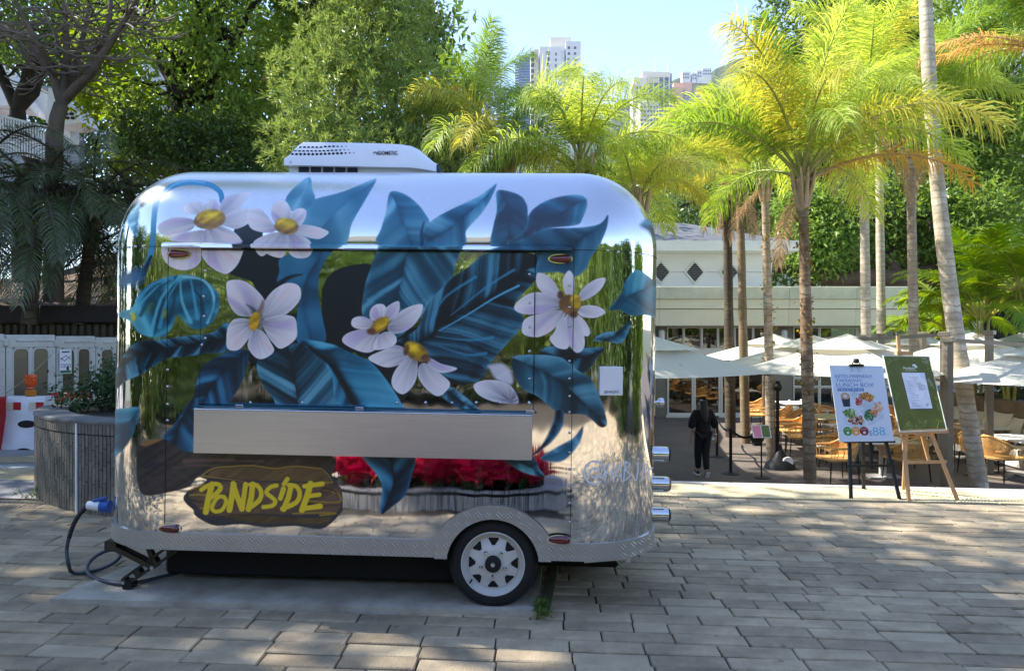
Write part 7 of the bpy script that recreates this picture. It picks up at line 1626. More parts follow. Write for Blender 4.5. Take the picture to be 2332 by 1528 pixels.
for k in range(10):
    a = k*2.4; d = Vector((math.cos(a)*.8, -.5, math.sin(a)*.8)).normalized(); mb.tube([Vector((0, 0, 0)), d*.03, d*.05], [.008, .02, .006], 6)
o = mb.build('red_flower', mat('flower_red', (206, 40, 74), .6), None, 50, p); tag(o, 'single red flower at the right edge of the tufted tree', 'flower')
# ---- bare tree
def bare_tree():
    base = at(122, 330, 13.2); base.z = 2.4; t = thing('bare_tree', 'leafless grey frangipani-like tree with many curving twigs at upper left', 'tree', base); rel = lambda q: q-base; D = 13.2
    f0 = at(140, 238, D); mb = MB(); mb.tube([Vector((0, 0, -.2)), rel(at(124, 310, D)), rel(at(130, 270, D)), rel(f0)], [.17, .14, .125, .12], 10); mb.build('trunk', BARKG, t, 60)
    mains = [[f0, at(118, 165, D), at(92, 110, D-.3), at(52, 40, D-.5), at(20, -30, D-.7)], [f0, at(152, 130, D+.2), at(150, 60, D+.1), at(140, -40, D)], [f0, at(190, 175, D), at(235, 105, D-.2), at(250, 40, D-.2), at(256, -50, D-.2)], [at(150, 225, D), at(205, 170, D-.3), at(258, 90, D-.5), at(300, 20, D-.7), at(330, -40, D-.8)], [f0, at(166, 170, D+.4), at(188, 90, D+.6), at(205, 10, D+.7)], [at(112, 150, D), at(60, 90, D+.3), at(5, 60, D+.5), at(-60, 20, D+.6)]]
    tw = MB(); r = random.Random(9)
    for mi, M in enumerate(mains):
        P = [Vector(.5*(np.array(M[min(i+1, len(M)-1)])*k/4+np.array(M[i])*(4-k)/4)*2) for i in range(len(M)-1) for k in range(4)]+[M[-1]]; n = len(P)
        mb = MB(); mb.tube([rel(q) for q in P], [.085*(1-.75*i/n) for i in range(n)], 8); mb.build('limb', BARKG, t, 60)
        for k in range(26):
            i = r.randrange(3, n); s = P[i]; az = r.uniform(0, 6.283); L = r.uniform(.5, 1.25); d = Vector((math.cos(az), math.sin(az)*.6, r.uniform(-.15, .35))).normalized(); pts = [s]; v = d.copy()
            for j in range(7): v = (v+Vector((0, 0, -.10 if j < 4 else .26))+Vector((r.gauss(0, .08), r.gauss(0, .08), r.gauss(0, .05)))).normalized(); pts.append(pts[-1]+v*L/7)
            tw.tube([rel(q) for q in pts], [.021, .019, .017, .016, .015, .015, .014, .010], 5, False)
            if r.random() < .75:
                j = r.randrange(2, 6); v = (pts[j+1]-pts[j]).normalized(); v = (v+Vector((r.gauss(0, .6), r.gauss(0, .4), .1))).normalized(); q = [pts[j]]
                for _ in range(5): v = (v+Vector((0, 0, .12))).normalized(); q.append(q[-1]+v*L/10)
                tw.tube([rel(x) for x in q], [.016, .015, .014, .013, .013, .009], 5, False)
    tw.build('twigs', mat('twig_grey', (108, 98, 88), .9, 0, .25, 8), t, 60, kind='stuff')
bare_tree()
# ---- palms
def frond_mesh(name, L, e0, bend, n, ll, lw, plume, droop, m, mr, spread=.95, seed=0, curl=0., stalk=.16):
    r = np.random.default_rng(seed); ns = 26; s = np.linspace(0, 1, ns); th = R_(e0)-R_(bend)*s**1.35; dx = np.cos(th)*L/(ns-1); dz = np.sin(th)*L/(ns-1)
    X = np.concatenate([[0], np.cumsum(dx[:-1])]); Z = np.concatenate([[0], np.cumsum(dz[:-1])]); Yc = curl*s**2*L
    u = np.linspace(stalk, .995, n); u = np.concatenate([u, u+.3/n]); sd = np.concatenate([np.ones(n), -np.ones(n)]); k = len(u); u = np.clip(u, 0, 1)
    px, py, pz, pt = np.interp(u, s, X), np.interp(u, s, Yc), np.interp(u, s, Z), np.interp(u, s, th); T = np.stack([np.cos(pt), 0*pt, np.sin(pt)], 1); Nn = np.stack([-np.sin(pt), 0*pt, np.cos(pt)], 1); B = np.stack([0*pt, sd, 0*pt], 1)
    roll = r.normal(0, plume, k)+.12; fw = (.35+.75*u**1.5)[:, None]+r.normal(0, .1, (k, 1)); d = unit(B*spread*np.cos(roll)[:, None]+Nn*np.sin(roll)[:, None]+T*fw)
    ln = ll*(.45+.55*np.sin(np.pi*np.clip((u-stalk)/(1-stalk)*.86+.1, 0, 1)))*r.uniform(.8, 1.12, k); p = np.stack([px, py, pz], 1); wv = unit(T-(T*d).sum(1, keepdims=True)*d); V = []; seg = 4
    q = p.copy(); dd = d.copy()
    for j in range(seg+1):
        w = lw*(.7, 1., .9, .6, .08)[j]; V += [q+wv*w*.5, q-wv*w*.5]; q = q+dd*(ln/seg)[:, None]; dd = unit(dd+np.array([0, 0, -1.])*droop*(j+1)*.5*r.uniform(.6, 1.4, (k, 1)))
    V = np.stack(V, 1).reshape(-1, 3); b = np.arange(k)*(2*(seg+1)); Fq = np.concatenate([np.stack([b+2*j, b+2*j+1, b+2*j+3, b+2*j+2], 1) for j in range(seg)]); nl = len(Fq)
    RV = []; rr = .022*L/2.4*(1.3-1.15*s)
    for i in range(ns):
        for a in range(5): RV.append((X[i]-math.sin(th[i])*math.sin(a*1.2566)*rr[i], Yc[i]+math.cos(a*1.2566)*rr[i], Z[i]+math.cos(th[i])*math.sin(a*1.2566)*rr[i]))
    k0 = len(V); RF = [[k0+i*5+a, k0+i*5+(a+1) % 5, k0+(i+1)*5+(a+1) % 5, k0+(i+1)*5+a] for i in range(ns-1) for a in range(5)]
    me = np_mesh(name, np.concatenate([V, np.array(RV)]), np.concatenate([Fq, np.array(RF)]), [m, mr]); mi = np.zeros(nl+len(RF), np.int32); mi[nl:] = 1; me.polygons.foreach_set('material_index', mi); return me
FR_LIME = leafmat('frond_lime', (132, 160, 58), (188, 198, 98), .5, .5, spec=.35, big=.6); FR_GRN = leafmat('frond_green', (84, 122, 46), (140, 164, 66), .45, .5, spec=.35); FR_YEL = leafmat('frond_yellow', (160, 166, 60), (198, 188, 90), .5, .6)
FR_ORG = leafmat('frond_orange', (208, 164, 64), (196, 160, 106), .45, .6); FR_DRY = leafmat('frond_dry', (190, 164, 126), (150, 122, 88), .25, .8, spec=.1); FR_DARK = leafmat('frond_dark', (50, 64, 36), (94, 106, 62), .22, .38, spec=.6); FR_ARECA = leafmat('frond_areca', (88, 128, 36), (150, 168, 46), .45, .42, spec=.4)
ST_G = mat('stalk_green', (150, 150, 84), .6); ST_B = mat('stalk_tan', (172, 146, 112), .8, 0, .2, 8); ST_D = mat('stalk_dark', (70, 62, 46), .8)
QF = {}
for nm, m, st in (('lime', FR_LIME, ST_G), ('grn', FR_GRN, ST_G), ('yel', FR_YEL, ST_G)):
    QF[nm] = [frond_mesh('frond', 2.5, e, b, 132, .62, .0165, .62, .46, m, st, seed=i+1, curl=c, stalk=.2) for i, (e, b, c) in enumerate(((78, 70, .04), (64, 95, -.05), (48, 100, .06), (30, 95, -.04), (8, 80, .03), (82, 40, -.03)))]
QF['org'] = [frond_mesh('frond', 2.7, 30, 75, 90, .5, .02, .35, .5, FR_ORG, ST_B, seed=31, stalk=.14)]
QF['dry'] = [frond_mesh('frond', 1.9, -35, 55, 70, .42, .018, .4, .8, FR_DRY, ST_B, seed=32, stalk=.1), frond_mesh('frond', 1.6, -70, 18, 70, .36, .018, .5, .9, FR_DRY, ST_B, seed=33, stalk=.1)]
def queen_palm(label, top, D, base_px, rt, fr, sc=1., kinds=('lime',), n=14, bark=None, dry=0, lean=None, az0=0., group='feathery palms around the terrace', zb=None, extra=(), mid=None, tiers=None, ivy=False):
    tp = at(top[0], top[1], D); zb = ZT2 if zb is None else zb; b = Vector(((base_px-CX)/F*D, D, zb)); t = thing('palm_tree', label, 'palm tree', b, group=group); mb = MB()
    P = [Vector((0, 0, -.1))]; k = 18
    for i in range(1, k+1):
        f = i/k; q = (tp-b)*f
        if mid is not None: q = q+Vector((mid*math.sin(math.pi*f), 0, 0))
        P.append(q)
    rt *= .88; mb.tube(P, [rt*(1.18-.32*i/k)*(1+random.uniform(-.05, .05)) for i in range(k+1)], 14); mb.build('trunk', bark or PALMB, t, 60)
    top_ = tp-b; mb = MB(); mb.tube([top_-Vector((0, 0, .42)), top_-Vector((0, 0, .18)), top_+Vector((0, 0, .1)), top_+Vector((0, 0, .35))], [rt*.85, rt*1.35, rt*1.05, rt*.4], 12)
    for j in range(9): a = j*2.4; mb.tube([top_+Vector((rt*.8*math.cos(a), rt*.8*math.sin(a), -.35)), top_+Vector((rt*1.7*math.cos(a), rt*1.7*math.sin(a), .02)), top_+Vector((rt*2.2*math.cos(a), rt*2.2*math.sin(a), .3))], [rt*.4, rt*.35, rt*.15], 6)
    mb.build('leaf_bases', ST_B, t, 60)
    for j in range(n):
        kk = kinds[j % len(kinds)]; tier = (0, 1, 2, 3, 1, 2, 5, 3, 2, 1, 4, 0, 3, 2, 4, 1)[j % 16] if tiers is None else tiers[j % len(tiers)]
        newobj('frond', QF[kk][tier % len(QF[kk])], t, top_+Vector((0, 0, .1)), (random.gauss(0, .08), 0, az0+j*2.39996+random.gauss(0, .15)), sc*random.uniform(.85, 1.1)*fr)
    for j in range(dry): o = newobj('frond', QF['dry'][j % 2], t, top_, (0, 0, az0+1.1+j*2.1), sc*random.uniform(.8, 1.1)); o['label'] = 'dry tan frond hanging down the trunk'
    for kind, az, s, lab in extra: o = newobj('frond', QF[kind][0], t, top_+Vector((0, 0, .05)), (0, 0, az), s); o['label'] = lab
    if ivy:
        Cc = np.array([tuple(P[i].lerp(P[i+1], random.random())+Vector((rt*1.05*math.cos(a), rt*1.05*math.sin(a), 0))) for i in range(5, k-2) for a in np.random.default_rng(i).uniform(0, 6.28, 7)]); Oo = unit(Cc-np.array([tuple(b*0+(top_)*((c[2])/top_.z)) for c in Cc])+np.array([0, 0, -.2])); leaf_cloud('ivy', Cc, Oo, 4, .035, .07, .045, leafmat('ivy_leaf', (92, 96, 34), (150, 124, 52), .3), t, kind='stuff')
    return t
def palm_bark(name, c, c2, ring=11.):
    m = mat(name, c, .92, 0, .25, 5, .5, 40); nt = m.node_tree; L = nt.links.new; b = nt.nodes['Principled BSDF']; src = b.inputs['Base Color'].links[0].from_socket; tc = N(nt, 'ShaderNodeTexCoord'); w = N(nt, 'ShaderNodeTexWave', Scale=ring*.2, Distortion=3.2, Detail=3.); w.inputs['Detail Scale'].default_value = 2; w.bands_direction = 'Z'; L(tc.outputs['Object'], w.inputs['Vector'])
    cr = N(nt, 'ShaderNodeMapRange'); cr.inputs[1].default_value = .0; cr.inputs[2].default_value = .22; L(w.outputs['Fac'], cr.inputs[0]); n2 = N(nt, 'ShaderNodeTexNoise', Scale=2.2, Detail=7., Roughness=.75); L(tc.outputs['Object'], n2.inputs['Vector']); pr = N(nt, 'ShaderNodeMapRange'); pr.inputs[1].default_value = .48; pr.inputs[2].default_value = .62; L(n2.outputs[0], pr.inputs[0])
    m1 = N(nt, 'ShaderNodeMix', data_type='RGBA'); m1.inputs[7].default_value = lin(c2)+(1,); L(src, m1.inputs[6]); L(pr.outputs[0], m1.inputs[0]); m2 = N(nt, 'ShaderNodeMix', data_type='RGBA'); m2.inputs[6].default_value = tuple(x*.8 for x in lin(c))+(1,); L(m1.outputs[2], m2.inputs[7]); L(cr.outputs[0], m2.inputs[0]); L(m2.outputs[2], b.inputs['Base Color']); return m
PALMB = palm_bark('palm_bark_grey', (150, 132, 112), (184, 172, 154)); PALMD = palm_bark('palm_bark_dark', (70, 58, 46), (96, 88, 62)); PALMP = palm_bark('palm_bark_pale', (172, 158, 138), (204, 194, 178)); PALMM = palm_bark('palm_bark_mossy', (128, 108, 84), (112, 100, 58))
queen_palm('feathery lime palm with a thick brown trunk left of the posters', (1828, 425), 12.6, 1846, .108, 1.2, 1., ('lime', 'lime', 'yel', 'lime', 'grn'), 22, palm_bark('palm_bark_brown', (116, 92, 68), (158, 140, 116)), 1, tiers=(0, 1, 2, 1, 5, 2, 0, 1, 3, 2, 0), extra=(('org', -.06, 1.12, 'dying orange and tan frond arching to the right'),), az0=.6, ivy=True)
queen_palm('lime palm with a pale slim trunk beside the lamp post', (1742, 420), 16.0, 1757, .105, 1.0, .95, ('lime', 'yel'), 13, PALMB, 1, az0=1.3, ivy=True, tiers=(0, 1, 5, 2, 0, 1, 2, 5, 1))
queen_palm('palm with a mossy slim trunk left of the lamp post', (1684, 400), 19.6, 1698, .125, 1.1, 1., ('lime', 'grn'), 13, PALMM, 2, az0=2.2, tiers=(0, 1, 5, 2, 0, 1, 2, 5, 1))
queen_palm('palm with a dark blackish trunk nearest the restaurant doors', (1655, 425), 20.8, 1664, .145, 1.1, 1., ('lime', 'yel'), 10, PALMD, 3, az0=.2, tiers=(0, 1, 5, 2, 0, 1, 2, 5, 1))
queen_palm('palm with a straight pale trunk rising behind the middle parasol', (1966, 300), 18.0, 1976, .125, 1.05, 1.1, ('lime', 'lime', 'yel'), 15, PALMP, 4, az0=.9, tiers=(0, 1, 5, 2, 0, 1, 2, 5, 1))
queen_palm('palm with a straight tan trunk behind the green board', (2072, 290), 18.6, 2086, .13, 1.05, 1.1, ('lime', 'grn', 'lime'), 14, PALMB, 3, az0=2., tiers=(0, 1, 5, 2, 0, 1, 2, 5, 1))
queen_palm('tall leaning palm whose pale trunk runs out of the top of the photo', (2100, -330), 13.9, 2232, .145, 1.2, 1.1, ('grn', 'lime'), 13, PALMP, 0, az0=.4, mid=-.28, tiers=(0, 1, 2, 5, 1, 2))
queen_palm('green and tan palm whose fronds hang in from the right edge', (2392, 130), 15.0, 2420, .14, 1.15, 1.1, ('lime', 'grn'), 14, PALMB, 0, az0=1., extra=(('org', 3.0, 1.0, 'brown frond drooping in from the right edge'), ('org', 2.7, .9, 'tan frond drooping in from the right edge')))
queen_palm('bright lime palm standing behind the trailer roof', (1322, 400), 11.0, 1322, .105, .82, 1., ('lime', 'lime', 'grn'), 14, PALMB, 0, az0=1.9, tiers=(0, 1, 2, 3, 1, 5, 3, 2))
queen_palm('lower yellow-green palm left of the lime palm behind the trailer', (1150, 370), 11.4, 1180, .105, .85, .95, ('lime', 'yel', 'grn'), 13, PALMB, 0, az0=.3)
queen_palm('palm with drooping yellow fronds at the trailer right end', (1450, 480), 11.0, 1420, .105, .76, .95, ('lime', 'yel', 'lime'), 14, PALMB, 0, az0=2.6, zb=ZT2, tiers=(1, 2, 3, 2, 1, 3))
queen_palm('thin grey-green palm against the sky right of the tufted tree', (1075, 310), 18.5, 1075, .12, .95, 1.1, ('grn',), 12, PALMB, 0, az0=.8, tiers=(5, 0, 5, 1, 0, 1))
queen_palm('green palm between the lime palm and the trailer end', (1425, 450), 18.5, 1425, .12, .9, 1.05, ('grn', 'lime'), 12, PALMB, 0, az0=.1, tiers=(2, 3, 1, 2))
queen_palm('yellow palm high behind the leaning trunk', (2000, 200), 21.5, 2010, .13, 1.2, 1.15, ('lime',), 14, PALMP, 2, az0=1.4)
queen_palm('tall palm showing only its lowest fronds at the top of the tufted tree', (775, -60), 13.0, 790, .12, .85, .9, ('lime', 'yel'), 11, PALMD, 0, az0=.5, zb=1.)
# dark drooping palms, left
DF = [frond_mesh('frond', 2.4, e, b, 64, .36, .014, .16, .42, FR_DARK, ST_D, seed=50+i, curl=c, stalk=.14) for i, (e, b, c) in enumerate(((58, 118, .05), (34, 112, -.06), (6, 88, .05), (-24, 58, -.03), (74, 100, .02)))]
QF['dark'] = DF
for lab, top, D, bx, n, az, s in (('dark drooping palm in the middle of the ribbed wall bed', (92, 475), 12.9, 66, 38, .4, 1.05), ('dark drooping palm just left of the trailer', (215, 470), 13.6, 184, 36, 1.2, 1.1), ('dark drooping palm cut by the left edge of the photo', (-60, 430), 12.6, -70, 32, 2., 1.1), ('dark drooping palm half hidden behind the trailer corner', (330, 520), 14.4, 330, 32, .9, 1.1)):
    queen_palm(lab, top, D, bx, .12, 1., s, ('dark',), n, PALMD, 0, az0=az, group='dark drooping palms above the ribbed wall', zb=1.9, tiers=(0, 1, 2, 3, 2, 1, 3, 2, 2, 3))
# ---- right background trees
RB = 'broadleaf trees behind the restaurant'
tree('tall tree with sky showing through at the top right', at(2150, 760, 33), at(2160, 500, 33), .5, [blob_at(2120, 60, 33, 4.2, 3, 3.4), blob_at(2290, 130, 32, 3.6, 3, 3.2), blob_at(2180, 300, 32, 3.4, 2.6, 2.4), blob_at(2350, 330, 31, 3., 2.6, 2.6)], 900, 30, .38, .30, .13, LV_MID, group=RB, limbs=8)
tree('tall dark tree rising from behind the feathery palms', at(1900, 700, 34), at(1880, 420, 34), .5, [blob_at(1850, 70, 34, 2.4, 2.6, 3.2), blob_at(1960, 160, 34, 3.6, 3, 3.4), blob_at(1790, 260, 34, 1.9, 2.2, 2.6), blob_at(1700, 430, 34, 2.6, 2, 1.8), blob_at(1600, 480, 35, 2.2, 2, 1.4)], 900, 30, .38, .30, .13, LV_DARK, group=RB, limbs=7)
tree('broad tree with a heavy low bough above the restaurant roof', at(2290, 760, 30), at(2270, 520, 30), .6, [blob_at(1900, 520, 31, 2.6, 2, 1.7), blob_at(2060, 470, 31, 2.4, 2, 1.6), blob_at(2010, 580, 31.5, 3.4, 1.5, 1.1), blob_at(2200, 500, 30, 2.2, 2, 1.6), blob_at(2280, 620, 30, 1.8, 2, 1.2)], 800, 30, .32, .27, .12, LV_MID, group=RB, limbs=7)
tree('sunlit pale leafed tree right of the pavilion roof', at(1850, 720, 30.5), at(1850, 640, 30.5), .2, [blob_at(1865, 560, 30, 1.5, 1.2, 1.1), blob_at(1830, 480, 30.5, 1.2, 1.1, .8), blob_at(2200, 560, 29, 1.2, 1.2, .9)], 300, 26, .25, .26, .11, leafmat('leaf_sunny', (96, 128, 52), (150, 172, 88), .4, .4), group=RB, limbs=4)
mb = MB(); P = [at(2310, 560, 30), at(2240, 600, 30), at(2060, 640, 30), at(1990, 632, 30), at(1900, 640, 30.2), at(1840, 618, 30.4), at(1770, 612, 30.6)]; mb.tube([Vector(q) for q in smooth_loop([tuple(q)[:2] for q in P], 1, False)] if False else P, [.45, .42, .5, .42, .32, .25, .15], 10); mb.tube([at(2040, 640, 30), at(2030, 600, 30), at(2000, 570, 30)], [.4, .22, .1], 8); o = mb.build('fallen_bough', mat('reddish_bark', (92, 74, 60), .95, 0, .3, 2, .6, 10), None, 60); tag(o, 'heavy reddish bough lying level above the restaurant parapet', 'bough')
t = thing('tree_wood', '', 'wood'); bpy.data.objects.remove(t)
# far-off wood behind everything on the right and left, which reads as one mass
Cw = []; 
for px in range(1480, 2700, 34):
    for row in range(9): Cw.append(tuple(at(px+random.uniform(-20, 20), 330+row*42+random.uniform(-20, 20)-max(0, (px-1750)*.25), 42+random.uniform(-1.5, 2.5))))
for px in range(-300, 1060, 34):
    for row in range(9): Cw.append(tuple(at(px+random.uniform(-20, 20), 60+row*48+random.uniform(-20, 20), 30+random.uniform(-1.5, 2.5))))
Cw = np.array(Cw); o = leaf_cloud('distant_wood', Cw, unit(vr.normal(0, 1, Cw.shape)+np.array([0, -.6, .4])), 70, .55, .42, .2, LV_DARK, kind='stuff')
# ---- areca palms and ferns, right bed
AF = [frond_mesh('frond', 1.9, e, b, 46, .46, .036, .10, .22, FR_ARECA, mat('areca_stalk', (170, 160, 70), .5), seed=70+i, curl=c, stalk=.2) for i, (e, b, c) in enumerate(((82, 60, .04), (66, 85, -.06), (48, 90, .05), (28, 80, -.05)))]
def areca(px, py, D, n, s, label, az=0., name='areca_palm'):
    p = at(px, py, D); t = thing(name, label, 'palm', p, group='low palms in the bed on the right')
    mb = MB()
    for k in range(5): a = k*1.256; mb.tube([(.1*math.cos(a), .1*math.sin(a), -.3), (.16*math.cos(a), .16*math.sin(a), .5*s)], [.035, .025], 7)
    mb.build('stem', mat('areca_stalk', 0), t, 60)
    for k in range(n): a = az+k*2.39996; newobj('frond', AF[k % 4], t, (.12*math.cos(a), .12*math.sin(a), .3*s), (random.gauss(0, .1), 0, a), s*random.uniform(.8, 1.15))
areca(2240, 760, 19.5, 22, 1.35, 'large bright areca palm over the right-hand bed', .3); areca(2330, 700, 18.5, 18, 1.2, 'areca palm cut by the right edge of the photo', 1.); areca(2160, 770, 21.5, 16, 1.1, 'smaller areca palm left of the large one', 2.); areca(2110, 800, 23, 12, .9, 'dark-fronded low palm at the end of the restaurant wall', .6)
areca(2300, 880, 17.5, 12, .6, 'small fern-like palm low in the bed behind the bench', 1.7); areca(2225, 870, 19, 11, .6, 'small fern-like palm in the shade behind the leaning trunk', .9)
Cb = np.array([tuple(WALLA.lerp(WALLB, f)+WALLN*random.uniform(.4, 2.2)+Vector((0, 0, zt_))) for f in np.linspace(-.05, 1.2, 40) for zt_ in (.2, .45, .75)]); Cb[:, 2] += EYE-141/F*18-.1-0*ZT2
leaf_cloud('ground_cover', Cb, unit(vr.normal(0, 1, Cb.shape)+np.array([0, 0, .5])), 22, .16, .18, .06, leafmat('leaf_fern', (54, 78, 26), (112, 122, 40), .4), kind='stuff')
# ---- bush on the round planter, weeds
bb = [(-4.28, 7.75, 1.03, .42, .42, .24), (-3.9, 7.95, 1.12, .6, .55, .30), (-4.1, 8.5, 1.12, .6, .6, .32), (-3.4, 8.2, 1.15, .7, .7, .36), (-3.3, 9., 1.15, .9, .7, .36)]
tb_ = Vector((-3.9, 8.1, .8)); t = thing('round_bush', 'dense dark green bush filling the round planter', 'bush', tb_); C_, O_ = clumps([tuple(np.array(b[:3])-np.array(tb_))+b[3:] for b in bb], 560, .45); leaf_cloud('foliage', C_, O_, 20, .07, .06, .032, LV_BUSH, t)
mb = MB()
for k in range(14): a = random.uniform(0, 6.28); r = random.uniform(.3, 1.2); mb.tube([(r*.3*math.cos(a), r*.3*math.sin(a), -.02), (r*.5*math.cos(a), r*.5*math.sin(a), .35)], [.02, .01], 5)
mb.build('stems', BARK, t, kind='stuff')
w = PM @ PL(1230, 1392, .02); Cc = np.array([tuple(w+Vector((random.gauss(0, .02), random.gauss(0, .05), random.uniform(.01, .05)))) for _ in range(16)]); o = leaf_cloud('weed', Cc, unit(vr.normal(0, .6, Cc.shape)+np.array([0, 0, 1.])), 5, .01, .04, .028, leafmat('weed_leaf', (66, 92, 46), (96, 118, 60), .3)); tag(o, 'small green weed sprouting at the slab corner by the wheel', 'weed')
w = PM @ PL(95, 1132, .0); Cc = np.array([tuple(w+Vector((random.gauss(.05, .12), random.gauss(0, .08), random.uniform(.0, .07)))) for _ in range(26)]); o = leaf_cloud('weed', Cc, unit(vr.normal(0, .6, Cc.shape)+np.array([0, 0, 1.])), 6, .02, .07, .012, leafmat('weed_leaf', 0, 0)); tag(o, 'tuft of grass at the foot of the round planter', 'weed')
# dry leaves on the paving
dl = MB(); rr = random.Random(5); LT = mat('dry_leaf', (96, 62, 36), .8, 0, .3, 30)
lm = MB().add([(0, 0, .003), (.03, .012, .009), (.07, 0, .005), (.03, -.012, .008)], [(0, 1, 2, 3)]).mesh('fallen_leaf', LT)
for (x, y, lab) in ((1345, 1292, 'dry leaf lying under the right end of the trailer'),):
    w = PM @ PL(x, y, .004); o = newobj('fallen_leaf', lm, None, w, (0, 0, .3), 1.6); tag(o, lab, 'leaf')
# ================================================================== BEHIND AND BESIDE THE CAMERA (seen mirrored in the trailer, and throwing its shade)
def poinsettias():
    t = thing('poinsettia_planter', 'low tiled planter of red poinsettias mirrored in the trailer side', 'planter', (-.95, 1.32, 0)); TL_ = mat('pale_tile', (170, 168, 166), .6, 0, .1, 8, objr=.05); GR = mat('black_grout', (18, 18, 20), .9)
    o = []; 
    for a in np.linspace(0, 2*math.pi, 40, endpoint=False): c, s = math.cos(a), math.sin(a); o.append((1.15*math.copysign(abs(c)**.55, c), .52*math.copysign(abs(s)**.55, s)))
    n = len(o); H_ = .17; mb = MB(); mb.add([Vector((x, y, .0)) for x, y in o]+[Vector((x, y, H_)) for x, y in o], [tuple(range(n, 2*n))]+[(i, (i+1) % n, n+(i+1) % n, n+i) for i in range(n)]); mb.build('planter_body', GR, t)
    per = [Vector((x, y, 0)) for x, y in o]; k = 0
    for i in range(n):
        p, q = per[i], per[(i+1) % n]; d = (q-p); m = max(1, round(d.length/.072)); a = math.atan2(d.y, d.x)
        for j in range(m):
            c = p.lerp(q, (j+.5)/m); w = d.length/m-.016; M = Matrix.Rotation(a, 3, 'Z'); nn = Vector((d.y, -d.x, 0)).normalized()
            if k < 150: mb = MB(); mb.box((0, 0, 0), (w, .012, H_-.03), M); mb.build('tile', TL_, t, loc=c+nn*.006+Vector((0, 0, H_/2-.015))); k += 1
            mb = MB(); mb.box((0, 0, 0), (w, .11, .012), M)
            if k < 290: mb.build('tile', TL_, t, loc=c-nn*.045+Vector((0, 0, H_+.006))); k += 1
    R1 = leafmat('bract_red', (170, 12, 44), (208, 32, 66), .25, .5); G1 = LV_BUSH
    plants = []
    for k in range(70):
        for _ in range(30):
            x, y = random.uniform(-1.0, 1.0), random.uniform(-.4, .4)
            if all((x-a)**2+(y-b)**2 > .008 for a, b in plants): break
        plants.append((x, y))
    C_ = np.array([(x, y, .17+.10*math.cos(x*2)*random.uniform(.8, 1.2)+.06) for x, y in plants]); O_ = np.tile(np.array([[0, 0, 1.]]), (len(C_), 1))
    first_ = None
    for k, (x, y) in enumerate(plants[:70]):
        if k < 4:
            th = []
            c0 = np.zeros((1, 3)); me = leaf_cloud('bracts', np.concatenate([c0+np.array([[0, 0, .25]]), c0+np.array([[.05, .03, .15]]), c0+np.array([[-.05, -.03, .17]])]), np.array([[0, 0, .25], [.3, .1, .1], [-.3, -.1, .1]]), 18, .05, .14, .075, R1, None, 'tuft'); m2 = leaf_cloud('leaves', c0+np.array([[0, 0, .04]]), np.array([[0, 0, .2]]), 12, .06, .1, .05, G1, None, 'tuft'); PO.append((me.data, m2.data)); bpy.data.objects.remove(me); bpy.data.objects.remove(m2)
        a, b = PO[k % 4]; p = thing('poinsettia', 'red poinsettia in the low tiled planter mirrored in the trailer side', 'plant', (-.95+x, 1.32+y, H_-.02), (0, 0, k*1.7), 'red poinsettias in the tiled planter'); newobj('bracts', a, p); newobj('leaves', b, p)
PO = []
poinsettias()
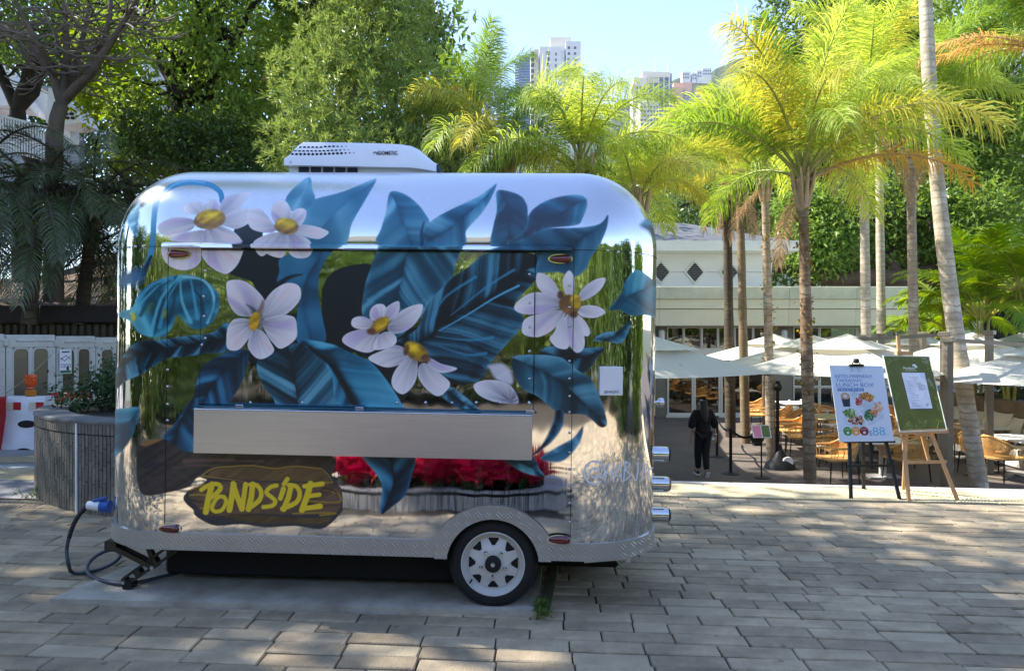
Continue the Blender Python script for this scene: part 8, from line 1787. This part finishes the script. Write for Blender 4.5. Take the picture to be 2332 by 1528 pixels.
def behind():
    WT = mat('opposite_white', (206, 202, 192), .8, 0, .05, 1); t = thing('pavilion', 'long pale building with a slatted eave behind the camera, mirrored in the trailer', 'building', (0, -18, 0)); mb = MB(); mb.box((-2, -.5, 3.1), (84, .6, 6.2)); mb.build('wall', mat('opposite_stone', (118, 110, 90), .9, 0, .2, .6), t)
    me = MB().box((0, 0, 0), (30, .08, .14)).mesh('eave_slat', WT)
    for k in range(9): newobj('eave_slat', me, t, (-2, .35+.02*k, 6.4+k*.24))
    mb = MB(); mb.box((-2, -.2, 7.4), (30, .5, 2.2)); mb.build('eave_box', WT, t)
    for k in range(9): mb = MB(); mb.box((-15+k*3.2, .2, 3.1), (.3, .3, 6.2)); mb.build('column', WT, t)
    row = [(-15, -5, 'far left'), (-9.5, -1.5, 'left, nearest the road'), (-10, 2.2, 'left end, beside the trailer'), (-9.5, -5, 'left, second from the road'), (-10.5, -8, 'left'), (-5.5, -9.5, 'left of the middle'), (-.5, -10, 'middle'), (4.5, -10, 'right of the middle'), (9, -8, 'right'), (11, -3.5, 'far right'), (9.5, .8, 'right end, near the kerb'), (10.5, 4.6, 'right end, beside the kerb')]
    for x, y, w in row:
        h = 3.5+.6*math.sin(x*1.7); tree('leafy tree mirrored in the trailer, %s of its row' % w, (x, y, 0), (x, y, 1.3), .16, [(x-1.1, y, h*.55, 2.3, 1.7, h*.55), (x+1.2, y+.2, h*.62, 2.3, 1.7, h*.55), (x, y, h*.95, 1.5, 1.4, 1.1)], 520, 22, .24, .24, .12, (LV_MID, LV_DARK, LV_OLIVE)[int(x*2) % 3], group='trees behind the camera', limbs=3)
    tree('dense dark tree out of frame beyond the left end of the barriers', (-12.5, 10, 0), (-12.5, 10, 2), .25, [(-12.5, 9.5, 3, 2.2, 2, 2), (-11.5, 11, 4.6, 2, 2, 2), (-12.5, 7.5, 2.4, 1.6, 1.6, 1.6)], 420, 24, .26, .24, .12, LV_DARK, limbs=4)
    # tall trees out of frame on the left, whose crowns shade the trailer and the paving
    tree('tall spreading tree out of frame on the left, shading the trailer', (-16.5, 7.6, 0), (-15.5, 8, 9), .55, [(-13.4, 8.4, 14.0, 3.2, 3.4, 2.2), (-10.2, 8.0, 15.4, 2.9, 3.4, 1.9), (-7.5, 8.2, 16.6, 2.3, 3.0, 1.6), (-16.6, 8.8, 13.5, 3, 3, 2.2), (-12.6, 11.0, 13.2, 2.6, 1.8, 1.8), (-5.6, 7.4, 17.4, 1.7, 2.4, 1.3), (-11.6, 5.4, 15, 3, 2, 1.8)], 900, 26, .34, .26, .13, LV_MID, limbs=9, shell=.3)
    tree('tall tree out of frame on the left, shading the barriers', (-16, 13, 0), (-15.5, 13, 6), .4, [(-14.5, 12.6, 9.6, 2.8, 2.4, 2.2), (-12.8, 14.5, 10.5, 2.8, 2.2, 2.2), (-16, 16, 9, 3, 2.4, 2.4)], 480, 26, .34, .26, .13, LV_DARK, limbs=6, shell=.3)
behind()
# ================================================================== AIR
mb = MB(); mb.box((0, 1300, 318.5), (5040, 3440, 643)); hz = mb.build('haze', [], None, kind='stuff')
hm = bpy.data.materials.new('hazy_air'); hm.use_nodes = True; nt = hm.node_tree; nt.nodes.remove(nt.nodes['Principled BSDF']); pv = N(nt, 'ShaderNodeVolumePrincipled'); pv.inputs['Color'].default_value = (.86, .92, 1, 1); pv.inputs['Density'].default_value = .00008; nt.links.new(pv.outputs[0], nt.nodes['Material Output'].inputs['Volume']); hz.data.materials.append(hm)
